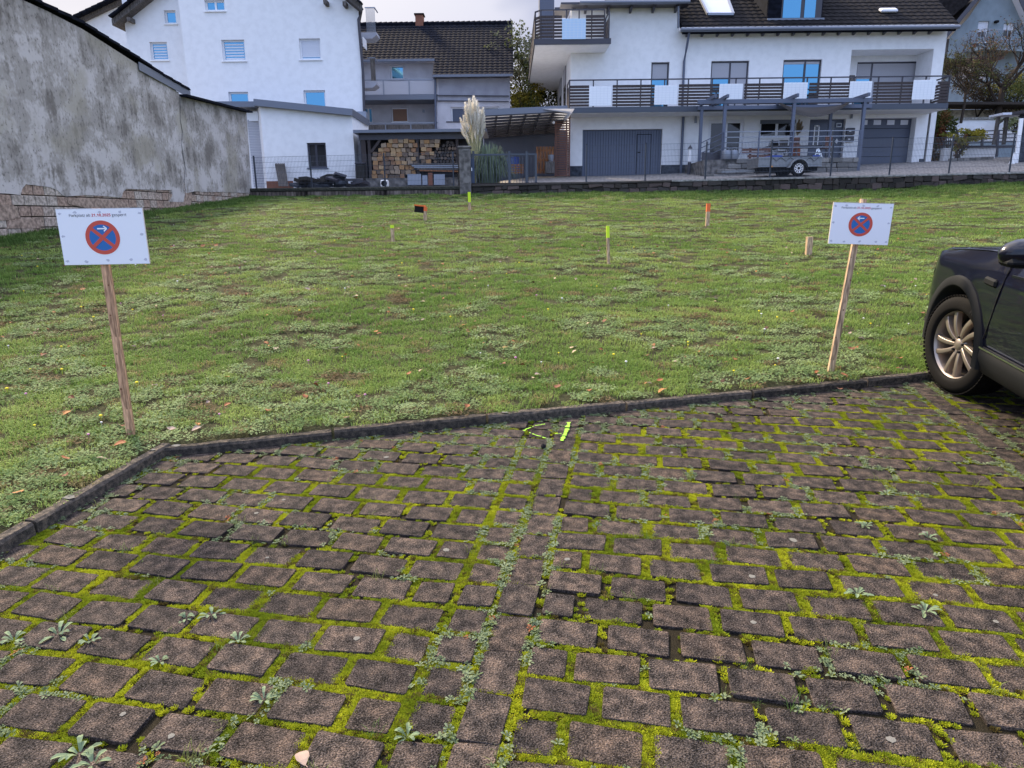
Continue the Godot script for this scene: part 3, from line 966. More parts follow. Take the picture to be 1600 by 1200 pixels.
func build_litter() -> void:
	var tones := [Color(0.24, 0.085, 0.035), Color(0.15, 0.058, 0.030), Color(0.34, 0.15, 0.05), Color(0.29, 0.215, 0.175), Color(0.09, 0.045, 0.030), Color(0.40, 0.30, 0.19)]
	var lm := []
	for k in tones.size():
		lm.append(mat(tones[k], 0.75, {"back": 0.12, "spec": 0.3}))
	var meshes := []
	for k in 6: meshes.append(leaf_mesh(400 + k))
	var spots := [[188, 699, 1.5, 0], [105, 651, 1.3, 2], [209, 546, 1.2, 0], [102, 723, 1.2, 0], [104, 749, 1.2, 1], [29, 779, 1.3, 2], [160, 724, 1.3, 3], [308, 677, 1.3, 3], [309, 668, 1.0, 2], [295, 627, 1.1, 0], [189, 671, 1.2, 1], [269, 677, 1.1, 3], [419, 647, 1.2, 0], [432, 549, 1.4, 3], [416, 540, 1.2, 0], [525, 550, 1.6, 3], [477, 624, 1.2, 0], [543, 660, 1.4, 0], [392, 602, 1.0, 0], [356, 638, 1.0, 0], [593, 525, 1.0, 0], [588, 522, 1.0, 2], [730, 640, 1.1, 0], [757, 655, 1.1, 0], [896, 547, 1.6, 5], [790, 548, 1.3, 2], [786, 573, 1.4, 1], [732, 486, 1.4, 0], [739, 429, 1.7, 0], [872, 610, 1.3, 1], [921, 615, 1.2, 0], [1012, 604, 1.4, 2], [1035, 616, 1.5, 2], [1030, 600, 1.2, 0], [1147, 565, 1.3, 0], [1193, 591, 1.2, 0], [1168, 597, 1.5, 0], [1255, 558, 1.3, 1], [1238, 490, 1.4, 0], [1330, 550, 1.4, 1], [1345, 533, 1.4, 0], [1318, 592, 1.5, 0], [1280, 592, 1.1, 3], [1404, 565, 1.5, 0], [1406, 581, 1.4, 0], [1334, 617, 1.2, 0], [1311, 613, 1.2, 1], [1118, 470, 1.5, 0], [945, 505, 1.4, 1], [1022, 398, 1.6, 2], [1067, 375, 1.6, 0], [420, 380, 1.8, 0], [387, 357, 1.8, 0], [338, 386, 1.7, 0], [334, 396, 1.6, 2], [555, 467, 1.8, 5], [405, 421, 1.5, 5], [317, 387, 1.8, 0], [690, 415, 1.8, 0], [1080, 520, 1.3, 0], [1440, 492, 1.4, 1], [1225, 436, 1.5, 0], [660, 475, 1.4, 5], [480, 455, 1.5, 3], [243, 608, 1.1, 3], [70, 560, 1.4, 1], [130, 455, 1.6, 0], [1010, 560, 1.3, 1], [840, 590, 1.1, 3], [640, 590, 1.2, 0], [560, 625, 1.1, 4], [1120, 545, 1.2, 4], [1380, 450, 1.6, 0], [1420, 400, 1.7, 2]]
	for i in spots.size():
		var s: Array = spots[i]
		var p := on_lawn(s[0], s[1]) + Vector3(0, 0.022, 0)
		var o := place(self, "fallen_leaf", meshes[i % 6], lm[s[3]], Transform3D(Basis.from_euler(Vector3(rng.randf_range(-0.4, 0.4), rng.randf() * TAU, rng.randf_range(-0.4, 0.4))).scaled(Vector3.ONE * s[2] * 0.82), p))
		var loc: Vector3 = pave.affine_inverse() * p
		var where_ := "lying on the open lawn"
		if p.distance_to(on_lawn(205, 679)) < 1.1: where_ = "on the grass by the upright notice's post"
		elif p.distance_to(on_lawn(1297, 583)) < 1.1: where_ = "on the grass by the slanting notice's post"
		elif -loc.z < kerb_v(loc.x) + 0.75: where_ = "on the grass edge beside the kerb"
		elif p.z < -13.0 and p.x < -3.0: where_ = "on the lawn in front of the barn wall"
		elif p.x > 3.2: where_ = "on the lawn in front of the parked car"
		elif p.z < -9.0: where_ = "on the upper lawn among the survey stakes"
		tag(o, ["rust brown fallen leaf ", "dark brown fallen leaf ", "orange fallen leaf ", "pinkish tan fallen leaf ", "blackish brown fallen leaf ", "pale straw fallen leaf "][s[3]] + where_, "leaf", "fallen leaves on the lawn")
	var pv := [[473, 1188, 1.0, 3, "pinkish withered leaf on pavers beside a joint"], [276, 700, 1.1, 3, "tan withered leaf leaning on the kerb corner"]]
	for s in pv:
		var p: Vector3 = on_pave(s[0], s[1]) + Vector3(0, 0.006 if s[1] > 800 else 0.03, 0)
		tag(place(self, "fallen_leaf", meshes[2], lm[s[3]], Transform3D(Basis(Vector3.UP, 0.5).scaled(Vector3.ONE * s[2]), p)), s[4], "leaf")
	# litter too small to pick apart
	var ts := []
	var cs := []
	for i in 2200:
		var d := pow(rng.randf(), 0.75) * 21.0 + 4.2
		var x := rng.randf_range(-0.85, 0.85) * d
		if x < -9.2 or d > BACK_D - 0.3: continue
		var l: Vector3 = pave.affine_inverse() * Vector3(x, PSLOPE * d, -d)
		if l.x > KERB_A.x - 0.1 and -l.z < kerb_v(l.x) + 0.12: continue
		ts.append(Transform3D(Basis.from_euler(Vector3(rng.randf_range(-0.6, 0.6), rng.randf() * TAU, rng.randf_range(-0.6, 0.6))).scaled(Vector3.ONE * rng.randf_range(0.35, 0.9)), Vector3(x, lawn_h(x, d) + 0.026, -d)))
		cs.append(tones[rng.randi() % 6] * rng.randf_range(0.6, 1.2))
	var li := scatter(self, "leaf_litter", meshes[1], M.litter, ts, cs)
	tag(li, "scattered small brown leaf scraps all over the lawn", "leaf litter")
	# tiny flowers: yellow hawkbit, pink and white clover heads
	var fm := MB.new()
	fm.lathe(Transform3D(), [Vector2(0.001, 0), Vector2(0.010, 0.004), Vector2(0.012, 0.010), Vector2(0.006, 0.015), Vector2(0.0005, 0.016)], 8)
	fm.tube([Vector3(0, -0.05, 0), Vector3(0, 0.002, 0)], 0.0012, 0.0012, 4)
	for i in fm.v.size(): fm.cl.append(Color.WHITE)
	ts = []; cs = []
	for i in 120:
		var d := pow(rng.randf(), 1.4) * 11.0 + 4.0
		var x := rng.randf_range(-0.8, 0.75) * d
		var l: Vector3 = pave.affine_inverse() * Vector3(x, PSLOPE * d, -d)
		if x < -9.2 or l.x > KERB_A.x - 0.1 and -l.z < kerb_v(l.x) + 0.12: continue
		ts.append(Transform3D(Basis().scaled(Vector3.ONE * rng.randf_range(0.55, 1.1)), Vector3(x, lawn_h(x, d) + 0.034, -d)))
		var q := rng.randf()
		cs.append(Color(0.75, 0.62, 0.04) if q < 0.5 else Color(0.55, 0.25, 0.40) if q < 0.75 else Color(0.7, 0.68, 0.66))
	tag(scatter(self, "lawn_flowers", fm.mesh(), M.litter, ts, cs), "tiny yellow pink and white flower heads in the lawn", "flowers")
# ---------------------------------------------------------------- signs, stakes, paint
func text_mesh(s: String, height: float, depth := 0.0006, bold := false) -> TextMesh:
	var t := TextMesh.new()
	var f := SystemFont.new()
	f.font_names = PackedStringArray(["Droid Sans"])
	if bold: f.font_weight = 700
	t.font = f
	t.text = s
	t.font_size = 48
	t.pixel_size = height / 48.0
	t.depth = depth
	t.horizontal_alignment = HORIZONTAL_ALIGNMENT_LEFT
	t.vertical_alignment = VERTICAL_ALIGNMENT_CENTER
	return t
func disc(m: MB, t: Transform3D, c: Vector2, r0: float, r1: float, z: float, n := 48, a0 := 0.0, a1 := TAU) -> MB:
	for i in n:
		var a := lerpf(a0, a1, float(i) / n)
		var b := lerpf(a0, a1, float(i + 1) / n)
		m.quad(t * Vector3(c.x + cos(a) * r0, c.y + sin(a) * r0, z), t * Vector3(c.x + cos(a) * r1, c.y + sin(a) * r1, z), t * Vector3(c.x + cos(b) * r1, c.y + sin(b) * r1, z), t * Vector3(c.x + cos(b) * r0, c.y + sin(b) * r0, z))
	return m
func parking_sign(label: String, base: Vector3, top: Vector3, bc: Vector3, size: Vector2, roll: float, yaw: float, arrow: float, pw: float, post_mat: Material) -> void:
	var o := thing("parking_notice_sign", label, "sign", base, "parking closure notices on wooden posts")
	var m := MB.new()
	var dir := (top - base).normalized()
	m.bar(base - dir * 0.12, top, pw, 0.026, Vector3.BACK)
	var post := part(o, "post", m, post_mat)
	for k in [0.22, 0.38, 0.55, 0.68, 0.83]:
		var km := MB.new()
		var p := base.lerp(top, k) + Vector3(rng.randf_range(-0.4, 0.4) * pw, 0, 0.0)
		var rr := rng.randf_range(0.004, 0.007)
		disc(km, Transform3D(Basis(), p + Vector3(0, 0, 0.0136 if pw > 0.03 else 0.02)), Vector2.ZERO, 0.0, rr, 0.0, 8)
		part(post, "knot", km, M.knot)
	var t := Transform3D(Basis(Vector3.UP, yaw) * Basis(Vector3.BACK, roll), bc)
	m = MB.new().boxt(t, Vector3(size.x, size.y, 0.010), 0.001)
	var board := part(o, "board", m, M.board)
	m = MB.new().boxt(t.translated_local(Vector3(0, 0, 0.0062)), Vector3(size.x - 0.002, size.y - 0.002, 0.0018), 0.0005)
	part(board, "paper", m, M.paper)
	m = MB.new().boxt(t.translated_local(Vector3(0, size.y / 2 + 0.0011, 0.0015)), Vector3(size.x, 0.0016, 0.0125))
	part(board, "paper_fold", m, M.paper)
	var c := Vector2(-0.002, -0.004)
	var r := 0.100 * size.x / 0.5
	part(board, "emblem_rim", disc(MB.new(), t, c, r, r * 1.035, 0.0078), M.white_clean)
	part(board, "emblem_ring", disc(MB.new(), t, c, r * 0.765, r, 0.0080), M.sign_red)
	part(board, "emblem_field", disc(MB.new(), t, c, 0.0, r * 0.78, 0.0076), M.sign_blue)
	m = MB.new()
	for s in [-1.0, 1.0]:
		m.boxt(t * Transform3D(Basis(Vector3.BACK, s * 0.73), Vector3(c.x, c.y, 0.0084 + 0.0002 * s)), Vector3(r * 1.62, r * 0.20, 0.0002))
	part(board, "emblem_cross", m, M.sign_red)
	m = MB.new()
	var ac := Vector3(c.x + 0.003 * arrow, c.y + r * 0.52, 0.0090)
	m.boxt(t.translated_local(ac), Vector3(r * 0.54, r * 0.075, 0.0003))
	for s in [-1.0, 1.0]:
		m.boxt(t.translated_local(ac + Vector3(arrow * r * 0.19, s * r * 0.075, 0.0001)) * Transform3D(Basis(Vector3.BACK, -s * arrow * 0.72), Vector3.ZERO), Vector3(r * 0.24, r * 0.07, 0.0003))
	part(board, "emblem_arrow", m, M.white_clean)
	var th := 0.0225 * size.x / 0.5
	var words := [["Parkplatz ab ", M.ink, false], ["21.10.2025", M.ink_red, true], [" gesperrt", M.ink, false]]
	var w := 0.0
	var made := []
	for q in words:
		var tm := text_mesh(q[0], th, 0.0005, q[2])
		var f: Font = tm.font
		var tw: float = f.get_string_size(q[0], HORIZONTAL_ALIGNMENT_LEFT, -1, 48).x * tm.pixel_size
		made.append([tm, tw]); w += tw
	var x := -w / 2 - 0.012
	for i in 3:
		var mi := place(board, "lettering", made[i][0], words[i][1], t.translated_local(Vector3(x, size.y * 0.385, 0.0076)).translated(-o.position))
		x += made[i][1]
	for k in [[-0.46, 0.42], [-0.28, 0.44], [0.0, 0.44], [0.24, 0.44], [0.46, 0.41], [-0.46, 0.02], [0.455, 0.03], [-0.455, -0.43], [-0.24, -0.44], [0.02, -0.42], [0.29, -0.42], [0.46, -0.42]]:
		m = MB.new()
		var q := Vector2(k[0] * size.x, k[1] * size.y)
		var ring := []
		for z in 10: ring.append(t * Vector3(q.x + cos(TAU * z / 10) * rng.randf_range(0.006, 0.014), q.y + sin(TAU * z / 10) * rng.randf_range(0.004, 0.010), 0.0074))
		for z in 10: m.tri(t * Vector3(q.x, q.y, 0.0078), ring[z], ring[(z + 1) % 10])
		part(board, "tape_wrinkle", m, M.smudge)

func build_signs() -> void:
	var b := on_lawn(205, 679)
	var d := -b.z
	parking_sign("white parking notice with arrow pointing right on upright brown post", b + Vector3(0, -0.01, 0), Vector3(b.x, at(160, 325, d).y, b.z), at(162, 370, d - 0.02), Vector2(0.485, 0.318), 0.004, 0.06, 1.0, 0.046, M.pine)
	b = on_lawn(1297, 583)
	d = -b.z
	parking_sign("white parking notice with arrow pointing left on slanting pale post", b + Vector3(0, -0.01, 0), at(1349, 311, d + 0.02), at(1344.5, 350, d - 0.02), Vector2(0.437, 0.302), -0.038, -0.08, -1.0, 0.044, M.pine_pale)

func stake(label: String, bx: float, by: float, tx: float, ty: float, w: float, paint: Material, share: float) -> Node3D:
	var b := on_lawn(bx, by)
	var t := at(tx, ty, -b.z)
	var o := thing("survey_stake", label, "stake", b, "survey stakes driven into the lawn")
	var dir := (t - b)
	var k := b + dir * (1.0 - share)
	part(o, "shaft", MB.new().bar(b - dir.normalized() * 0.1, k, w, w * 0.8, Vector3.BACK), M.pine_pale)
	part(o, "painted_head" if paint != M.pine_pale else "head", MB.new().bar(k, t, w * 1.04, w * 0.84, Vector3.BACK), paint)
	return o
func build_stakes() -> void:
	stake("tall wooden stake with long yellow head near the concrete pillar", 734, 329, 733, 300, 0.07, M.paint_yellow, 0.55)
	stake("short wooden stake with a thin yellow tip in a bare patch", 614, 378, 612.5, 352, 0.055, M.paint_yellow, 0.17)
	var o := stake("wooden stake with orange head nailed to a dark crossboard", 664, 346, 665, 323, 0.07, M.paint_orange, 0.3)
	var p := on_lawn(664, 346)
	var a := at(649, 326.5, -p.z + 0.3)
	var c := at(664, 328, -p.z + 0.02)
	part(o, "crossboard", MB.new().bar(a, c, 0.14, 0.05, Vector3.BACK), M.dark)
	part(o, "board_edge", MB.new().bar(a + Vector3(0, 0.085, 0), c + Vector3(0, 0.085, 0), 0.03, 0.055, Vector3.BACK), M.paint_orange)
	stake("slim wooden stake with yellow head in open mid lawn", 951, 414, 949.5, 353, 0.042, M.paint_yellow, 0.30)
	stake("wooden stake with orange head below the trailer", 1105, 353, 1107, 318, 0.075, M.paint_orange, 0.36)
	stake("stout unpainted wooden stake beside the slanting parking notice", 1263, 399, 1265, 370, 0.088, M.pine_pale, 0.1)
	# fluorescent arrow sprayed on the paving by the kerb, and a dab of the same in the grass
	var pm := thing("sprayed_arrow", "fluorescent green arrow sprayed on pavers below the kerb", "marking", on_pave(860, 676))
	for seg in [[[852, 664], [836, 667], [818, 674]], [[818, 674], [836, 681], [855, 687]], [[866, 679.5], [876, 679], [885, 678]], [[889, 661], [886, 672], [883, 680], [877, 691]]]:
		var m := MB.new()
		var pts := []
		for i in seg.size() - 1:
			for k in 9: pts.append(on_pave(lerpf(seg[i][0], seg[i + 1][0], k / 8.0) + rng.randf_range(-0.8, 0.8), lerpf(seg[i][1], seg[i + 1][1], k / 8.0) + rng.randf_range(-0.5, 0.5)))
		var thick := 0.013 if seg.size() == 4 else 0.005
		for i in pts.size() - 1:
			var a2: Vector3 = pts[i]
			var b2: Vector3 = pts[i + 1]
			var s := (b2 - a2).cross(Vector3.UP).normalized() * thick * rng.randf_range(0.5, 1.25)
			if (b2 - a2).length() < 0.0005 or rng.randf() < (0.12 if seg.size() == 4 else 0.3): continue
			var up := pave.basis.y * (0.0085 + 0.0002 * (i % 3))
			m.quad(a2 + s + up, b2 + s + up, b2 - s + up, a2 - s + up)
		part(pm, "stroke", m, M.paint_green)
	var bp := on_pave(849, 701) + pave.basis.y * 0.016
	var bb := thing("black_cone", "small black cone lying on the pavers below the sprayed arrow", "cone", bp)
	var cm := MB.new()
	for i in 7: cm.lathe(Transform3D(Basis(Vector3.RIGHT, 0.3), bp + Vector3(0, -0.012 + i * 0.004, 0)), [Vector2(0.001, 0.003), Vector2(0.017 * sin((i + 1.0) / 8.0 * PI), 0.0), Vector2(0.014 * sin((i + 1.0) / 8.0 * PI), -0.003)], 12)
	part(bb, "scales", cm, M.dark)

# ---------------------------------------------------------------- car
func build_car() -> void:
	var a := deg_to_rad(11.5)
	var up := pave.basis.y
	var fwd := Vector3(sin(a), 0, -cos(a))
	fwd = (fwd - up * fwd.dot(up)).normalized()
	var left := up.cross(fwd).normalized()
	var contact := on_pave(1499, 614) + up * 0.006
	var org := contact - left * 0.80
	var o := thing("parked_car", "dark navy off road car with bronze alloy wheels parked at the kerb", "car", org)
	o.transform = Transform3D(Basis(fwd, up, -left), org)          # local: x forward from the front axle, y up, -z to the left
	var R := 0.435
	var yw := 0.365
	var axles := [0.0, -2.74]
	var half := func(x: float) -> float:
		var w := 0.93
		if x > 0.40: w -= 0.30 * pow((x - 0.40) / 0.46, 2.6)
		if x < -3.2: w -= 0.14 * pow((-3.2 - x) / 0.5, 2.0)
		return w
	var deck := func(x: float) -> float:
		if x > 0.70: return 0.995 - 0.9 * pow(x - 0.70, 1.6) * 2.4
		if x > -0.6: return 1.085 - 0.10 * pow((x + 0.6) / 1.3, 1.6)
		return 1.10 + 0.02 * (-x - 0.6)
	var low := func(x: float) -> float:
		var b := 0.40 if x < 0.5 else 0.30
		for w in axles:
			var dx: float = absf(x - w)
			if dx < R: b = maxf(b, yw + sqrt(R * R - dx * dx))
		return b
	var xs := []
	var x := 0.86
	while x > -3.72:
		xs.append(x)
		x -= 0.022 if absf(x) < 0.5 or absf(x + 2.74) < 0.5 else 0.06
	for side in [-1.0, 1.0]:
		var rows := []
		for q in xs:
			var w: float = half.call(q)
			var b: float = low.call(q)
			var hd: float = deck.call(q)
			var row := []
			var lev := [b, 0.50, 0.62, 0.74, 0.84, 0.92, 0.98]
			var ins := [0.020, 0.008, 0.0, 0.0, 0.008, 0.018, 0.036]
			for k in 7:
				var y := maxf(lev[k], b + 0.012 * k)
				y = minf(y, hd - 0.045 + 0.005 * k)
				row.append(Vector3(q, y, side * (w - ins[k])))
			row.append(Vector3(q, hd - 0.012, side * (w - 0.062)))
			rows.append(row)
		var m := MB.new()
		m.grid(rows)
		part(o, "body_side", m, M.carpaint, true, true)
		m = MB.new()
		rows = []
		for q in xs:
			if q < -0.58: break
			var w: float = half.call(q)
			var hd: float = deck.call(q)
			rows.append([Vector3(q, hd - 0.006, side * (w - 0.068)), Vector3(q, hd + 0.008, side * (w - 0.10)), Vector3(q, hd + 0.020, side * w * 0.62), Vector3(q, hd + 0.026, side * w * 0.3), Vector3(q, hd + 0.028, 0)])
		m.grid(rows)
		part(o, "bonnet", m, M.carpaint, true, true)
		# wheel arch trims, liners and sill
		for wx in axles:
			m = MB.new()
			rows = []
			for i in 33:
				var t := lerpf(-0.12, PI + 0.12, i / 32.0)
				var row := []
				for p in [[R - 0.055, -0.10], [R - 0.012, 0.010], [R + 0.002, 0.020], [R + 0.058, 0.014], [R + 0.066, -0.012]]:
					var px: float = wx + cos(t) * p[0]
					var w: float = half.call(px)
					row.append(Vector3(px, maxf(yw + sin(t) * p[0], 0.28), side * (w + p[1])))
				rows.append(row)
			m.grid(rows)
			part(o, "wheel_arch_trim", m, M.car_plastic, true, true)
			m = MB.new()
			rows = []
			for i in 17:
				var t := lerpf(-0.1, PI + 0.1, i / 16.0)
				rows.append([Vector3(wx + cos(t) * R, maxf(yw + sin(t) * R, 0.2), side * 0.86), Vector3(wx + cos(t) * R, maxf(yw + sin(t) * R, 0.2), side * 0.45)])
			m.grid(rows)
			m.box(Vector3(wx - R, 0.2, side * 0.44), Vector3(wx + R, yw + R, side * 0.46))
			part(o, "wheel_arch_liner", m, M.dark, false, true)
		m = MB.new()
		var prof := []
		for q in [-0.50, -2.24]:
			prof.append([Vector3(q, 0.27, side * 0.80), Vector3(q, 0.29, side * 0.905), Vector3(q, 0.40, side * 0.945), Vector3(q, 0.455, side * 0.938), Vector3(q, 0.47, side * 0.915)])
		m.grid(prof)
		part(o, "sill_trim", m, M.car_plastic, true, true)
		part(o, "sill_strip", MB.new().box(Vector3(-2.24, 0.458, side * 0.935), Vector3(-0.50, 0.469, side * 0.947)), M.chrome, false, true)
		# door with dark strips for the shade in its gaps, handle, window band
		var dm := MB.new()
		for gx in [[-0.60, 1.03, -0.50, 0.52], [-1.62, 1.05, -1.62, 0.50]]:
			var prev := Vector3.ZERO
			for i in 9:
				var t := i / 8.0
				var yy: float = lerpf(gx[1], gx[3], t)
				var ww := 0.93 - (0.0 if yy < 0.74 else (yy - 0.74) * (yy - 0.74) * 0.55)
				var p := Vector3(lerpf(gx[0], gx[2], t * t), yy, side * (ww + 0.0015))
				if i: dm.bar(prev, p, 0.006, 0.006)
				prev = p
		part(o, "door_gap_shade", dm, M.dark, false, true)  # dark bars on the surface, painted as the shadow in the door grooves
		part(o, "door_crease", MB.new().bar(Vector3(-0.66, 0.955, side * 0.902), Vector3(-3.1, 0.985, side * 0.892), 0.014, 0.014), M.carpaint, false, true)
		part(o, "door_handle", MB.new().boxt(Transform3D(Basis(), Vector3(-1.45, 0.94, side * 0.915)), Vector3(0.2, 0.03, 0.04), 0.01), M.carpaint, false, true)
		var vm := MB.new().boxt(Transform3D(Basis(Vector3.BACK, 0.05), Vector3(-0.44, 0.885, side * 0.920)), Vector3(0.16, 0.052, 0.03), 0.012)
		part(o, "wing_vent", vm, M.car_plastic, false, true)
		part(o, "wing_vent_grille", MB.new().boxt(Transform3D(Basis(Vector3.BACK, 0.05), Vector3(-0.44, 0.897, side * 0.922)), Vector3(0.14, 0.014, 0.022), 0.004), M.zinc, false, true)
		# mirror
		m = MB.new()
		rows = []
		for i in 9:
			var t := PI * i / 8.0
			var row := []
			for k in 13:
				var e := TAU * k / 12.0
				row.append(Vector3(-1.08, 1.135, side * 1.065) + Vector3(cos(e) * sin(t) * 0.085, sin(e) * sin(t) * 0.085, cos(t) * 0.125) * Vector3(1, 1, 1))
			rows.append(row)
		m.grid(rows)
		var mir := part(o, "mirror", m, M.carpaint, true, true)
		part(mir, "mirror_foot", MB.new().boxt(Transform3D(Basis(), Vector3(-1.07, 1.085, side * 0.945)), Vector3(0.09, 0.045, 0.15), 0.012), M.car_plastic, false, true)
		part(mir, "mirror_shell", MB.new().boxt(Transform3D(Basis(), Vector3(-1.09, 1.090, side * 1.06)), Vector3(0.15, 0.05, 0.21), 0.02), M.car_plastic, false, true)
		# headlight wrapping round the corner
		m = MB.new()
		rows = []
		for i in 7:
			var q := lerpf(0.55, 0.83, i / 6.0)
			var w: float = half.call(q)
			rows.append([Vector3(q, 0.80, side * (w + 0.004)), Vector3(q, 0.90 - 0.02 * i / 6.0, side * (w - 0.022))])
		m.grid(rows)
		part(o, "headlight", m, M.chrome, true, true)
	# front and rear ends, underside, cabin
	var fm := MB.new()
	var fr_rows := []
	for k in 9:
		var z := lerpf(-0.60, 0.60, k / 8.0)
		var bow := 0.05 * (1.0 - z * z / 0.36)
		fr_rows.append([Vector3(0.83 + bow, 0.28, z), Vector3(0.87 + bow, 0.45, z), Vector3(0.86 + bow, 0.75, z), Vector3(0.84 + bow * 0.6, 0.86, z)])
	fm.grid(fr_rows)
	part(o, "front_bumper", fm, M.carpaint, true, true)
	part(o, "grille", MB.new().box(Vector3(0.90, 0.62, -0.42), Vector3(0.925, 0.74, 0.42)), M.dark, false, true)
	part(o, "rear_bumper", MB.new().boxt(Transform3D(Basis(), Vector3(-3.66, 0.70, 0)), Vector3(0.12, 0.75, 1.5), 0.05), M.carpaint, false, true)
	part(o, "underbody", MB.new().box(Vector3(0.75, 0.24, -0.62), Vector3(-3.5, 0.36, 0.62)), M.dark, false, true)
	var gl := MB.new()
	var gr := []
	for st in [[-0.56, 1.10, 0.78], [-0.75, 1.22, 0.76], [-1.35, 1.60, 0.66], [-1.7, 1.66, 0.645], [-2.9, 1.66, 0.635], [-3.4, 1.60, 0.63], [-3.68, 1.15, 0.74]]:
		gr.append([Vector3(st[0], 1.09, -0.81), Vector3(st[0], lerpf(1.09, st[1], 0.5), -(st[2] + 0.81) / 2), Vector3(st[0], st[1] - 0.03, -st[2]), Vector3(st[0], st[1], -st[2] + 0.08), Vector3(st[0], st[1] + 0.02, 0), Vector3(st[0], st[1], st[2] - 0.08), Vector3(st[0], st[1] - 0.03, st[2]), Vector3(st[0], lerpf(1.09, st[1], 0.5), (st[2] + 0.81) / 2), Vector3(st[0], 1.09, 0.81)])
	gl.grid(gr)
	part(o, "window_glass", gl, M.pane_clear, true, true)
	var rf := MB.new()
	rf.grid([[Vector3(-1.38, 1.645, -0.6), Vector3(-1.38, 1.665, 0), Vector3(-1.38, 1.645, 0.6)], [Vector3(-2.2, 1.705, -0.62), Vector3(-2.2, 1.73, 0), Vector3(-2.2, 1.705, 0.62)], [Vector3(-3.5, 1.66, -0.6), Vector3(-3.5, 1.68, 0), Vector3(-3.5, 1.66, 0.6)]])
	part(o, "roof", rf, M.carpaint, true, true)
	for side in [-1.0, 1.0]:
		var pm := MB.new()
		pm.bar(Vector3(-0.58, 1.10, side * 0.815), Vector3(-1.40, 1.64, side * 0.66), 0.07, 0.05)
		for q in [-1.68, -2.75]: pm.bar(Vector3(q, 1.09, side * 0.815), Vector3(q, 1.66, side * 0.655), 0.06, 0.04)
		part(o, "pillar", pm, M.car_plastic, false, true)
	for wx in axles:
		for side in [-1.0, 1.0]:
			build_wheel(o, Vector3(wx, yw, side * 0.80), side, deg_to_rad(13.0) if wx == 0.0 else 0.0)

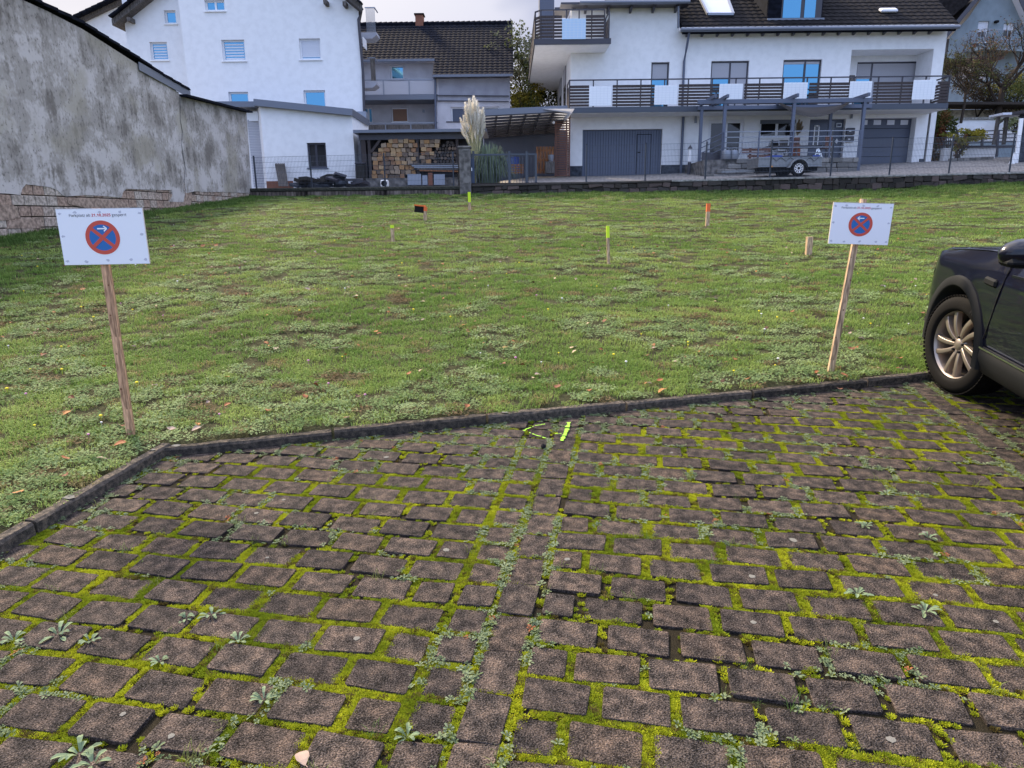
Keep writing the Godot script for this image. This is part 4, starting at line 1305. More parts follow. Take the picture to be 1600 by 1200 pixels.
func build_wheel(o: Node3D, c: Vector3, side: float, steer: float) -> void:
	var W := Node3D.new()
	W.name = "wheel"
	o.add_child(W, true)
	# local y is the axle, pointing outwards
	W.transform = Transform3D(Basis(Vector3.UP, steer) * Basis(Vector3.RIGHT, PI / 2 * side), c)
	var tp := []
	for p in [[0.242, 0.085], [0.250, 0.112], [0.275, 0.122], [0.315, 0.120], [0.340, 0.108], [0.358, 0.088], [0.364, 0.06], [0.365, 0.0], [0.364, -0.06], [0.358, -0.09], [0.33, -0.115], [0.28, -0.12], [0.245, -0.10]]: tp.append(Vector2(p[0], p[1]))
	place(W, "tyre", MB.new().lathe(Transform3D(), tp, 64).mesh(true), M.tyre, Transform3D())
	var tr := MB.new()
	for k in 72:
		for y in [[-0.085, 0.15], [-0.03, -0.15], [0.03, 0.15], [0.085, -0.15]]:
			var b := Basis(Vector3.UP, TAU * k / 72)
			tr.boxt(Transform3D(b * Basis(Vector3.RIGHT, y[1]), b * Vector3(0.3655 if absf(y[0]) < 0.05 else 0.361, y[0], 0)), Vector3(0.006, 0.042, 0.022))
	place(W, "tread", tr.mesh(), M.tyre, Transform3D())
	var rp := []
	for p in [[0.236, 0.080], [0.247, 0.100], [0.249, 0.094], [0.243, 0.082], [0.230, 0.055], [0.222, -0.02], [0.228, -0.1]]: rp.append(Vector2(p[0], p[1]))
	place(W, "rim", MB.new().lathe(Transform3D(), rp, 64).mesh(true), M.alloy, Transform3D())
	place(W, "brake_disc", MB.new().lathe(Transform3D(), [Vector2(0.01, 0.0), Vector2(0.16, 0.0), Vector2(0.16, -0.03), Vector2(0.222, -0.06)], 32).mesh(), M.dark, Transform3D())
	for k in 10:
		var a := TAU * (k / 2) / 5.0 + (0.235 if k % 2 else -0.235) - 0.2
		var inner := TAU * (k / 2) / 5.0 + (0.16 if k % 2 else -0.16) * 2.0 - 0.2 - 0.22
		var pts := []
		for i in 7:
			var t := i / 6.0
			var r := lerpf(0.040, 0.238, t)
			var an := lerpf(inner, a, pow(t, 0.75))
			pts.append(Vector3(cos(an) * r, lerpf(0.070, 0.084, t) + 0.012 * sin(t * PI), sin(an) * r))
		var m := MB.new()
		var rows := []
		for i in 7:
			var t := i / 6.0
			var d: Vector3 = (pts[mini(i + 1, 6)] - pts[maxi(i - 1, 0)]).normalized()
			var s := Vector3.UP.cross(d).normalized() * lerpf(0.013, 0.0185, t)
			var p: Vector3 = pts[i]
			rows.append([p - s * 1.1 - Vector3(0, 0.035, 0), p - s, p - s * 0.75 + Vector3(0, 0.005, 0), p + s * 0.75 + Vector3(0, 0.005, 0), p + s, p + s * 1.1 - Vector3(0, 0.035, 0)])
		m.grid(rows)
		place(W, "spoke", m.mesh(true), M.alloy, Transform3D())
	place(W, "hub_cap", MB.new().lathe(Transform3D(), [Vector2(0.0005, 0.086), Vector2(0.022, 0.085), Vector2(0.030, 0.080), Vector2(0.050, 0.074), Vector2(0.068, 0.055), Vector2(0.075, 0.02)], 24).mesh(true), M.alloy, Transform3D())
	for k in 5:
		var a := TAU * k / 5.0 + 0.42
		place(W, "wheel_nut", MB.new().lathe(Transform3D(), [Vector2(0.0005, 0.012), Vector2(0.009, 0.012), Vector2(0.0105, -0.02)], 6).mesh(), M.dark, Transform3D(Basis(), Vector3(cos(a) * 0.056, 0.078, sin(a) * 0.056)))
	if side < 0.0:
		# raised lettering on the sidewall, running round the tyre
		var word := "HANKOOK"
		for k in word.length():
			var tm := text_mesh(word[k], 0.052, 0.003, true)
			tm.horizontal_alignment = HORIZONTAL_ALIGNMENT_CENTER
			var a := deg_to_rad(62.0 - k * 10.5)
			# seen from outside: x' forward is to the left of the picture
			var outward := Vector3(0, 1, 0)
			var radial := Vector3(cos(a + PI), 0, sin(a)).normalized()
			radial = Vector3(-cos(a), 0, sin(a))
			var tang := radial.cross(outward).normalized() * -1.0
			var bs := Basis(tang, radial, tang.cross(radial))
			if bs.z.y < 0: bs = Basis(-tang, radial, (-tang).cross(radial))
			place(W, "lettering", tm, M.tyre_text, Transform3D(bs, radial * 0.302 + Vector3(0, 0.1215, 0)))

# ---------------------------------------------------------------- old barn wall on the left
const WX := -9.4
func wl(px: float, py: float) -> Vector2:                  # (distance, height) on the wall's face
	var p := on_x(px, py, WX)
	return Vector2(-p.z, p.y)
func wall_t() -> Transform3D: return Transform3D(Basis(Vector3(0, 0, -1), Vector3.UP, Vector3(1, 0, 0)), Vector3(WX, 0, 0))   # local x = distance, y = height, z = out of the wall
func wall_slab(poly: PackedVector2Array, z0: float, z1: float) -> MB:
	var m := MB.new()
	m.prism(poly, wall_t(), z0, z1)
	for p in m.v: m.uv.append(Vector2((-p.z - 8.0) / 18.0, 1.0 - p.y / 7.5))
	return m
func build_barn_wall() -> void:
	var pm := StandardMaterial3D.new()
	pm.albedo_texture = barn_plaster()
	pm.roughness = 0.95
	M.plaster = pm
	var o := thing("barn_wall", "tall weathered grey plaster barn wall with bricks bared along its foot", "wall", Vector3(WX, 0, -17))
	var crack := []
	for i in 9:
		var t := i / 8.0
		crack.append(wl(278.5 + 9.0 * pow(t, 1.3) + [0, 0.6, -0.8, 2.0, -1.0, 0.8, 2.6, -0.6, 0][i], lerpf(150, 302, t)))
	# plaster of the high gable part, down to the ragged lower edge
	var poly := PackedVector2Array()
	poly.append(Vector2(2.0, wl(-62, -60).y + 2.4))
	for q in [[-62, -60], [32, 0], [70, 17], [125, 45], [168, 72], [212, 100], [245, 122], [277, 146]]: poly.append(wl(q[0], q[1]))
	for i in 9: poly.append(crack[i] - Vector2(0.03 + 0.03 * (i % 2), 0))
	for q in [[284, 316], [262, 315], [267, 305], [265, 297], [240, 296.5], [220, 296], [196, 295], [190, 299], [187, 309], [176, 308], [160, 306], [130, 305], [100, 307], [94, 305], [86, 297], [72, 292], [55, 290], [37, 288], [31, 295], [29, 305], [14, 303], [0, 302], [-62, 300]]: poly.append(wl(q[0], q[1]))
	poly.append(Vector2(2.0, 1.6))
	part(o, "plaster", wall_slab(poly, 0.0, 0.045), M.plaster)
	# lower part beyond the crack
	poly = PackedVector2Array()
	for i in 9: poly.append(crack[8 - i] + Vector2(0.03, 0))
	for q in [[283, 151], [330, 163], [383, 176], [392, 303]]: poly.append(wl(q[0], q[1]))
	for q in [[370, 301], [345, 300], [320, 300], [302, 299]]: poly.append(wl(q[0], q[1]))
	part(o, "plaster", wall_slab(poly, 0.0, 0.045), M.plaster)
	var core := MB.new()
	var cp := PackedVector2Array()
	cp.append(Vector2(2.0, wl(-62, -60).y + 2.4))
	for q in [[-62, -60], [277, 147], [383, 178]]: cp.append(wl(q[0], q[1]))
	cp.append(Vector2(25.7, 1.4)); cp.append(Vector2(2.0, 0.0))
	core.prism(cp, wall_t(), -0.4, -0.02)
	part(o, "core", core, mat(Color(0.20, 0.165, 0.145), 0.95, {"tex": M.fine, "scale": 2.0}))
	# bared bricks
	var bm := []
	for k in [[0.55, 0.435, 0.35], [0.60, 0.49, 0.40], [0.49, 0.375, 0.29], [0.63, 0.54, 0.45], [0.51, 0.37, 0.285]]:
		bm.append(mat(Color(k[0], k[1], k[2]), 0.95, {"tex": M.soft, "scale": 1.6, "bump": M.grain_h, "depth": 0.7}))
	var h := 0.43
	var row := 0
	while h < 2.75:
		var bh := 0.205 if h < 2.2 else 0.16
		var d := 7.0 + (0.19 if row % 2 else 0.0)
		while d < 25.4:
			var w := (0.35 + rng.randf_range(-0.03, 0.03)) if d < 21.0 else 0.27
			var ok := h > lawn_h(WX + 0.1, d + w / 2) - bh and h < 2.42 + 0.018 * (d - 13.0)
			if d > 20.9: ok = h > lawn_h(WX + 0.1, d) - bh and h < lawn_h(WX + 0.1, d) + 0.30
			if ok:
				var t := wall_t() * Transform3D(Basis(), Vector3(d + w / 2, h + bh / 2, 0.001 + rng.randf_range(-0.008, 0.010)))
				var b := MB.new().boxt(Transform3D(), Vector3(w - 0.028, bh - 0.020, 0.06), 0.008)
				place(o, "brick", b.mesh(), bm[rng.randi() % 5], Transform3D(t.basis, t.origin - o.position))
			d += w
		h += bh
		row += 1
	# patches of old tan render still stuck over the bricks
	var tan_ := mat(Color(0.50, 0.375, 0.29), 0.95, {"tex": M.soft, "scale": 1.2, "bump": M.grain_h, "depth": 0.8})
	for pt in [[[102, 309], [150, 309], [186, 312], [200, 322], [205, 328], [150, 329], [120, 323], [104, 318]], [[-30, 318], [16, 322], [22, 335], [30, 339], [8, 344], [-30, 346]], [[12, 347], [30, 341], [57, 340], [58, 356], [10, 357]], [[225, 327], [258, 326], [262, 336], [250, 344], [226, 345]], [[268, 299], [297, 301], [298, 322], [284, 328], [266, 326]]]:
		var pp := PackedVector2Array()
		for q in pt: pp.append(wl(q[0], q[1]) + Vector2(rng.randf_range(-0.05, 0.05), rng.randf_range(-0.02, 0.02)))
		part(o, "render_patch", wall_slab(pp, 0.0, 0.043), tan_)
	# verge of the barn roof: slate edge with a zinc flashing at its foot
	var tops := []
	for q in [[-62, -60], [36, 0], [60, 13], [125, 43], [212, 97], [250, 122], [291, 145]]: tops.append(on_x(q[0], q[1], WX))
	for i in tops.size() - 1:
		var a: Vector3 = tops[i] + Vector3(0.06, 0.07, 0)
		var b: Vector3 = tops[i + 1] + Vector3(0.06, 0.07, 0)
		var n := maxi(1, int((b - a).length() / 0.45))
		for k in n:
			var p0 := a.lerp(b, float(k) / n)
			var p1 := a.lerp(b, float(k + 1) / n + 0.03)
			part(o, "verge_slate", MB.new().bar(p0 + Vector3(-0.25, 0.0, 0), p1 + Vector3(-0.25, 0.02, 0), 0.62, 0.035), M.tile)
			part(o, "verge_slate", MB.new().bar(p0 + Vector3(-0.25, 0.04, 0), p1 + Vector3(-0.25, 0.06, 0), 0.58, 0.03), M.tile)
	part(o, "flashing", MB.new().bar(on_x(212, 103, WX) + Vector3(0.08, 0, 0), on_x(293, 148, WX) + Vector3(0.08, 0, 0), 0.02, 0.20), M.zinc)
	part(o, "capping", MB.new().bar(on_x(279, 149, WX), on_x(384, 175, WX), 0.5, 0.06), M.tile)
	# the barn's roof and body behind the wall, out of sight from here
	var rb := MB.new()
	var e0 := on_x(-62, -60, WX)
	var e1 := on_x(291, 145, WX)
	rb.quad(e0 + Vector3(-0.2, 0, 0), e1 + Vector3(-0.2, 0, 0), e1 + Vector3(-9, 0, 0), e0 + Vector3(-9, 0, 0))
	part(o, "barn_roof", rb, M.tile)

# ---------------------------------------------------------------- yard, back wall, fences
func coping_y(x: float) -> float: return 2.60 + 0.0115 * (x + 5.4)
func yard_h(x: float, d: float) -> float:
	var t := clampf((d - 26.0) / 7.0, 0.0, 1.0)
	var far := 3.27 + 0.033 * clampf(x - 5.0, 0.0, 20.0)
	if x < 1.0: far = lerpf(2.75, 3.27, clampf((x + 3.0) / 4.0, 0, 1))
	return lerpf(coping_y(x) - 0.09, far, t) + maxf(0.0, d - 33.0) * 0.06
func build_yard() -> void:
	var rows := []
	for j in 16:
		var d := 25.95 + [0, 0.6, 1.2, 1.8, 2.4, 3.0, 3.6, 4.2, 4.8, 5.4, 6.0, 7.0, 9.0, 13.0, 20.0, 40.0][j] as float
		var row := []
		for i in 41:
			var x := -24.0 + 56.0 * i / 40.0
			row.append(Vector3(x, yard_h(x, d), -d))
		rows.append(row)
	structure(part(self, "yard", MB.new().grid(rows), M.yard, true))
	# courses of paving in the drive, between gate and garage
	var o := thing("retaining_wall", "low dirty concrete retaining wall under the woodshed fence", "wall", Vector3(-5.3, 2.3, -25.9))
	var x0 := WX + 0.05
	var x1 := at(720, 270, 25.9).x
	part(o, "wall_body", MB.new().box(Vector3(x0, 1.7, -25.76), Vector3(x1, coping_y(-4) - 0.13, -26.1)), M.render_old)
	part(o, "coping", MB.new().boxt(Transform3D(Basis(), Vector3((x0 + x1) / 2, coping_y(-4) - 0.065, -25.93)), Vector3(x1 - x0, 0.13, 0.42), 0.03), mat(Color(0.075, 0.075, 0.060), 0.95, {"tex": M.soft, "scale": 2.0, "bump": M.grain_h, "depth": 1.2}))
	var p := thing("concrete_pillar", "stout weathered concrete gate pillar beside the pampas grass", "pillar", at(727, 299, 25.85))
	var r := fr(717.5, 231, 735.5, 299, 25.7)
	part(p, "shaft", MB.new().boxt(Transform3D(Basis(), Vector3((r[0] + r[2]) / 2, (r[1] + r[3]) / 2 - 0.1, -25.88)), Vector3(r[2] - r[0], r[3] - r[1] + 0.2, 0.42), 0.03), M.concrete)
	part(p, "cap", MB.new().boxt(Transform3D(Basis(), Vector3((r[0] + r[2]) / 2, r[3] + 0.03, -25.88)), Vector3(r[2] - r[0] + 0.07, 0.07, 0.49), 0.015), M.concrete)
	# rubble wall right of the pillar
	var w := thing("stone_retaining_wall", "long dark rubble stone retaining wall along the lawn's upper edge", "wall", Vector3(9, 2.3, -25.9))
	part(w, "core", MB.new().box(Vector3(r[2] - 0.1, 1.7, -25.80), Vector3(23.5, coping_y(23) - 0.22, -26.1)), mat(Color(0.065, 0.056, 0.05), 0.95, {"tex": M.fine, "scale": 1.5}))
	for c in 3:
		var x: float = r[2] + 0.02
		while x < 22.6:
			var lw := rng.randf_range(0.18, 0.52)
			var top := coping_y(x) - 0.06
			var bot := 2.14 + 0.2 * smoothstep(12.0, 19.0, x)
			var hh := (top - bot) / 3.0
			var hj := rng.randf_range(0.8, 1.25)
			var b := MB.new().boxt(Transform3D(), Vector3(lw - 0.012, hh * hj, 0.14), 0.02)
			for i in b.v.size(): b.v[i] += Vector3(sin(b.v[i].y * 31.0 + x) * 0.008, sin(b.v[i].x * 23.0 + x * 3) * 0.010, sin(b.v[i].x * 19 + b.v[i].y * 17.0) * 0.008)
			place(w, "stone", b.mesh(), M.rubble[rng.randi() % 5 if x < 7.5 or rng.randf() < 0.4 else 1 + rng.randi() % 2], Transform3D(Basis(Vector3.BACK, rng.randf_range(-0.14, 0.14)), Vector3(x + lw / 2, bot + hh * (c + 0.5) + rng.randf_range(-0.03, 0.03), -25.82 + rng.randf_range(-0.02, 0.03)) - w.position))
			x += lw
	var cx: float = r[2] + 0.02
	while cx < 22.6:
		var l := minf(1.2, 22.6 - cx)
		var pale := cx > 5.5
		part(w, "coping_slab", MB.new().boxt(Transform3D(Basis(Vector3.BACK, 0.0115), Vector3(cx + l / 2, coping_y(cx + l / 2) - 0.03, -25.93)), Vector3(l - 0.008, 0.07, 0.42), 0.012), M.coping if pale else M.rubble[4])
		cx += l
	# fences of welded mesh
	fence("green grey mesh fence on the concrete retaining wall by the woodshed", [[400, 291], [487, 292], [602, 292.5], [709, 291]], 25.9, 1.18)
	fence("long dark mesh fence above the rubble stone wall", [[916, 286], [1008, 284], [1102, 282], [1203, 279.5], [1298, 276], [1390, 273.5], [1483, 271], [1578, 268.5], [1672, 266]], 25.95, 1.31)
	# gate
	var g := thing("garden_gate", "dark steel bar gate with lock plate between pillar and mesh fence", "gate", at(788, 291, 25.95))
	var q := fr(735, 240, 839, 290, 25.95)
	var z := -25.95
	var fm := MB.new()
	fm.box(Vector3(q[0], q[3] - 0.06, z), Vector3(q[2], q[3], z - 0.05)); fm.box(Vector3(q[0], q[1], z), Vector3(q[2], q[1] + 0.06, z - 0.05))
	fm.box(Vector3(q[0], q[1], z + 0.003), Vector3(q[0] + 0.06, q[3], z - 0.053)); fm.box(Vector3(q[2] - 0.07, q[1], z + 0.003), Vector3(q[2], q[3], z - 0.053))
	part(g, "gate_frame", fm, M.steel_dark)
	for px in [740, 796, 823]:
		var b := fr(px - 1.6, 236, px + 1.6, 291, 25.95)
		part(g, "gate_post", MB.new().box(Vector3(b[0], b[1], z + 0.02), Vector3(b[2], b[3], z - 0.06)), M.steel_dark)
	var n := 22
	for i in n:
		var x := lerpf(q[0], q[2], (i + 1.0) / (n + 1))
		part(g, "bar", MB.new().box(Vector3(x - 0.008, q[1] + 0.05, z - 0.017), Vector3(x + 0.008, q[3] - 0.05, z - 0.033)), M.steel_dark)
	var lp := fr(733, 248, 741, 286, 25.9)
	part(g, "lock_plate", MB.new().box(Vector3(lp[0], lp[1], z + 0.03), Vector3(lp[2], lp[3], z + 0.005)), mat(Color(0.03, 0.05, 0.10), 0.5))
	part(g, "handle", MB.new().boxt(Transform3D(Basis(), Vector3((lp[0] + lp[2]) / 2, (lp[1] + lp[3]) / 2 + 0.05, z + 0.06)), Vector3(0.03, 0.12, 0.05), 0.01), M.chrome)

func fence(label: String, posts: Array, d: float, h: float) -> void:
	var P := []
	for q in posts:
		var p := at(q[0], q[1], d)
		P.append(Vector3(p.x, coping_y(p.x) - 0.02, -d))
	var o := thing("mesh_fence", label, "fence", (P[0] + P[-1]) / 2)
	for p in P:
		var ps := part(o, "post", MB.new().boxt(Transform3D(Basis(), p + Vector3(0, h / 2, -0.035)), Vector3(0.05, h + 0.02, 0.05), 0.006), M.steel_dark)
		part(ps, "post_cap", MB.new().boxt(Transform3D(Basis(), p + Vector3(0, h + 0.018, -0.035)), Vector3(0.054, 0.015, 0.054), 0.004), M.dark)
	for i in P.size() - 1:
		var a: Vector3 = P[i]
		var b: Vector3 = P[i + 1]
		var m := MB.new()
		var n := int((b - a).length() / 0.05)
		for k in n + 1:
			var p := a.lerp(b, float(k) / n)
			m.bar(p + Vector3(0, 0.03, 0), p + Vector3(0, h - 0.02, 0), 0.0055, 0.0055, Vector3.RIGHT)
		for k in 7:
			var y := lerpf(0.05, h - 0.03, k / 6.0)
			for zz in [0.006, -0.006]: m.bar(a + Vector3(0, y, zz), b + Vector3(0, y, zz), 0.007, 0.007)
		part(o, "wire_panel", m, M.steel_dark)

# ---------------------------------------------------------------- building helpers
func wall_holes(parent: Node3D, called: String, X0: float, X1: float, Y0: float, Y1: float, d: float, holes: Array, m: Material, deep := 0.16) -> void:
	var xs := [X0, X1]
	var ys := [Y0, Y1]
	for h in holes:
		xs.append(clampf(h[0], X0, X1)); xs.append(clampf(h[2], X0, X1)); ys.append(clampf(h[1], Y0, Y1)); ys.append(clampf(h[3], Y0, Y1))
	xs.sort(); ys.sort()
	var b := MB.new()
	for i in xs.size() - 1:
		for j in ys.size() - 1:
			if xs[i + 1] - xs[i] < 1e-4 or ys[j + 1] - ys[j] < 1e-4: continue
			var cx: float = (xs[i] + xs[i + 1]) / 2
			var cy: float = (ys[j] + ys[j + 1]) / 2
			var hole := false
			for h in holes: hole = hole or (cx > h[0] and cx < h[2] and cy > h[1] and cy < h[3])
			if not hole: b.quad(Vector3(xs[i], ys[j], -d), Vector3(xs[i + 1], ys[j], -d), Vector3(xs[i + 1], ys[j + 1], -d), Vector3(xs[i], ys[j + 1], -d))
	for h in holes:
		var dd: float = h[4] if h.size() > 4 else deep
		b.quad(Vector3(h[0], h[1], -d), Vector3(h[0], h[3], -d), Vector3(h[0], h[3], -d - dd), Vector3(h[0], h[1], -d - dd))
		b.quad(Vector3(h[2], h[1], -d), Vector3(h[2], h[3], -d), Vector3(h[2], h[3], -d - dd), Vector3(h[2], h[1], -d - dd))
		b.quad(Vector3(h[0], h[3], -d), Vector3(h[2], h[3], -d), Vector3(h[2], h[3], -d - dd), Vector3(h[0], h[3], -d - dd))
		b.quad(Vector3(h[0], h[1], -d), Vector3(h[2], h[1], -d), Vector3(h[2], h[1], -d - dd), Vector3(h[0], h[1], -d - dd))
	part(parent, called, b, m)
func window(parent: Node3D, r: Array, d: float, o := {}) -> Node3D:   # o: panes (shares), blind (share per pane), frame, glass, sill
	var W := Node3D.new()
	W.name = o.get("name", "window")
	parent.add_child(W, true)
	var fm: Material = o.get("frame", M.frame_white)
	var z: float = -d - o.get("inset", 0.11)
	var t: float = o.get("t", 0.07)
	var shares: Array = o.get("panes", [1.0])
	var b := MB.new()
	b.box(Vector3(r[0], r[3] - t, z), Vector3(r[2], r[3], z - 0.07)); b.box(Vector3(r[0], r[1], z), Vector3(r[2], r[1] + t, z - 0.07))
	b.box(Vector3(r[0], r[1] + t, z), Vector3(r[0] + t, r[3] - t, z - 0.07)); b.box(Vector3(r[2] - t, r[1] + t, z), Vector3(r[2], r[3] - t, z - 0.07))
	var x: float = r[0] + t
	var wtot: float = r[2] - r[0] - 2 * t
	for i in shares.size():
		var w: float = wtot * shares[i]
		if i < shares.size() - 1: b.box(Vector3(x + w - t * 0.6, r[1] + t, z), Vector3(x + w + t * 0.6, r[3] - t, z - 0.07))
		var gm: Material = o.get("glass", M.pane)
		var g := MB.new()
		g.box(Vector3(x, r[1] + t * 0.6, z - 0.03), Vector3(x + w, r[3] - t * 0.6, z - 0.045))
		part(W, "pane", g, gm)
		var bl: float = o.get("blind", [])[i] if i < o.get("blind", []).size() else 0.0
		if bl > 0.0:
			var y: float = r[3] - t
			var end: float = r[3] - t - (r[3] - r[1] - 2 * t) * bl
			var bb := MB.new()
			while y > end:
				bb.boxt(Transform3D(Basis(Vector3.RIGHT, 0.14), Vector3(x + w / 2, y - 0.025, z - 0.012)), Vector3(w - 0.01, 0.047, 0.008))
				y -= 0.05
			part(W, "roller_blind", bb, o.get("blind_mat", M.blind))
		x += w
	part(W, "frame", b, fm)
	if o.get("sill", true): part(W, "sill", MB.new().box(Vector3(r[0] - 0.05, r[1] - 0.045, -d + 0.06), Vector3(r[2] + 0.05, r[1] - 0.003, z + 0.002)), o.get("sill_mat", M.white_clean))
	return W
func tiles(parent: Node3D, called: String, o: Vector3, along: Vector3, upv: Vector3, w: float, l: float, m: Material, tw := 0.30, cl := 0.34) -> void:   # o: lower left corner; along: eaves direction; upv: up the slope
	var n := along.cross(upv).normalized()
	if n.y < 0: n = -n
	var b := MB.new()
	var nt := int(ceil(w / tw))
	var nc := int(ceil(l / cl))
	for c in nc:
		var rows := []
		for e in 2:
			var row := []
			for i in nt * 4 + 1:
				var ph := float(i % 4) / 4.0
				var wave: float = 0.018 * [0.0, 0.75, 1.0, 0.45][i % 4]
				var y := c * cl + e * cl * 1.02
				row.append(o + along * (i * tw / 4.0) + upv * (y - 0.02 * [0.4, 0, 0, 0.5][i % 4]) + n * (wave + (0.036 if e == 0 else 0.010)))
			rows.append(row)
		b.grid(rows)
		var lip := []
		for p in rows[0]: lip.append(p - n * 0.034)
		b.grid([lip, rows[0]])
	part(parent, called, b, m)
# ---------------------------------------------------------------- white house on the right
const RD := 33.0
func slat_rail(o: Node3D, a: Vector3, b: Vector3, posts: int, skip: Array) -> void:   # balcony railing from a to b (floor level): posts, top rail, seven slats, gaps left for the panels
	var h := 1.12
	part(o, "handrail", MB.new().bar(a + Vector3(0, h, 0), b + Vector3(0, h, 0), 0.05, 0.05), M.frame_dark)
	for i in posts:
		var p := a.lerp(b, float(i) / (posts - 1))
		part(o, "baluster", MB.new().box(p + Vector3(-0.025, -0.05, -0.025), p + Vector3(0.025, h, 0.025)), M.frame_dark)
	var dir := (b - a).normalized()
	var l := (b - a).length()
	var runs := []
	var t := 0.0
	for s in skip:
		runs.append([t, s[0]]); t = s[1]
	runs.append([t, l])
	for q in runs:
		if q[1] - q[0] < 0.15: continue
		for k in 7:
			var y := 0.10 + k * 0.125
			part(o, "slat", MB.new().bar(a + dir * q[0] + Vector3(0, y, 0.035), a + dir * q[1] + Vector3(0, y, 0.035), 0.022, 0.092 if k != 6 else 0.11), M.brown_slat)
func solar_panel(label: String, r: Array, d: float, m: Material) -> void:
	var o := thing("balcony_panel", label, "panel", Vector3((r[0] + r[2]) / 2, r[1], -d), "pale panels hung on the balcony railings")
	part(o, "sheet", MB.new().boxt(Transform3D(Basis(), Vector3((r[0] + r[2]) / 2, (r[1] + r[3]) / 2, -d)), Vector3(r[2] - r[0], r[3] - r[1], 0.03), 0.004), m)
	for i in range(1, 6):
		var x := lerpf(r[0], r[2], i / 6.0)
		part(o, "cell_line", MB.new().box(Vector3(x - 0.006, r[1] + 0.02, -d + 0.014), Vector3(x + 0.006, r[3] - 0.02, -d + 0.0185)), M.solar_line)
	for i in range(1, 8):
		var y := lerpf(r[1], r[3], i / 8.0)
		part(o, "cell_line", MB.new().box(Vector3(r[0] + 0.02, y - 0.004, -d + 0.014), Vector3(r[2] - 0.02, y + 0.004, -d + 0.0175)), M.solar_line)

var roof_o := Vector3.ZERO
var roof_n := Vector3.UP
func on_roof(px: float, py: float, lift := 0.0) -> Vector3:
	var r := ray(px, py)
	return EYE + r * (roof_n.dot(roof_o + roof_n * lift - EYE) / roof_n.dot(r))

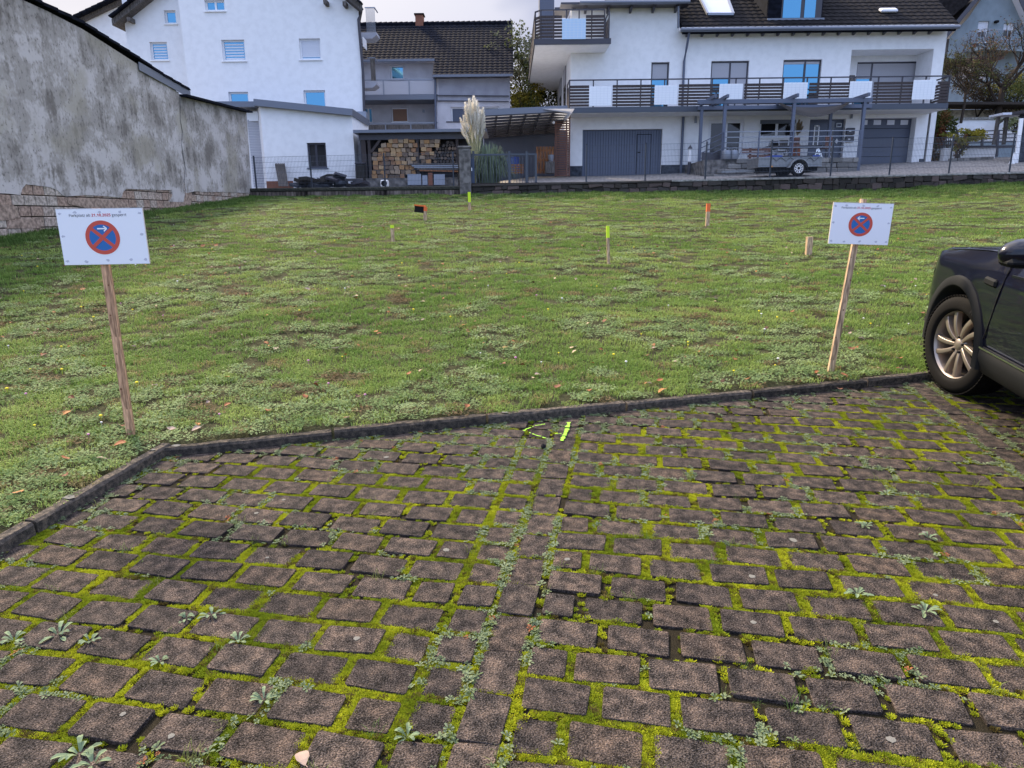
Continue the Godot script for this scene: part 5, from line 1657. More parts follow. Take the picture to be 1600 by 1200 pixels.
func build_right_house() -> void:
	var XL := at(891, 200, RD).x
	var XR := at(1449, 200, RD).x
	var XS := at(1060, 60, RD).x
	var o := thing("white_house", "large white house with slatted balconies dormer and two dark garage doors", "house", Vector3((XL + XR) / 2, 3.2, -RD))
	var g := func(x0, y0, x1, y1, deep := 0.16): return fr(x0, y0, x1, y1, RD) + [deep]
	var gar: Array = g.call(910, 202, 1034, 275, 0.22)
	var tdoor: Array = g.call(1106, 187, 1161, 259)
	var kwin: Array = g.call(1187, 187, 1243, 215)
	var fdoor: Array = g.call(1263, 186, 1318.5, 256, 0.25)
	var gar2: Array = g.call(1342, 184, 1428, 255, 0.55)
	gar[1] = yard_h(4, RD) - 0.05; tdoor[1] = maxf(tdoor[1], 3.72); fdoor[1] = maxf(fdoor[1], 3.72); gar2[1] = yard_h(16.5, RD) - 0.05
	var FL := 6.02                                             # balcony floor
	wall_holes(o, "wall", XL, XR, 2.9, FL - 0.1, RD, [gar, tdoor, kwin, fdoor, gar2], M.white)
	for q in [[XL - 0.02, gar[0]], [gar[2], tdoor[0] - 0.9]]:
		part(o, "plinth", MB.new().box(Vector3(q[0], 2.8, -RD - 0.1), Vector3(q[1], 3.72, -RD + 0.02)), M.plinth)
	part(o, "plinth", MB.new().box(Vector3(gar2[2] + 0.35, 2.8, -RD - 0.1), Vector3(XR + 0.02, 3.86, -RD + 0.02)), M.plinth)
	# upper storey
	var w1: Array = g.call(1017, 97, 1045, 160)
	var w2: Array = g.call(1110, 95, 1169, 160)
	var w3: Array = g.call(1222, 93, 1282, 160)
	var lg: Array = g.call(1327, 77, 1454, 162, 1.3)
	for w in [w1, w2, w3, lg]: w[1] = FL + 0.02
	var EV := at(1270, 47, RD).y                                # eaves height
	var EL := at(1000, 12, RD).y                                # eaves of the taller left part
	XR = maxf(XR, lg[2] + 0.5)
	wall_holes(o, "wall", XS, XR, FL - 0.1, EV, RD, [w2, w3, lg], M.white)
	wall_holes(o, "wall", XL, XS, FL - 0.1, EL, RD, [w1], M.white)
	# sides and back, loggia back wall
	var sm := MB.new()
	# left side wall with two tall windows, right side wall, back
	sm.box(Vector3(XR - 0.25, 2.9, -RD - 0.002), Vector3(XR, EV, -RD - 11))
	sm.quad(Vector3(XL, 2.9, -RD - 11), Vector3(XL, EL, -RD - 11), Vector3(XR, EL, -RD - 11), Vector3(XR, 2.9, -RD - 11))
	sm.quad(Vector3(XS, EV - 0.3, -RD), Vector3(XS, EL, -RD), Vector3(XS, EL, -RD - 9), Vector3(XS, EV - 0.3, -RD - 9))
	part(o, "wall", sm, M.white)
	var lw := MB.new()
	lw.box(Vector3(XL, 2.9, -RD - 0.002), Vector3(XL + 0.25, EL, -RD - 11))
	part(o, "wall", lw, M.white)
	for k in [[2.6, 4.0], [5.6, 6.9]]:
		var wy0 := 6.25
		var wy1 := 8.55
		var fm := MB.new()
		fm.box(Vector3(XL - 0.02, wy0, -RD - k[0]), Vector3(XL + 0.02, wy1, -RD - k[1]))
		var W := part(o, "window", fm, M.frame_dark)
		part(W, "pane", MB.new().box(Vector3(XL - 0.03, wy0 + 0.08, -RD - k[0] - 0.08), Vector3(XL - 0.022, wy1 - 0.9, -RD - k[1] + 0.08)), M.pane_clear)
		part(W, "roller_blind", MB.new().box(Vector3(XL - 0.04, wy1 - 0.9, -RD - k[0] - 0.06), Vector3(XL - 0.022, wy1 - 0.06, -RD - k[1] + 0.06)), M.blind)
	var lgw: Array = fr(1337, 96, 1436, 160, RD + 1.3)
	lgw[1] = FL + 0.02
	wall_holes(o, "loggia_wall", lg[0] - 0.2, lg[2] + 0.2, FL - 0.1, lg[3] + 0.2, RD + 1.3, [lgw], M.white)
	window(o, lgw, RD + 1.3, {"panes": [0.24, 0.76], "blind": [0.31, 0.97], "frame": M.frame_dark, "sill": false})
	window(o, w1, RD, {"blind": [0.33], "frame": M.frame_dark, "sill": false})
	window(o, w2, RD, {"panes": [0.52, 0.48], "blind": [0.31, 0.98], "frame": M.frame_dark, "sill": false})
	window(o, w3, RD, {"panes": [0.6, 0.4], "blind": [0.05, 0.05], "frame": M.frame_dark, "sill": false})
	window(o, tdoor, RD, {"name": "terrace_door", "panes": [0.5, 0.5], "t": 0.14, "glass": M.pane_clear, "sill": false})
	window(o, kwin, RD, {"panes": [0.5, 0.5], "t": 0.10, "glass": M.pane_clear, "blind": [0.0, 0.0]})
	part(o, "blind_box", MB.new().box(Vector3(kwin[0], kwin[3] - 0.16, -RD - 0.02), Vector3(kwin[2], kwin[3] - 0.002, -RD - 0.15)), M.gutter)
	part(o, "curtain", MB.new().prism(PackedVector2Array([Vector2(kwin[0] + 0.12, kwin[3] - 0.2), Vector2(kwin[0] + 0.80, kwin[3] - 0.2), Vector2(kwin[0] + 0.76, kwin[1] + 0.42), Vector2(kwin[0] + 0.55, kwin[1] + 0.2), Vector2(kwin[0] + 0.12, kwin[1] + 0.16)]), Transform3D(), -RD - 0.125, -RD - 0.118), M.dark)
	# left garage door: vertical boards with a wicket door
	var G := Node3D.new(); G.name = "garage_door"; o.add_child(G, true)
	var nb := 30
	for i in nb:
		var x := lerpf(gar[0], gar[2], float(i) / nb)
		var x1 := lerpf(gar[0], gar[2], float(i + 1) / nb)
		part(G, "board", MB.new().boxt(Transform3D(Basis(), Vector3((x + x1) / 2, (gar[1] + gar[3]) / 2, -RD - 0.18)), Vector3(x1 - x - 0.010, gar[3] - gar[1], 0.03), 0.008), M.anthracite_b)
	part(G, "backing", MB.new().box(Vector3(gar[0], gar[1], -RD - 0.195), Vector3(gar[2], gar[3], -RD - 0.21)), M.dark)
	var wk := fr(995, 209, 1018, 275, RD)
	var wm := MB.new()
	for q in [[wk[0], wk[1], wk[0] + 0.025, wk[3]], [wk[2] - 0.025, wk[1], wk[2], wk[3]], [wk[0], wk[3] - 0.025, wk[2], wk[3]]]: wm.box(Vector3(q[0], q[1], -RD - 0.155), Vector3(q[2], q[3], -RD - 0.163))
	part(G, "wicket_frame", wm, M.dark)
	part(G, "handle", MB.new().boxt(Transform3D(Basis(), Vector3(wk[0] + 0.12, wk[1] + 1.05, -RD - 0.12)), Vector3(0.14, 0.035, 0.06), 0.01), M.dark)
	# right sectional door: five panels, four lights in the top one
	G = Node3D.new(); G.name = "garage_door"; o.add_child(G, true)
	gar2[2] = at(1421, 220, RD + 0.4).x
	for i in 5:
		var y0 := lerpf(gar2[1], gar2[3], i / 5.0)
		var y1 := lerpf(gar2[1], gar2[3], (i + 1) / 5.0)
		part(G, "panel", MB.new().boxt(Transform3D(Basis(), Vector3((gar2[0] + gar2[2]) / 2, (y0 + y1) / 2, -RD - 0.42)), Vector3(gar2[2] - gar2[0], y1 - y0 - 0.012, 0.05), 0.008), M.anthracite)
	part(G, "backing", MB.new().box(Vector3(gar2[0], gar2[1], -RD - 0.448), Vector3(gar2[2], gar2[3], -RD - 0.46)), M.dark)
	for i in 4:
		var q := fr(1344 + i * 21.1, 187.5, 1355.5 + i * 21.1, 195, RD + 0.38)
		part(G, "door_light", MB.new().box(Vector3(q[0], q[1], -RD - 0.375), Vector3(q[2], q[3], -RD - 0.396)), M.blind_white)
	part(o, "door_jamb", MB.new().box(Vector3(gar2[2], gar2[1], -RD - 0.03), Vector3(at(1430, 220, RD).x + 0.15, gar2[3] - 0.01, -RD - 0.46)), M.white)
	# front door: slab with a lit strip, side light, house plate
	G = Node3D.new(); G.name = "front_door"; o.add_child(G, true)
	var fx := at(1296, 220, RD).x
	part(G, "door_frame", MB.new().box(Vector3(fdoor[0], fdoor[1], -RD - 0.20), Vector3(fdoor[2], fdoor[3], -RD - 0.25)), M.anthracite)
	part(G, "leaf", MB.new().boxt(Transform3D(Basis(), Vector3((fdoor[0] + fx) / 2, (fdoor[1] + fdoor[3]) / 2 - 0.04, -RD - 0.17)), Vector3(fx - fdoor[0] - 0.16, fdoor[3] - fdoor[1] - 0.18, 0.05), 0.01), M.anthracite_b)
	var st := fr(1273, 195, 1281.5, 228, RD)
	var sfm := MB.new()
	for q in [[st[0], st[1], st[0] + 0.05, st[3]], [st[2] - 0.05, st[1], st[2], st[3]], [st[0], st[3] - 0.05, st[2], st[3]]]: sfm.box(Vector3(q[0], q[1], -RD - 0.12), Vector3(q[2], q[3], -RD - 0.142))
	part(G, "light_strip_frame", sfm, M.white_clean)
	part(G, "glazing_strip", MB.new().box(Vector3(st[0] + 0.05, st[1], -RD - 0.13), Vector3(st[2] - 0.05, st[3] - 0.05, -RD - 0.143)), M.pane_clear)
	var sl := fr(1297, 189, 1304, 250, RD)
	part(G, "side_light", MB.new().box(Vector3(sl[0], maxf(sl[1], fdoor[1]), -RD - 0.16), Vector3(sl[2], sl[3], -RD - 0.199)), M.pane_clear)
	var hp := fr(1309.5, 191.5, 1317.5, 198, RD)
	part(G, "house_plate", MB.new().box(Vector3(hp[0], hp[1], -RD - 0.155), Vector3(hp[2], hp[3], -RD - 0.199)), M.solar_line)
	part(G, "house_plate_face", MB.new().box(Vector3(hp[0] + 0.03, hp[1] + 0.03, -RD - 0.15), Vector3(hp[2] - 0.03, hp[3] - 0.03, -RD - 0.1545)), M.anthracite)
	var orn := fr(1307, 216, 1313, 224, RD)
	part(G, "door_ornament", MB.new().prism(PackedVector2Array([Vector2(orn[0], (orn[1] + orn[3]) / 2), Vector2((orn[0] + orn[2]) / 2, orn[3]), Vector2(orn[2], (orn[1] + orn[3]) / 2), Vector2((orn[0] + orn[2]) / 2, orn[1])]), Transform3D(), -RD - 0.19, -RD - 0.17), M.white_clean)
	# long balcony
	var d1 := 31.7
	var bx0 := at(889, 160, d1).x
	var bx1 := at(1481, 150, d1).x
	part(o, "balcony_slab", MB.new().box(Vector3(bx0, FL - 0.22, -d1), Vector3(bx1, FL - 0.001, -RD + 0.003)), M.white)
	part(o, "balcony_fascia", MB.new().box(Vector3(bx0 - 0.03, FL - 0.20, -d1 + 0.06), Vector3(bx1 + 0.03, FL + 0.03, -d1 + 0.003)), M.steel_dark)
	var skips := []
	var pan := [[920.5, 135, 955, 165.5], [1022.5, 133.5, 1058, 163.5], [1123.5, 131, 1160, 161], [1224, 129, 1261, 159], [1327, 127, 1361.5, 157], [1426, 125, 1461, 155.5]]
	for q in pan:
		var e := fr(q[0], q[1], q[2], q[3], d1)
		skips.append([e[0] - bx0 - 0.03, e[2] - bx0 + 0.03])
	var B := Node3D.new(); B.name = "balcony_railing"; o.add_child(B, true)
	slat_rail(B, Vector3(bx0 + 0.02, FL, -d1 + 0.02), Vector3(bx1 - 0.02, FL, -d1 + 0.02), 17, skips)
	slat_rail(B, Vector3(bx0 + 0.02, FL, -d1 - 0.02), Vector3(bx0 + 0.02, FL, -RD + 0.1), 2, [])
	slat_rail(B, Vector3(bx1 - 0.02, FL, -d1 - 0.02), Vector3(bx1 - 0.02, FL, -RD + 0.1), 2, [])
	var where := ["balcony panel with painted white sky reflection nearest the house's left corner", "balcony panel with painted white sky reflection below the narrow shuttered window", "balcony panel with painted white sky reflection below the half shuttered double window", "balcony panel with painted white sky reflection below the unshuttered double window", "balcony panel with painted white sky reflection by the recessed loggia on its left side", "balcony panel with painted white sky reflection by the recessed loggia on its right side"]
	for i in 6: solar_panel(where[i], fr(pan[i][0], pan[i][1], pan[i][2], pan[i][3], d1 - 0.09), d1 - 0.09, M.solar_sky_white)
	# upper balcony round the left corner
	var UB := at(900, 83, RD).y
	var d2 := 31.5
	var ux0 := at(836, 70, d2).x
	var ux1 := at(953, 67, d2).x
	part(o, "balcony_slab", MB.new().box(Vector3(ux0, UB, -d2), Vector3(ux1, UB + 0.16, -RD + 0.002)), M.white)
	part(o, "balcony_slab", MB.new().box(Vector3(ux0, UB, -RD), Vector3(XL + 0.003, UB + 0.16, -42.5)), M.white)
	part(o, "balcony_fascia", MB.new().box(Vector3(ux0 - 0.04, UB + 0.02, -d2 + 0.05), Vector3(ux1 + 0.04, UB + 0.24, -d2 + 0.002)), M.frame_dark)
	part(o, "balcony_fascia", MB.new().box(Vector3(ux0 - 0.05, UB + 0.02, -d2), Vector3(ux0 - 0.002, UB + 0.24, -42.5)), M.frame_dark)
	B = Node3D.new(); B.name = "balcony_railing"; o.add_child(B, true)
	var up := fr(878, 30, 915, 62, d2)
	slat_rail(B, Vector3(ux0 + 0.25, UB + 0.22, -d2 + 0.02), Vector3(ux1 - 0.25, UB + 0.22, -d2 + 0.02), 6, [[up[0] - ux0 - 0.25, up[2] - ux0 - 0.25]])
	slat_rail(B, Vector3(ux1 - 0.02, UB + 0.22, -d2 - 0.25), Vector3(ux1 - 0.02, UB + 0.22, -RD + 0.1), 2, [])
	slat_rail(B, Vector3(ux0 + 0.02, UB + 0.22, -d2 - 0.25), Vector3(ux0 + 0.02, UB + 0.22, -42.4), 8, [])
	slat_rail(B, Vector3(ux0 + 0.03, UB + 0.22, -d2 - 0.24), Vector3(ux0 + 0.25, UB + 0.22, -d2 + 0.01), 2, [])
	solar_panel("pale blue balcony panel on the upper corner balcony", up, d2 - 0.08, M.solar_blue)
	# dark clad stack behind the upper balcony, terrace wall
	part(o, "clad_chimney", MB.new().box(Vector3(at(843, 20, 36).x, UB + 0.1, -36), Vector3(at(866, 20, 36).x, 14.5, -37.2)), M.anthracite)
	part(o, "terrace_awning", MB.new().box(Vector3(at(868, 10, RD).x, at(880, 12, RD).y, -RD - 0.5), Vector3(at(892, 10, RD).x, at(880, 6, RD).y, -RD - 1.6)), M.frame_dark)
	part(o, "added_attic_floor", MB.new().box(Vector3(XL + 0.26, EV - 0.25, -RD - 0.02), Vector3(XR - 0.01, EV - 0.05, -RD - 10.99)), M.white)  # unseen slabs added to stop sunlight leaking through the open house
	part(o, "added_attic_floor", MB.new().box(Vector3(XL + 0.26, EL - 0.25, -RD - 0.02), Vector3(XS - 0.01, EL - 0.06, -RD - 10.99)), M.white)
	part(o, "added_rear_roof", MB.new().box(Vector3(XL, EL + 0.3, -RD - 10.5), Vector3(XR, EL + 0.5, -RD - 12)), M.tile)  # unseen strip added to close the rear against sunlight
	# roofs
	var gy := at(1270, 44, 32.45).y
	roof_o = Vector3(XS + 0.05, gy, -32.45)
	var sl_up := Vector3(0, sin(0.66), -cos(0.66))
	roof_n = Vector3.RIGHT.cross(sl_up).normalized()
	if roof_n.y < 0: roof_n = -roof_n
	var gx1 := at(1497, 40, 32.4).x
	tiles(o, "roof", roof_o, Vector3.RIGHT, sl_up, gx1 - roof_o.x, 8.5, M.tile_brown)
	part(o, "roof_deck", MB.new().bar(Vector3((roof_o.x + gx1) / 2, gy - 0.12, -32.5), Vector3((roof_o.x + gx1) / 2, gy - 0.12, -32.5) + sl_up * 8.5, gx1 - roof_o.x, 0.12), M.tile)
	part(o, "gutter", MB.new().tube([Vector3(roof_o.x - 0.1, gy - 0.03, -32.37), Vector3(gx1 + 0.05, gy - 0.03, -32.37)], 0.085, 0.085, 10), M.gutter, true)
	part(o, "soffit", MB.new().box(Vector3(XS, EV - 0.02, -32.5), Vector3(gx1 - 0.1, EV + 0.05, -RD - 0.01)), M.white)
	var nrf := 17
	for i in nrf:
		var x := lerpf(XS + 0.35, gx1 - 0.9, i / (nrf - 1.0))
		part(o, "rafter_end", MB.new().prism(PackedVector2Array([Vector2(-0.52, 0.0), Vector2(0.0, 0.0), Vector2(0.0, -0.20), Vector2(-0.46, -0.07)]), Transform3D(Basis(Vector3(0, 0, -1), Vector3.UP, Vector3.RIGHT), Vector3(x, EV - 0.03, -RD + 0.01)), -0.05, 0.05), M.frame_dark)
	var tl := Vector3(at(945, 4, 32.3).x, at(1000, 4, 32.3).y, -32.3)
	tiles(o, "roof", tl + Vector3(0, 0.03, 0), Vector3.RIGHT, sl_up, XS + 0.3 - tl.x, 6.0, M.tile)
	part(o, "gutter", MB.new().tube([Vector3(XL + 0.3, tl.y, -32.25), Vector3(XS + 0.25, tl.y, -32.25)], 0.085, 0.085, 10), M.gutter, true)
	part(o, "soffit", MB.new().box(Vector3(XL - 0.5, EL - 0.02, -32.3), Vector3(XS + 0.3, EL + 0.06, -RD - 0.01)), M.frame_dark)
	for i in 5:
		var x := lerpf(XL + 0.6, XS - 0.2, i / 4.0)
		part(o, "rafter_end", MB.new().prism(PackedVector2Array([Vector2(-0.52, 0.0), Vector2(0.0, 0.0), Vector2(0.0, -0.20), Vector2(-0.46, -0.07)]), Transform3D(Basis(Vector3(0, 0, -1), Vector3.UP, Vector3.RIGHT), Vector3(x, EL - 0.03, -RD + 0.01)), -0.05, 0.05), M.frame_dark)
	part(o, "bracket_lamp", MB.new().lathe(Transform3D(Basis(Vector3.RIGHT, PI / 2), Vector3(at(897, 12, RD).x, at(897, 12, RD).y, -RD + 0.02)), [Vector2(0.04, 0.0), Vector2(0.09, 0.0), Vector2(0.09, 0.08), Vector2(0.06, 0.1)], 16), M.frame_dark)
	# downpipes
	var p0 := at(1077, 51, 32.5)
	var p1 := at(1069, 96, RD - 0.08)
	part(o, "downpipe", MB.new().tube([p0, p0.lerp(p1, 0.5), p1, Vector3(p1.x, FL - 0.2, -RD + 0.1)], 0.055, 0.055, 8), M.anthracite_b, true)
	var p2 := at(1066, 220, RD - 0.1)
	part(o, "downpipe", MB.new().tube([Vector3(p2.x, FL - 0.25, -RD + 0.1), Vector3(p2.x, 3.3, -RD + 0.1)], 0.06, 0.06, 8), M.anthracite_b, true)
	part(o, "downpipe", MB.new().tube([at(1060, 10, 32.4), at(1060, 44, 32.5)], 0.05, 0.05, 8), M.gutter, true)
	# dormer
	var db := on_roof(1240, 31)
	var dd := -db.z
	var dx0 := at(1200, 15, dd).x
	var dx1 := at(1287, 15, dd).x
	var D := Node3D.new(); D.name = "dormer"; o.add_child(D, true)
	var dw := fr(1222.5, -12, 1276, 28.5, dd)
	part(D, "dormer_body", MB.new().box(Vector3(dx0, db.y - 0.1, -dd - 0.12), Vector3(dx1, db.y + 2.0, -dd - 2.6)), M.tile)
	part(D, "dormer_sill", MB.new().box(Vector3(dx0 - 0.03, db.y - 0.03, -dd + 0.10), Vector3(dx1 + 0.03, db.y + 0.05, -dd - 0.10)), M.gutter)
	for i in 8: part(D, "cladding_board", MB.new().boxt(Transform3D(Basis(Vector3.RIGHT, 0.05), Vector3((dx0 + dw[0]) / 2, db.y + 0.15 + i * 0.2, -dd - 0.07)), Vector3(dw[0] - dx0 - 0.02, 0.19, 0.03), 0.004), M.tile)
	part(D, "dormer_frame", MB.new().box(Vector3(dw[0], db.y + 0.05, -dd - 0.06), Vector3(dx1 - 0.06, db.y + 2.0, -dd - 0.10)), M.frame_dark)
	var sp := lerpf(dw[0], dw[2], 0.62)
	for q in [[dw[0] + 0.06, sp - 0.10], [sp + 0.07, dw[2] - 0.02]]: part(D, "pane", MB.new().box(Vector3(q[0], dw[1] + 0.03, -dd - 0.04), Vector3(q[1], db.y + 1.95, -dd - 0.055)), M.pane)
	part(D, "dormer_roof", MB.new().boxt(Transform3D(Basis(Vector3.RIGHT, 0.2), Vector3((dx0 + dx1) / 2, db.y + 2.15, -dd - 1.2)), Vector3(dx1 - dx0 + 0.5, 0.12, 3.2)), M.tile)
	var ck := MB.new()                                            # sloping cheek on the dormer's left
	ck.tri(on_roof(1168, -14, 0.05), Vector3(dx0, db.y, -dd - 0.1), Vector3(dx0, db.y + 2.0, -dd - 0.3))
	part(D, "dormer_cheek", ck, M.tile)
	# roof window and vent
	var S := Node3D.new(); S.name = "roof_window"; o.add_child(S, true)
	var c := [on_roof(1090, -10, 0.10), on_roof(1134, -10, 0.10), on_roof(1146, 22, 0.10), on_roof(1106, 22, 0.10)]
	var rw := MB.new()
	for i in 4: rw.bar(c[i], c[(i + 1) % 4], 0.09, 0.10)
	part(S, "frame", rw, M.zinc)
	var rp := MB.new()
	rp.quad(c[0], c[1], c[2], c[3])
	part(S, "pane", rp, M.blind_white)
	var v := on_roof(1388, 16, 0.1)
	part(o, "roof_vent", MB.new().boxt(Transform3D(Basis(Vector3.RIGHT, 0.45), v), Vector3(0.75, 0.14, 0.35), 0.05), M.blind_white)
	# fixtures
	for q in [[1087, 187], [1331, 180]]:
		var l := at(q[0], q[1], RD - 0.1)
		part(o, "wall_lamp", MB.new().tube([l - Vector3(0, 0.14, 0), l + Vector3(0, 0.14, 0)], 0.05, 0.05, 10), M.zinc, true)
	for q in [[1322, 200, 1335, 210.5], [1320.5, 213, 1333.5, 222]]:
		var r := fr(q[0], q[1], q[2], q[3], RD - 0.05)
		var mb := part(o, "mailbox", MB.new().boxt(Transform3D(Basis(), Vector3((r[0] + r[2]) / 2, (r[1] + r[3]) / 2, -RD + 0.06)), Vector3(r[2] - r[0], r[3] - r[1], 0.12), 0.02), M.frame_dark)
		part(mb, "name_plate", MB.new().box(Vector3(r[0] + 0.1, r[3] - 0.16, -RD + 0.122), Vector3(r[0] + 0.2, r[3] - 0.11, -RD + 0.126)), M.white_clean)
	part(o, "camera_dome", MB.new().lathe(Transform3D(Basis(), at(1437.5, 171, RD - 0.05)), [Vector2(0.001, -0.06), Vector2(0.05, -0.04), Vector2(0.06, 0.0), Vector2(0.05, 0.06), Vector2(0.001, 0.07)], 12), M.dark, true)
	var ac := fr(1326, 118, 1334, 127, RD + 0.6)
	part(o, "loggia_box", MB.new().box(Vector3(ac[0], ac[1], -RD - 0.5), Vector3(ac[2], ac[3], -RD - 0.9)), M.grey_wood)

# ---------------------------------------------------------------- white gabled house on the left, its annex, the far gable
func build_left_houses() -> void:
	var d := 32.0
	var XL := at(290, 100, d).x
	var XR := at(565, 100, d).x
	var o := thing("gabled_white_house", "tall plain white gabled house behind the annex with small windows", "house", Vector3((XL + XR) / 2, 2.8, -d))
	var ws := []
	for q in [[347, 62, 383, 95], [468, 60, 501, 93], [320, 0, 351, 17], [358, 143.5, 389, 176], [475, 141, 509, 176]]: ws.append(fr(q[0], q[1], q[2], q[3], d) + [0.16])
	var ET := at(560, 6, d).y + 0.3
	wall_holes(o, "wall", XL, XR, 2.6, ET, d, ws, M.white)
	window(o, ws[0], d, {"blind": [0.0]}); window(o, ws[1], d, {"blind": [0.93], "blind_mat": M.blind_white}); window(o, ws[2], d, {"panes": [0.5, 0.5]}); window(o, ws[3], d); window(o, ws[4], d)
	var pb := MB.new()
	for k in 7: pb.box(Vector3(ws[0][0] + 0.1, ws[0][3] - 0.20 - k * 0.11, -d - 0.128), Vector3(ws[0][2] - 0.1, ws[0][3] - 0.14 - k * 0.11, -d - 0.134))
	part(o, "pleated_blind", pb, M.blind_white)
	# left part, set back a little, its two windows
	var d2 := 32.7
	var X0 := at(202, 90, d2).x
	var w2 := []
	for q in [[257, 16, 275, 37], [235, 65.5, 262, 94]]: w2.append(fr(q[0], q[1], q[2], q[3], d2) + [0.16])
	var LT := at(205, 28, d2).y
	wall_holes(o, "wall", X0, XL + 0.01, 2.6, LT + 2.9, d2, w2, M.white)
	window(o, w2[0], d2); window(o, w2[1], d2)
	pb = MB.new()
	for k in 6: pb.box(Vector3(w2[1][0] + 0.1, w2[1][3] - 0.18 - k * 0.11, -d2 - 0.128), Vector3(w2[1][2] - 0.1, w2[1][3] - 0.12 - k * 0.11, -d2 - 0.134))
	part(o, "pleated_blind", pb, M.blind_white)
	var sm := MB.new()
	sm.quad(Vector3(XL, 2.6, -d), Vector3(XL, ET, -d), Vector3(XL, ET, -d2), Vector3(XL, 2.6, -d2))
	sm.quad(Vector3(X0, 2.6, -d2), Vector3(X0, LT, -d2), Vector3(X0, LT, -d2 - 9), Vector3(X0, 2.6, -d2 - 9))
	sm.quad(Vector3(XR, 2.6, -d), Vector3(XR, ET, -d), Vector3(XR - 2.6, ET, -d - 10), Vector3(XR - 2.6, 2.6, -d - 10))
	part(o, "wall", sm, M.white)
	var apex := Vector3(at(385, -90, d).x, at(385, -120, d).y, -d)
	var gm := MB.new()
	gm.tri(Vector3(XL - 0.0, ET, -d), Vector3(XR, ET, -d), apex)
	part(o, "gable", gm, M.white)
	# roof planes with verges
	var ev_r := at(566, 8, d - 0.4)
	var ev_l := at(174, 30, d2 - 0.5)
	var top := Vector3(apex.x, apex.y + 0.5, 0)
	for e in [ev_r, ev_l]:
		var m := MB.new()
		var zf: float = e.z
		var a := Vector3(e.x, e.y, zf)
		var b := Vector3(top.x, top.y, zf)
		var bk := Vector3(-2.9 if e == ev_r else 0.0, 0, -11)
		m.quad(a, b, b + bk, a + bk)
		m.quad(a - Vector3(0, 0.24, 0), b - Vector3(0, 0.24, 0), b + bk - Vector3(0, 0.24, 0), a + bk - Vector3(0, 0.24, 0))
		m.quad(a, b, b - Vector3(0, 0.24, 0), a - Vector3(0, 0.24, 0))
		m.quad(a, a - Vector3(0, 0.24, 0), a + bk - Vector3(0, 0.24, 0), a + bk)
		part(o, "roof", m, M.grey_wood)
		var n := 14
		for k in n:
			var p := a.lerp(b, (k + 0.5) / n)
			var dir := (b - a).normalized()
			part(o, "verge_tile", MB.new().boxt(Transform3D(Basis(dir, dir.cross(Vector3.FORWARD) * -1.0, Vector3.BACK) * Basis(Vector3.BACK, 0.05), p + Vector3(0, 0.06, 0.02)), Vector3((b - a).length() / n, 0.07, 0.35)), M.tile)
	for q in [[205, 32], [510, 5], [540, 8]]:
		var p := at(q[0], q[1], d - 0.2 if q[0] > 300 else d2 - 0.2)
		part(o, "purlin_end", MB.new().boxt(Transform3D(Basis(), p), Vector3(0.14, 0.16, 0.5)), M.grey_wood)
	part(o, "downpipe", MB.new().tube([at(562, 8, d - 0.3), at(566, 14, d - 0.25), at(560, 30, d - 0.1), at(567, 110, d - 0.05), at(570, 200, d - 0.05)], 0.06, 0.06, 8), M.frame_dark, true)
	# side balconies
	for q in [[26, 51, 54, 70, 0], [100, 131, 130, 145, 1]]:
		var p := at(575, q[2], d + 2.0)
		var X1 := at(589, q[2], d + 1.5).x
		var X2 := XR - 0.7
		part(o, "balcony_slab", MB.new().prism(PackedVector2Array([Vector2(X2, p.y - 0.05), Vector2(X1, p.y - 0.05), Vector2(X1, p.y - 0.16), Vector2(X1 - 0.2, p.y - 0.3), Vector2(X2, p.y - 0.32)]), Transform3D(), -d - 1.4, -d - 2.2), M.grey_wall)
		part(o, "balcony_rail", MB.new().bar(Vector3(X1 - 0.04, p.y + 0.95, -d - 1.4), Vector3(X1 - 0.04, p.y + 0.95, -d - 2.2), 0.04, 0.04), M.zinc)
		part(o, "balcony_rail", MB.new().bar(Vector3(XR, p.y + 0.95, -d - 1.42), Vector3(X1 - 0.04, p.y + 0.95, -d - 1.42), 0.04, 0.04), M.zinc)
		if q[4] == 0:
			for k in 9: part(o, "baluster", MB.new().box(Vector3(lerpf(XR + 0.05, X1 - 0.05, k / 8.0) - 0.01, p.y - 0.05, -d - 1.41), Vector3(lerpf(XR + 0.05, X1 - 0.05, k / 8.0) + 0.01, p.y + 0.95, -d - 1.43)), M.zinc)
		else:
			part(o, "balcony_cloth", MB.new().box(Vector3(XR + 0.12, p.y + 0.0, -d - 1.38), Vector3(X1 - 0.02, p.y + 0.93, -d - 1.40)), M.grey_wood)
	var sw := fr(561, 62, 568, 77, d + 1.0)
	part(o, "side_window", MB.new().box(Vector3(XR + 0.002, sw[1], -d - 0.5), Vector3(XR + 0.04, sw[3], -d - 1.2)), M.frame_white)
	# annex
	var da := 28.6
	var a := thing("white_annex", "low white annex with grey sloping roof and one dark window", "annex", at(480, 292, da))
	var A0 := at(412, 230, da).x
	var A1 := at(553, 230, da).x
	var aw: Array = fr(480.5, 223, 510, 262, da) + [0.16]
	var yl := at(410, 166, da).y
	var yr := at(551, 181, da).y
	wall_holes(a, "wall", A0, A1, 2.4, yr, da, [aw], M.white)
	var gb := MB.new()
	gb.tri(Vector3(A0, yr, -da), Vector3(A1, yr, -da), Vector3(A0, yl, -da))
	part(a, "gable", gb, M.white)
	window(a, aw, da, {"panes": [0.42, 0.58], "frame": M.frame_dark, "glass": M.pane_clear, "sill_mat": M.anthracite_b})
	var s2 := MB.new()
	var AL := Vector3(at(394, 230, da).x, 0, -da - 0.9)
	s2.quad(Vector3(A0, 2.4, -da), Vector3(A0, yl, -da), Vector3(AL.x, yl, AL.z), Vector3(AL.x, 2.4, AL.z))
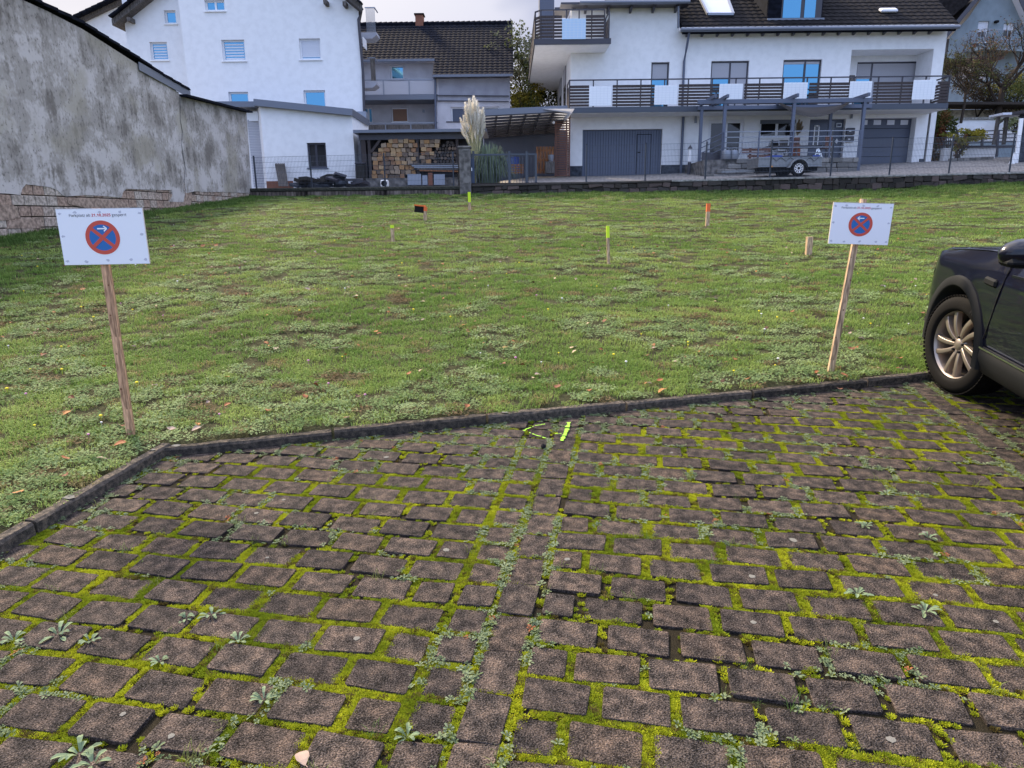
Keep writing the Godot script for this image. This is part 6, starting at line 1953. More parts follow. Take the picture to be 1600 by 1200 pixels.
	s2.quad(Vector3(AL.x, 2.4, AL.z), Vector3(AL.x, yl, AL.z), Vector3(AL.x - 2, yl, AL.z - 0.4), Vector3(AL.x - 2, 2.4, AL.z - 0.4))
	s2.quad(Vector3(A1, 2.4, -da), Vector3(A1, yr, -da), Vector3(A1, yr, -da - 3.2), Vector3(A1, 2.4, -da - 3.2))
	part(a, "wall", s2, M.white)
	part(a, "roof", MB.new().bar(Vector3(A0 - 0.15, yl + 0.12, -da - 1.4), Vector3(A1 + 0.08, yr + 0.10, -da - 1.4), 3.3, 0.24), M.gutter)
	part(a, "roof", MB.new().bar(Vector3(A0 - 0.13, yl + 0.10, -da - 1.6), Vector3(A0 - 3.0, yl + 0.16, -da - 1.8), 3.0, 0.20), M.gutter)
	part(a, "upstand", MB.new().box(Vector3(at(490, 170, da).x, yr + 0.25, -da - 2.6), Vector3(A1 + 0.05, yr + 0.52, -da - 3.0)), M.zinc)
	part(a, "plinth", MB.new().box(Vector3(A0 - 0.02, 2.4, -da - 0.1), Vector3(at(458, 285, da).x, at(430, 283, da).y, -da + 0.02)), M.brick_red)
	var sh := Node3D.new(); sh.name = "roller_shutter"; a.add_child(sh, true)
	var r := fr(385.5, 186, 399, 292, da)
	var y: float = r[1]
	while y < r[3]:
		part(sh, "slat", MB.new().boxt(Transform3D(Basis(Vector3.UP, 0.25), Vector3((r[0] + r[2]) / 2, y + 0.05, -da - 0.6)), Vector3(r[2] - r[0] + 0.1, 0.092, 0.02), 0.006), M.blind)
		y += 0.1
	part(a, "shutter_box", MB.new().box(Vector3(r[0] - 0.1, r[3], -da - 0.55), Vector3(r[2] + 0.05, r[3] + 0.35, -da - 0.9)), M.white_clean)
	part(a, "lean_lintel", MB.new().box(Vector3(at(549, 210, da).x, at(560, 208, 29.4).y - 2.3, -29.4), Vector3(at(569, 210, 29.4).x, at(560, 208, 29.4).y, -29.7)), M.lavender)
	# far gable behind
	var fd := 40.0
	var f := thing("far_white_house", "white house gable just showing behind the tall gabled house", "house", Vector3(at(160, 60, fd).x, 3, -fd))
	var F0 := at(118, 60, fd).x
	var F1 := at(250, 60, fd).x
	var fm := MB.new()
	var fe := at(122, 31, fd)
	var ft := at(215, -16, fd)
	fm.quad(Vector3(F0, 2, -fd), Vector3(F1, 2, -fd), Vector3(F1, fe.y, -fd), Vector3(F0, fe.y, -fd))
	fm.tri(Vector3(F0, fe.y, -fd), Vector3(F1 + 3, fe.y, -fd), Vector3(ft.x, ft.y, -fd))
	fm.quad(Vector3(F0, 2, -fd), Vector3(F0, fe.y, -fd), Vector3(F0, fe.y, -fd - 8), Vector3(F0, 2, -fd - 8))
	part(f, "wall", fm, M.white)
	var va := at(110, 31, fd - 0.4)
	var vb := at(222, -22, fd - 0.4)
	var n := 12
	for k in n:
		var dir := (vb - va).normalized()
		part(f, "verge_tile", MB.new().boxt(Transform3D(Basis(dir, dir.cross(Vector3.FORWARD) * -1.0, Vector3.BACK) * Basis(Vector3.BACK, 0.06), va.lerp(vb, (k + 0.5) / n)), Vector3((vb - va).length() / n, 0.09, 0.5)), M.tile)
	part(f, "roof", MB.new().bar(va + Vector3(0, -0.12, -4.4), vb + Vector3(0, -0.12, -4.4), 8.5, 0.2), M.grey_wood)

# ---------------------------------------------------------------- grey house in the middle
func build_middle_house() -> void:
	var d := 40.0
	var o := thing("grey_house", "lavender grey house with dark tiled roof and long balconies", "house", at(690, 215, d))
	var XL := at(560, 150, d).x
	var XM := at(680, 150, d).x
	var XR := at(797, 150, d).x
	var ev := at(740, 117, d - 0.4)
	var rg := at(700, 38, d + 4.5)
	# right part: upper grey, lower pale
	var mid := at(740, 157, d).y
	var rw: Array = fr(705, 167, 780, 200, d) + [0.2]
	wall_holes(o, "wall", XM, XR, mid, ev.y, d, [], M.grey_wall)
	wall_holes(o, "wall", XM, XR, 2.5, mid, d, [rw], M.lavender)
	window(o, rw, d, {"panes": [0.35, 0.65], "frame": M.frame_white, "glass": M.pane_clear, "blind": [0.9, 0.0], "blind_mat": M.anthracite_b})
	for y in [149, 157.5]: part(o, "facade_cable", MB.new().bar(at(680, y, d - 0.06), at(795, y + 1, d - 0.06), 0.05, 0.05), M.frame_dark)
	# left part, set back behind balconies
	var d2 := d + 1.6
	var lw: Array = fr(610, 102, 631, 124, d2) + [0.15]
	var bw: Array = fr(611.5, 168, 637.5, 191, d2) + [0.15]
	var nw: Array = fr(569, 168, 582, 192, d2) + [0.15]
	wall_holes(o, "wall", XL - 0.5, XM, 2.5, at(620, 84, d2).y, d2, [lw, bw, nw], M.lavender)
	window(o, lw, d2); window(o, nw, d2, {"panes": [0.5, 0.5]})
	window(o, bw, d2, {"blind": [1.0], "blind_mat": M.blind_brown})
	part(o, "wall", MB.new().box(Vector3(XM, 2.5, -d + 0.002), Vector3(XM + 0.2, ev.y, -d2)), M.lavender)
	part(o, "vent", MB.new().box(Vector3(at(660, 173, d2).x, at(660, 176, d2).y, -d2 + 0.03), Vector3(at(664, 173, d2).x, at(664, 171, d2).y, -d2 + 0.001)), M.zinc)
	for q in [[124, 147, 1], [192, 215, 0]]:
		var top := at(620, q[0], d - 0.1).y
		var bot := at(620, q[1], d - 0.1).y
		part(o, "balcony_slab", MB.new().box(Vector3(XL, bot - 0.28, -d + 0.05), Vector3(XM + 0.15, bot - 0.02, -d2 + 0.002)), M.gutter)
		part(o, "balcony_panel", MB.new().box(Vector3(XL, bot, -d), Vector3(XM + 0.1, top - 0.08, -d - 0.05)), M.blind if q[2] else M.grey_wood)
		part(o, "balcony_rail", MB.new().bar(Vector3(XL, top, -d - 0.02), Vector3(XM + 0.1, top, -d - 0.02), 0.06, 0.06), M.zinc)
		for k in 4: part(o, "balcony_post", MB.new().box(Vector3(lerpf(XL, XM, k / 3.0) - 0.03, bot - 0.1, -d + 0.03), Vector3(lerpf(XL, XM, k / 3.0) + 0.03, top, -d + 0.001)), M.zinc)
	part(o, "downpipe", MB.new().tube([at(680, 119, d - 0.1), at(681, 215, d - 0.1)], 0.06, 0.06, 8), M.anthracite_b, true)
	# roof: right part comes further down
	var lo := Vector3(at(676, 117, d - 0.4).x, ev.y, -d + 0.4)
	var hi := Vector3(lo.x, rg.y, rg.z)
	var up := (hi - lo).normalized()
	var wid := at(801, 112, d - 0.4).x - lo.x
	tiles(o, "roof", lo, Vector3.RIGHT, up, wid, (hi - lo).length(), M.tile, 0.27, 0.30)
	var yl := at(620, 88, d + 0.2).y
	var t := (yl - lo.y) / (hi.y - lo.y)
	var l2 := lo.lerp(hi, t)
	var l3 := Vector3(XL - 0.8, l2.y, l2.z)
	tiles(o, "roof", l3, Vector3.RIGHT, up, lo.x - l3.x, (hi - l2).length(), M.tile, 0.27, 0.30)
	part(o, "gutter", MB.new().bar(lo + Vector3(0, -0.05, 0.08), lo + Vector3(wid, -0.05, 0.08), 0.14, 0.12), M.gutter)
	part(o, "gutter", MB.new().bar(l3 + Vector3(0, -0.05, 0.08), Vector3(lo.x, l3.y - 0.05, l3.z + 0.08), 0.14, 0.12), M.gutter)
	part(o, "soffit", MB.new().box(Vector3(lo.x, lo.y - 0.06, lo.z), Vector3(lo.x + wid, lo.y - 0.1, -d - 1.0)), M.frame_dark)
	part(o, "soffit", MB.new().box(Vector3(l3.x, l3.y - 0.06, l3.z), Vector3(lo.x, l3.y - 0.1, -d2 - 1.0)), M.lavender)
	var nr := 30
	for i in nr: part(o, "ridge_tile", MB.new().tube([Vector3(lerpf(l3.x, lo.x + wid, float(i) / nr), hi.y + 0.03, hi.z), Vector3(lerpf(l3.x, lo.x + wid, (i + 1.0) / nr), hi.y + 0.06, hi.z)], 0.12, 0.13, 8), M.tile)
	var ch := fr(650, 25, 662, 42, d + 4.6)
	part(o, "chimney", MB.new().box(Vector3(ch[0], ch[1] - 0.6, -d - 4.3), Vector3(ch[2], ch[3], -d - 4.9)), M.brick_red)
	part(o, "chimney_cap", MB.new().box(Vector3(ch[0] - 0.06, ch[3] + 0.001, -d - 4.24), Vector3(ch[2] + 0.06, ch[3] + 0.07, -d - 4.96)), M.tile)
	var hb := MB.new()                                             # right gable side
	hb.quad(Vector3(XR, 2.5, -d), Vector3(XR, ev.y, -d), Vector3(XR, ev.y, -d - 9), Vector3(XR, 2.5, -d - 9))
	part(o, "wall", hb, M.grey_wall)
	var s := fr(781, 189, 800, 200, d - 1)
	part(o, "side_balcony", MB.new().box(Vector3(at(697, 191, d - 1).x, at(700, 203, d - 1).y, -d + 1.0), Vector3(at(735, 191, d - 1).x, at(700, 191, d - 1).y, -d + 0.95)), M.lavender)
	part(o, "side_balcony_rail", MB.new().bar(at(697, 190.5, d - 1), at(735, 190.5, d - 1), 0.06, 0.06), M.frame_dark)

# ---------------------------------------------------------------- blue house on the far right
func build_blue_house() -> void:
	var d := 46.0
	var o := thing("blue_house", "blue grey house with steep gable and curved balcony behind the garden", "house", at(1550, 190, d))
	var X0 := at(1481, 80, d).x
	var X1 := at(1640, 80, d).x
	var ap := at(1560, -40, d)
	var yb := at(1490, 58, d).y
	var ws := []
	for q in [[1527, 33, 1544, 66], [1566, 36, 1583, 76]]: ws.append(fr(q[0], q[1], q[2], q[3], d) + [0.15])
	var ym := at(1555, 28, d).y
	wall_holes(o, "wall", X0, X1, 2.5, yb, d, [], M.blue_wall)
	var xa := at(1512, 30, d).x
	wall_holes(o, "wall", xa, at(1598, 30, d).x, yb, ym, d, ws, M.blue_wall)
	var g := MB.new()
	g.quad(Vector3(X0, yb, -d), Vector3(xa, yb, -d), Vector3(xa, ym, -d), Vector3(xa, ym, -d))
	g.quad(Vector3(at(1598, 30, d).x, yb, -d), Vector3(X1, yb, -d), Vector3(X1, yb, -d), Vector3(at(1598, 30, d).x, ym, -d))
	g.tri(Vector3(xa, ym, -d), Vector3(at(1598, 30, d).x, ym, -d), ap)
	part(o, "gable", g, M.blue_wall)
	window(o, ws[0], d, {"blind": [0.45], "blind_mat": M.blind_white, "glass": M.pane_clear})
	window(o, ws[1], d, {"blind": [0.2], "blind_mat": M.blind_white, "glass": M.pane_clear})
	# roof: steep left slope and right slope, with overhang
	var ea := at(1466, 70, d - 0.5)
	var eb := at(1622, 60, d - 0.5)
	for e in [ea, eb]:
		var top := Vector3(ap.x, ap.y + 0.4, e.z)
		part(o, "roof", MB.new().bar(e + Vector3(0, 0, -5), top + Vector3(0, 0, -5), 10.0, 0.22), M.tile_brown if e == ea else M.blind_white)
		part(o, "verge_board", MB.new().bar(e + Vector3(0, -0.02, 0.03), top + Vector3(0, -0.02, 0.03), 0.03, 0.26), M.frame_dark)
	part(o, "side_roof", MB.new().prism(PackedVector2Array([Vector2(at(1473, 20, 44).x, at(1473, 24, 44).y), Vector2(at(1512, 20, 44).x, at(1512, 14, 44).y), Vector2(at(1540, 20, 44).x, at(1540, -14, 44).y), Vector2(at(1483, 20, 44).x, at(1483, -12, 44).y)]), Transform3D(), -45.4, -52.0), M.tile_brown)
	part(o, "side_wall", MB.new().box(Vector3(at(1478, 60, 47).x, 4, -46.4), Vector3(X0 + 0.05, yb, -52)), M.grey_wall)
	# balcony
	var B := Node3D.new(); B.name = "balcony"; o.add_child(B, true)
	var pts := [Vector2(1512, 76), Vector2(1519, 78), Vector2(1535, 73.5), Vector2(1620, 79)]
	var pl := []
	for i in 4: pl.append(at(pts[i].x, pts[i].y, [d - 0.3, d - 0.8, d - 1.2, d - 1.2][i]))
	var sl := MB.new()
	for i in 3:
		sl.bar(pl[i], pl[i + 1], 0.05, 0.2)
		sl.quad(pl[i], pl[i + 1], Vector3(pl[i + 1].x, pl[i].y, -d), Vector3(pl[i].x, pl[i].y, -d))
	part(B, "slab", sl, M.blue_wall)
	for h in [0.5, 1.0]:
		for i in 3: part(B, "rail", MB.new().bar(pl[i] + Vector3(0, h, 0), pl[i + 1] + Vector3(0, h, 0), 0.035, 0.035), M.zinc)
	for i in 3:
		var n := [2, 3, 12][i] as int
		for k in n:
			var p: Vector3 = pl[i].lerp(pl[i + 1], float(k) / n)
			part(B, "baluster", MB.new().box(p + Vector3(-0.015, 0, -0.015), p + Vector3(0.015, 1.0, 0.015)), M.zinc)
	part(B, "flower_tub", MB.new().box(at(1519, 76, d - 0.5), at(1526, 68, d - 0.8)), M.terracotta)
	part(o, "wall_bracket", MB.new().boxt(Transform3D(Basis(), at(1557, 34, d - 0.1)), Vector3(0.2, 0.12, 0.2)), M.dark)
	# glazed lean-to in front of it
	var c := thing("lean_to", "glazed lean to with brown roof below the blue house", "lean-to", at(1495, 125, 40))
	part(c, "roof", MB.new().bar(at(1462, 103, 40), at(1545, 97, 40), 2.4, 0.14), mat(Color(0.08, 0.05, 0.045), 0.7))
	for i in 4:
		var q := fr(1464 + i * 19.5, 104.5, 1482 + i * 19.5, 124, 40)
		part(c, "pane", MB.new().box(Vector3(q[0], q[1], -40), Vector3(q[2], q[3], -40.03)), M.blue_wall if i < 2 else M.lavender)
# ---------------------------------------------------------------- woodshed and what it holds
func in_poly(pts: Array, x: float, y: float) -> bool:
	var p := PackedVector2Array()
	for q in pts: p.append(Vector2(q[0], q[1]))
	return Geometry2D.is_point_in_polygon(Vector2(x, y), p)
func log_mesh(sd: int, split: bool) -> ArrayMesh:
	var r := RandomNumberGenerator.new(); r.seed = sd
	var poly := PackedVector2Array()
	if split:
		for q in [[-0.5, -0.5], [0.5, -0.5], [0.5, 0.5], [-0.5, 0.5]]: poly.append(Vector2(q[0] * r.randf_range(0.82, 1.0), q[1] * r.randf_range(0.78, 1.0)))
	else:
		for k in 8: poly.append(Vector2(cos(TAU * k / 8), sin(TAU * k / 8)) * 0.5 * r.randf_range(0.8, 1.05))
	return MB.new().prism(poly, Transform3D(), -0.33, 0.0).mesh()
func build_woodshed() -> void:
	var d := 28.4
	var s := thing("woodshed", "open dark timber woodshed with flat roof beside the white annex", "shed", at(645, 290, d))
	var q := fr(552, 203, 736, 207, d - 0.3)
	part(s, "roof", MB.new().box(Vector3(q[0], q[3] - 0.09, -d + 0.35), Vector3(q[2] + 0.6, q[3] + 0.02, -d - 2.2)), M.gutter)
	q = fr(561, 207.5, 732, 218, d)
	part(s, "fascia_beam", MB.new().box(Vector3(q[0], q[1], -d + 0.05), Vector3(q[2] + 0.5, q[3], -d - 0.08)), M.frame_dark)
	for px in [[566, 573], [576, 580.5], [651, 655.5], [713, 717]]:
		var r := fr(px[0], 217, px[1], 290, d)
		part(s, "post", MB.new().box(Vector3(r[0], 2.5, -d + 0.02), Vector3(r[2], q[1] + 0.01, -d - 0.12)), M.brown_slat)
	part(s, "brace", MB.new().bar(at(580, 238, d), at(594, 219, d), 0.1, 0.1), M.brown_slat)
	part(s, "back_wall", MB.new().box(Vector3(q[0], 2.4, -d - 1.1), Vector3(q[2] + 0.4, q[3], -d - 1.2)), M.frame_dark)
	part(s, "side_wall", MB.new().box(Vector3(q[0], 2.4, -d - 0.13), Vector3(q[0] + 0.1, q[1], -d - 1.1)), M.frame_dark)
	part(s, "floor_slab", MB.new().box(Vector3(at(561, 280, d).x, 2.3, -d + 0.1), Vector3(at(716, 280, d).x, at(600, 278.5, d).y, -d - 1.1)), M.concrete)
	var sets := [["pale split firewood logs stacked left of the shed's post", "tan split logs", [[581, 248], [590, 231], [598, 221], [620, 219], [640, 217.5], [650, 217], [651, 263], [648, 275], [582, 278]], 8.6, 6.9, true],
		["small stack of pale firewood right of the shed's post", "tan split logs", [[656, 216.5], [675, 218], [690, 217], [690, 229], [678, 232], [676, 254], [656, 254]], 7.6, 6.2, true],
		["grey round branch wood stacked beside the concrete pillar", "grey round logs", [[679, 233], [690, 230], [700, 220], [716, 226], [716, 255], [677, 255]], 5.2, 5.0, false]]
	for k in sets.size():
		var st: Array = sets[k]
		var o := thing("firewood_stack", st[0], "firewood", at(st[2][0][0] + 30, 278 if k == 0 else 255, d - 0.05))
		var ms := []
		for i in 6: ms.append(log_mesh(500 + k * 10 + i, st[5]))
		var y := 279.0 if k == 0 else 255.0
		while y > 214:
			var x: float = 580.0 if k == 0 else 655.0 if k == 1 else 676.0
			x += rng.randf_range(0, 3)
			while x < 718:
				var w: float = st[3] * rng.randf_range(0.75, 1.15)
				if in_poly(st[2], x + w / 2, y - st[4] / 2):
					var c := at(x + w / 2, y - st[4] / 2 + rng.randf_range(-0.4, 0.4), d - 0.04)
					var sx: float = w / F * d
					var sy: float = st[4] / F * d * rng.randf_range(0.9, 1.12)
					place(o, "log", ms[rng.randi() % 6], M.logs[rng.randi() % 5] if st[5] else (M.log_grey if rng.randf() < 0.75 else M.logs[4]), Transform3D(Basis(Vector3.BACK, rng.randf_range(-0.14, 0.14)) * Basis().scaled(Vector3(sx * 0.95, sy * 0.93, 1.0)), c + Vector3(0, 0, rng.randf_range(-0.06, 0.04)) - o.position))
				x += w
			y -= st[4]
	# planks, sheets and boards under the second stack
	var o := thing("plank_pile", "grey planks and corrugated sheets lying under the firewood", "planks", at(680, 268, d))
	for i in 5:
		var a := at(640 + i * 4, 257 + i * 2.4, d - 0.02)
		var b := at(716, 256 + i * 3.0, d - 0.02)
		part(o, "plank", MB.new().bar(a, b, 0.05, 0.32, Vector3.BACK), [M.grey_wood, M.zinc, M.zinc, M.grey_wood, M.orange_wood][i])
	o = thing("sheet_metal", "blue grey metal sheets leaning upright below the plank pile", "metal sheets", at(665, 290, d - 0.3))
	for q2 in [[637, 272, 658, 289], [660, 274, 668, 289], [678, 272, 695, 289]]:
		var r := fr(q2[0], q2[1], q2[2], q2[3], d - 0.3)
		part(o, "sheet", MB.new().boxt(Transform3D(Basis(Vector3.RIGHT, -0.1), Vector3((r[0] + r[2]) / 2, (r[1] + r[3]) / 2, -d + 0.3)), Vector3(r[2] - r[0], r[3] - r[1], 0.04)), M.zinc)
	var rb := fr(669, 270, 676, 290, d - 0.32)
	part(o, "brick_pier", MB.new().box(Vector3(rb[0], rb[1], -d + 0.34), Vector3(rb[2], rb[3], -d + 0.2)), M.brick_red)
	var w := thing("heat_pump_fan", "small white fan unit standing on the wall below the firewood", "fan unit", at(599, 292, 26.6))
	var fr_ := fr(594, 281, 606, 292, 26.6)
	part(w, "housing", MB.new().boxt(Transform3D(Basis(), Vector3((fr_[0] + fr_[2]) / 2, (fr_[1] + fr_[3]) / 2, -26.75)), Vector3(fr_[2] - fr_[0], fr_[3] - fr_[1], 0.25), 0.03), M.white_clean)
	part(w, "fan_grille", MB.new().lathe(Transform3D(Basis(Vector3.RIGHT, PI / 2), Vector3((fr_[0] + fr_[2]) / 2, (fr_[1] + fr_[3]) / 2, -26.62)), [Vector2(0.001, 0.0), Vector2(0.09, 0.005), Vector2(0.11, 0.0)], 20), M.dark)
	# dark rubble heap and a wooden pallet board by the annex
	var hp := thing("slate_heap", "heap of dark broken slate slabs against the annex wall", "slate heap", at(520, 292, 27.6))
	for i in 26:
		var px := rng.randf_range(462, 566)
		var top := 291.0 - 16.0 * smoothstep(455.0, 500.0, px) * smoothstep(600.0, 545.0, px)
		var c := at(px, rng.randf_range(top, 291), 27.6 + rng.randf_range(-0.4, 0.4))
		part(hp, "slab", MB.new().boxt(Transform3D(Basis.from_euler(Vector3(rng.randf_range(-0.3, 0.3), rng.randf() * 2, rng.randf_range(-0.15, 0.15))), c), Vector3(rng.randf_range(0.4, 0.9), rng.randf_range(0.08, 0.16), rng.randf_range(0.3, 0.5)), 0.01), [M.plinth, M.frame_dark, M.rubble[2]][rng.randi() % 3])
	var tb := thing("wooden_hatch", "weathered wooden hatch leaning on the white annex", "wooden hatch", at(442, 292, 27.9))
	for i in 5:
		var a := at(431 + i * 3.1, 255.5, 28.45)
		var b := at(437 + i * 3.1, 291, 27.9)
		part(tb, "board", MB.new().bar(a, b, 0.075, 0.02, Vector3.BACK), M.grey_wood)
	for y in [[259, 431.5, 445], [277, 434, 448.5]]: part(tb, "crossbar", MB.new().bar(at(y[1], y[0], 28.2), at(y[2], y[0], 28.2), 0.06, 0.03, Vector3.BACK), M.grey_wood)
	var dk := thing("dark_bin", "dark brown storage box standing beside the woodshed post", "storage box", at(563, 283, 28.2))
	var r2 := fr(556.5, 256.5, 570, 284, 28.2)
	part(dk, "box", MB.new().boxt(Transform3D(Basis(), Vector3((r2[0] + r2[2]) / 2, (r2[1] + r2[3]) / 2, -28.35)), Vector3(r2[2] - r2[0], r2[3] - r2[1], 0.4), 0.02), M.rubble[2])
	part(dk, "lid", MB.new().boxt(Transform3D(Basis(), Vector3((r2[0] + r2[2]) / 2, r2[3] + 0.03, -28.35)), Vector3(r2[2] - r2[0] + 0.05, 0.05, 0.45), 0.01), M.frame_dark)

# ---------------------------------------------------------------- pampas, slatted carport, screen, pallets
func plume_mesh(sd: int) -> MB:                              # feathery plume along +y, 1 m long: many fine bent strands
	var r := RandomNumberGenerator.new(); r.seed = sd
	var m := MB.new()
	for i in 420:
		var t := pow(r.randf(), 0.8)
		var a := r.randf() * TAU
		var wid := 0.15 * sin(pow(t, 0.75) * PI * 0.93) + 0.012
		var b := Vector3(cos(a) * 0.01, t * 0.9, sin(a) * 0.01)
		var e := b + Vector3(cos(a) * wid, r.randf_range(0.09, 0.17), sin(a) * wid)
		var s := Vector3(-sin(a), 0.2, cos(a)) * r.randf_range(0.006, 0.012)
		var k := r.randf_range(0.75, 1.15)
		var st := m.v.size()
		for p in [b - s * 0.6, b + s * 0.6, b.lerp(e, 0.6) + s + Vector3(0, 0.02, 0), b.lerp(e, 0.6) - s + Vector3(0, 0.02, 0), e]:
			m.v.append(p); m.cl.append(Color(k, k, k))
		for j in [0, 1, 2, 0, 2, 3, 3, 2, 4]: m.ix.append(st + j)
	return m
func build_pampas() -> void:
	var d := 26.9
	var base := at(760, 287, d)
	base.y = yard_h(base.x, d)
	var o := thing("pampas_grass", "tall clump of pampas grass with cream plumes behind the gate", "grass clump", base)
	var pm := mat(Color(0.86, 0.82, 0.73), 0.9, {"vc": true, "back": 0.4})
	var tips := [[740, 150, 196], [729, 168, 202], [737, 163, 205], [746, 164, 206], [751, 172, 208], [724, 180, 206], [732, 176, 214], [742, 175, 218], [750, 183, 216], [722, 192, 212], [735, 190, 224], [745, 192, 226], [728, 206, 226], [753, 196, 222], [739, 160, 200], [748, 178, 212], [719, 184, 208], [757, 180, 210], [720, 200, 218], [727, 160, 198], [755, 168, 204], [733, 154, 196], [745, 157, 200], [758, 192, 216]]
	var ms := [plume_mesh(1).mesh(), plume_mesh(2).mesh(), plume_mesh(3).mesh()]
	for i in tips.size():
		var q: Array = tips[i]
		var dd := d + rng.randf_range(-0.35, 0.35)
		var t := at(q[0], q[1], dd)
		var f := at(lerpf(q[0], 744, 0.35), q[2], dd)
		var up := t - f
		var l := up.length()
		var y := up / l
		var x := y.cross(Vector3.BACK).normalized()
		var pl := place(o, "plume", ms[i % 3], pm, Transform3D(Basis(x * l * 0.95, y * l, x.cross(y) * l * 0.95), f - o.position))
		part(pl, "stem", MB.new().tube([Vector3(0, 0.1, 0), Vector3(0, -1.6 / l, 0)], 0.010 / l, 0.010 / l, 4), M.stalk if M.has("stalk") else stalk(), false, true)
	var m := MB.new()
	var r := RandomNumberGenerator.new(); r.seed = 77
	for i in 1500:
		var a := r.randf() * TAU
		var q := r.randf() * 0.28
		var b := base + Vector3(cos(a) * q * 1.4 + 0.1, 0, sin(a) * q)
		var out := r.randf_range(0.15, 1.0)
		var l := r.randf_range(0.8, 1.75)
		var dir := Vector3(cos(a), 0, sin(a) * 0.7)
		var p1 := b + Vector3(0, l * 0.62, 0) + dir * out * 0.30
		var p2 := b + Vector3(0, l * (1.0 - out * 0.42), 0) + dir * out * 0.72
		var p3 := b + Vector3(0, l * (0.95 - out * 0.85), 0) + dir * out * 1.05
		var s := Vector3(-sin(a), 0, cos(a)) * 0.008
		var k := r.randf_range(0.6, 1.3)
		var st := m.v.size()
		for p in [b - s, b + s, p1 + s, p1 - s, p2 + s * 0.8, p2 - s * 0.8, p3]:
			m.v.append(p); m.cl.append(Color(k, k, k))
		for j in [0, 1, 2, 0, 2, 3, 3, 2, 4, 3, 4, 5, 5, 4, 6]: m.ix.append(st + j)
	part(o, "leaves", m, mat(Color(0.17, 0.22, 0.15), 0.7, {"vc": true, "back": 0.25}))
func stalk() -> Material:
	M.stalk = mat(Color(0.42, 0.40, 0.22), 0.8); return M.stalk
func build_carport() -> void:
	var o := thing("slatted_carport", "dark timber carport with open slatted roof beside the white house", "carport", at(820, 275, 30))
	# sloping roof seen from below: rafters across, battens along
	var near_l := at(757, 213, 29.0)
	var near_r := at(868, 205, 29.0)
	var far_l := at(757, 179, 36.0)
	var far_r := at(888, 174, 36.0)
	far_l.y = maxf(far_l.y, near_l.y + 0.5); far_r.y = maxf(far_r.y, near_r.y + 0.5)
	var fl := at(752, 181, 27.6)
	var fr2 := at(886, 174, 30.5)
	var bl := at(752, 215, 34.5)
	var br := at(872, 206, 34.5)
	for i in 9:
		var t := i / 8.0
		part(o, "batten", MB.new().bar(fl.lerp(bl, t), fr2.lerp(br, t), 0.16, 0.09), M.frame_dark)
	for i in 7:
		var t := i / 6.0
		part(o, "rafter", MB.new().bar(fl.lerp(fr2, t) + Vector3(0, 0.07, 0), bl.lerp(br, t) + Vector3(0, 0.07, 0), 0.08, 0.12), M.frame_dark)
	part(o, "front_beam", MB.new().bar(fl + Vector3(0, 0.1, 0.1), fr2 + Vector3(0, 0.1, 0.1), 0.06, 0.22), M.gutter)
	part(o, "roof_sheet", MB.new().bar((fl + fr2) / 2 + Vector3(0, 0.22, -0.4), (bl + br) / 2 + Vector3(0, 0.22, 0), (fr2 - fl).length() * 0.86, 0.012), mat(Color(0.42, 0.45, 0.52), 0.5, {"back": 0.8}))
	part(o, "back_wall", MB.new().box(Vector3(at(757, 240, 35).x, 3.0, -34.6), Vector3(at(890, 240, 35).x, bl.y + 0.3, -34.8)), M.anthracite)
	for p in [fl, bl, br]: part(o, "post", MB.new().box(Vector3(p.x - 0.06, 2.6, p.z - 0.06), Vector3(p.x + 0.06, p.y, p.z + 0.06)), M.frame_dark)
	part(o, "bulkhead_lamp", MB.new().lathe(Transform3D(Basis(), at(865, 191.5, 30.6)), [Vector2(0.001, -0.06), Vector2(0.05, -0.04), Vector2(0.06, 0.0), Vector2(0.05, 0.04), Vector2(0.001, 0.06)], 12), M.white_clean, true)
	# slat screen at the house corner
	var s := thing("slat_screen", "tall reddish brown slat screen at the white house's corner", "screen", at(879, 276, 32.2))
	var sr := fr(866.5, 181, 891, 276, 32.2)
	for i in 26:
		var y := lerpf(sr[1] + 0.03, sr[3], i / 25.5)
		part(s, "slat", MB.new().box(Vector3(sr[0], y, -32.2), Vector3(sr[2], y + 0.062, -32.225)), M.screen_slat)
	for x in [sr[0] + 0.03, lerpf(sr[0], sr[2], 0.72), sr[2] - 0.06]: part(s, "upright", MB.new().box(Vector3(x, sr[1], -32.23), Vector3(x + 0.06, sr[3], -32.29)), M.screen_slat)
	# pallets, bin, sacks
	var p := thing("upright_pallet", "reddish pallet standing on end beside the slat screen", "pallet", at(852, 271, 32))
	for i in 6:
		var q := fr(838 + i * 4.8, 229, 841.6 + i * 4.8, 271, 31.9)
		part(p, "board", MB.new().box(Vector3(q[0], q[1], -31.9), Vector3(q[2], q[3], -31.93)), M.orange_wood)
	for y in [235, 250, 266]:
		var q := fr(838, y - 1.5, 866, y + 1.5, 32)
		part(p, "crosspiece", MB.new().box(Vector3(q[0], q[1], -31.935), Vector3(q[2], q[3], -32.03)), M.orange_wood)
	p = thing("flat_pallet", "small wooden pallet set on edge behind the gate", "pallet", at(806, 271, 31.0))
	for i in 4:
		var q := fr(795, 256.5 + i * 3.9, 818, 259 + i * 3.9, 31)
		part(p, "board", MB.new().box(Vector3(q[0], q[1], -31), Vector3(q[2], q[3], -31.03)), M.orange_wood)
	for x in [796, 806, 816]:
		var q := fr(x - 1.2, 256.5, x + 1.2, 271.5, 31)
		part(p, "block", MB.new().box(Vector3(q[0], q[1], -31.033), Vector3(q[2], q[3], -31.12)), M.orange_wood)
	var b := thing("blue_drum", "dark blue lidded drum standing behind the gate", "drum", at(801, 256, 33))
	var q := at(801, 256, 33)
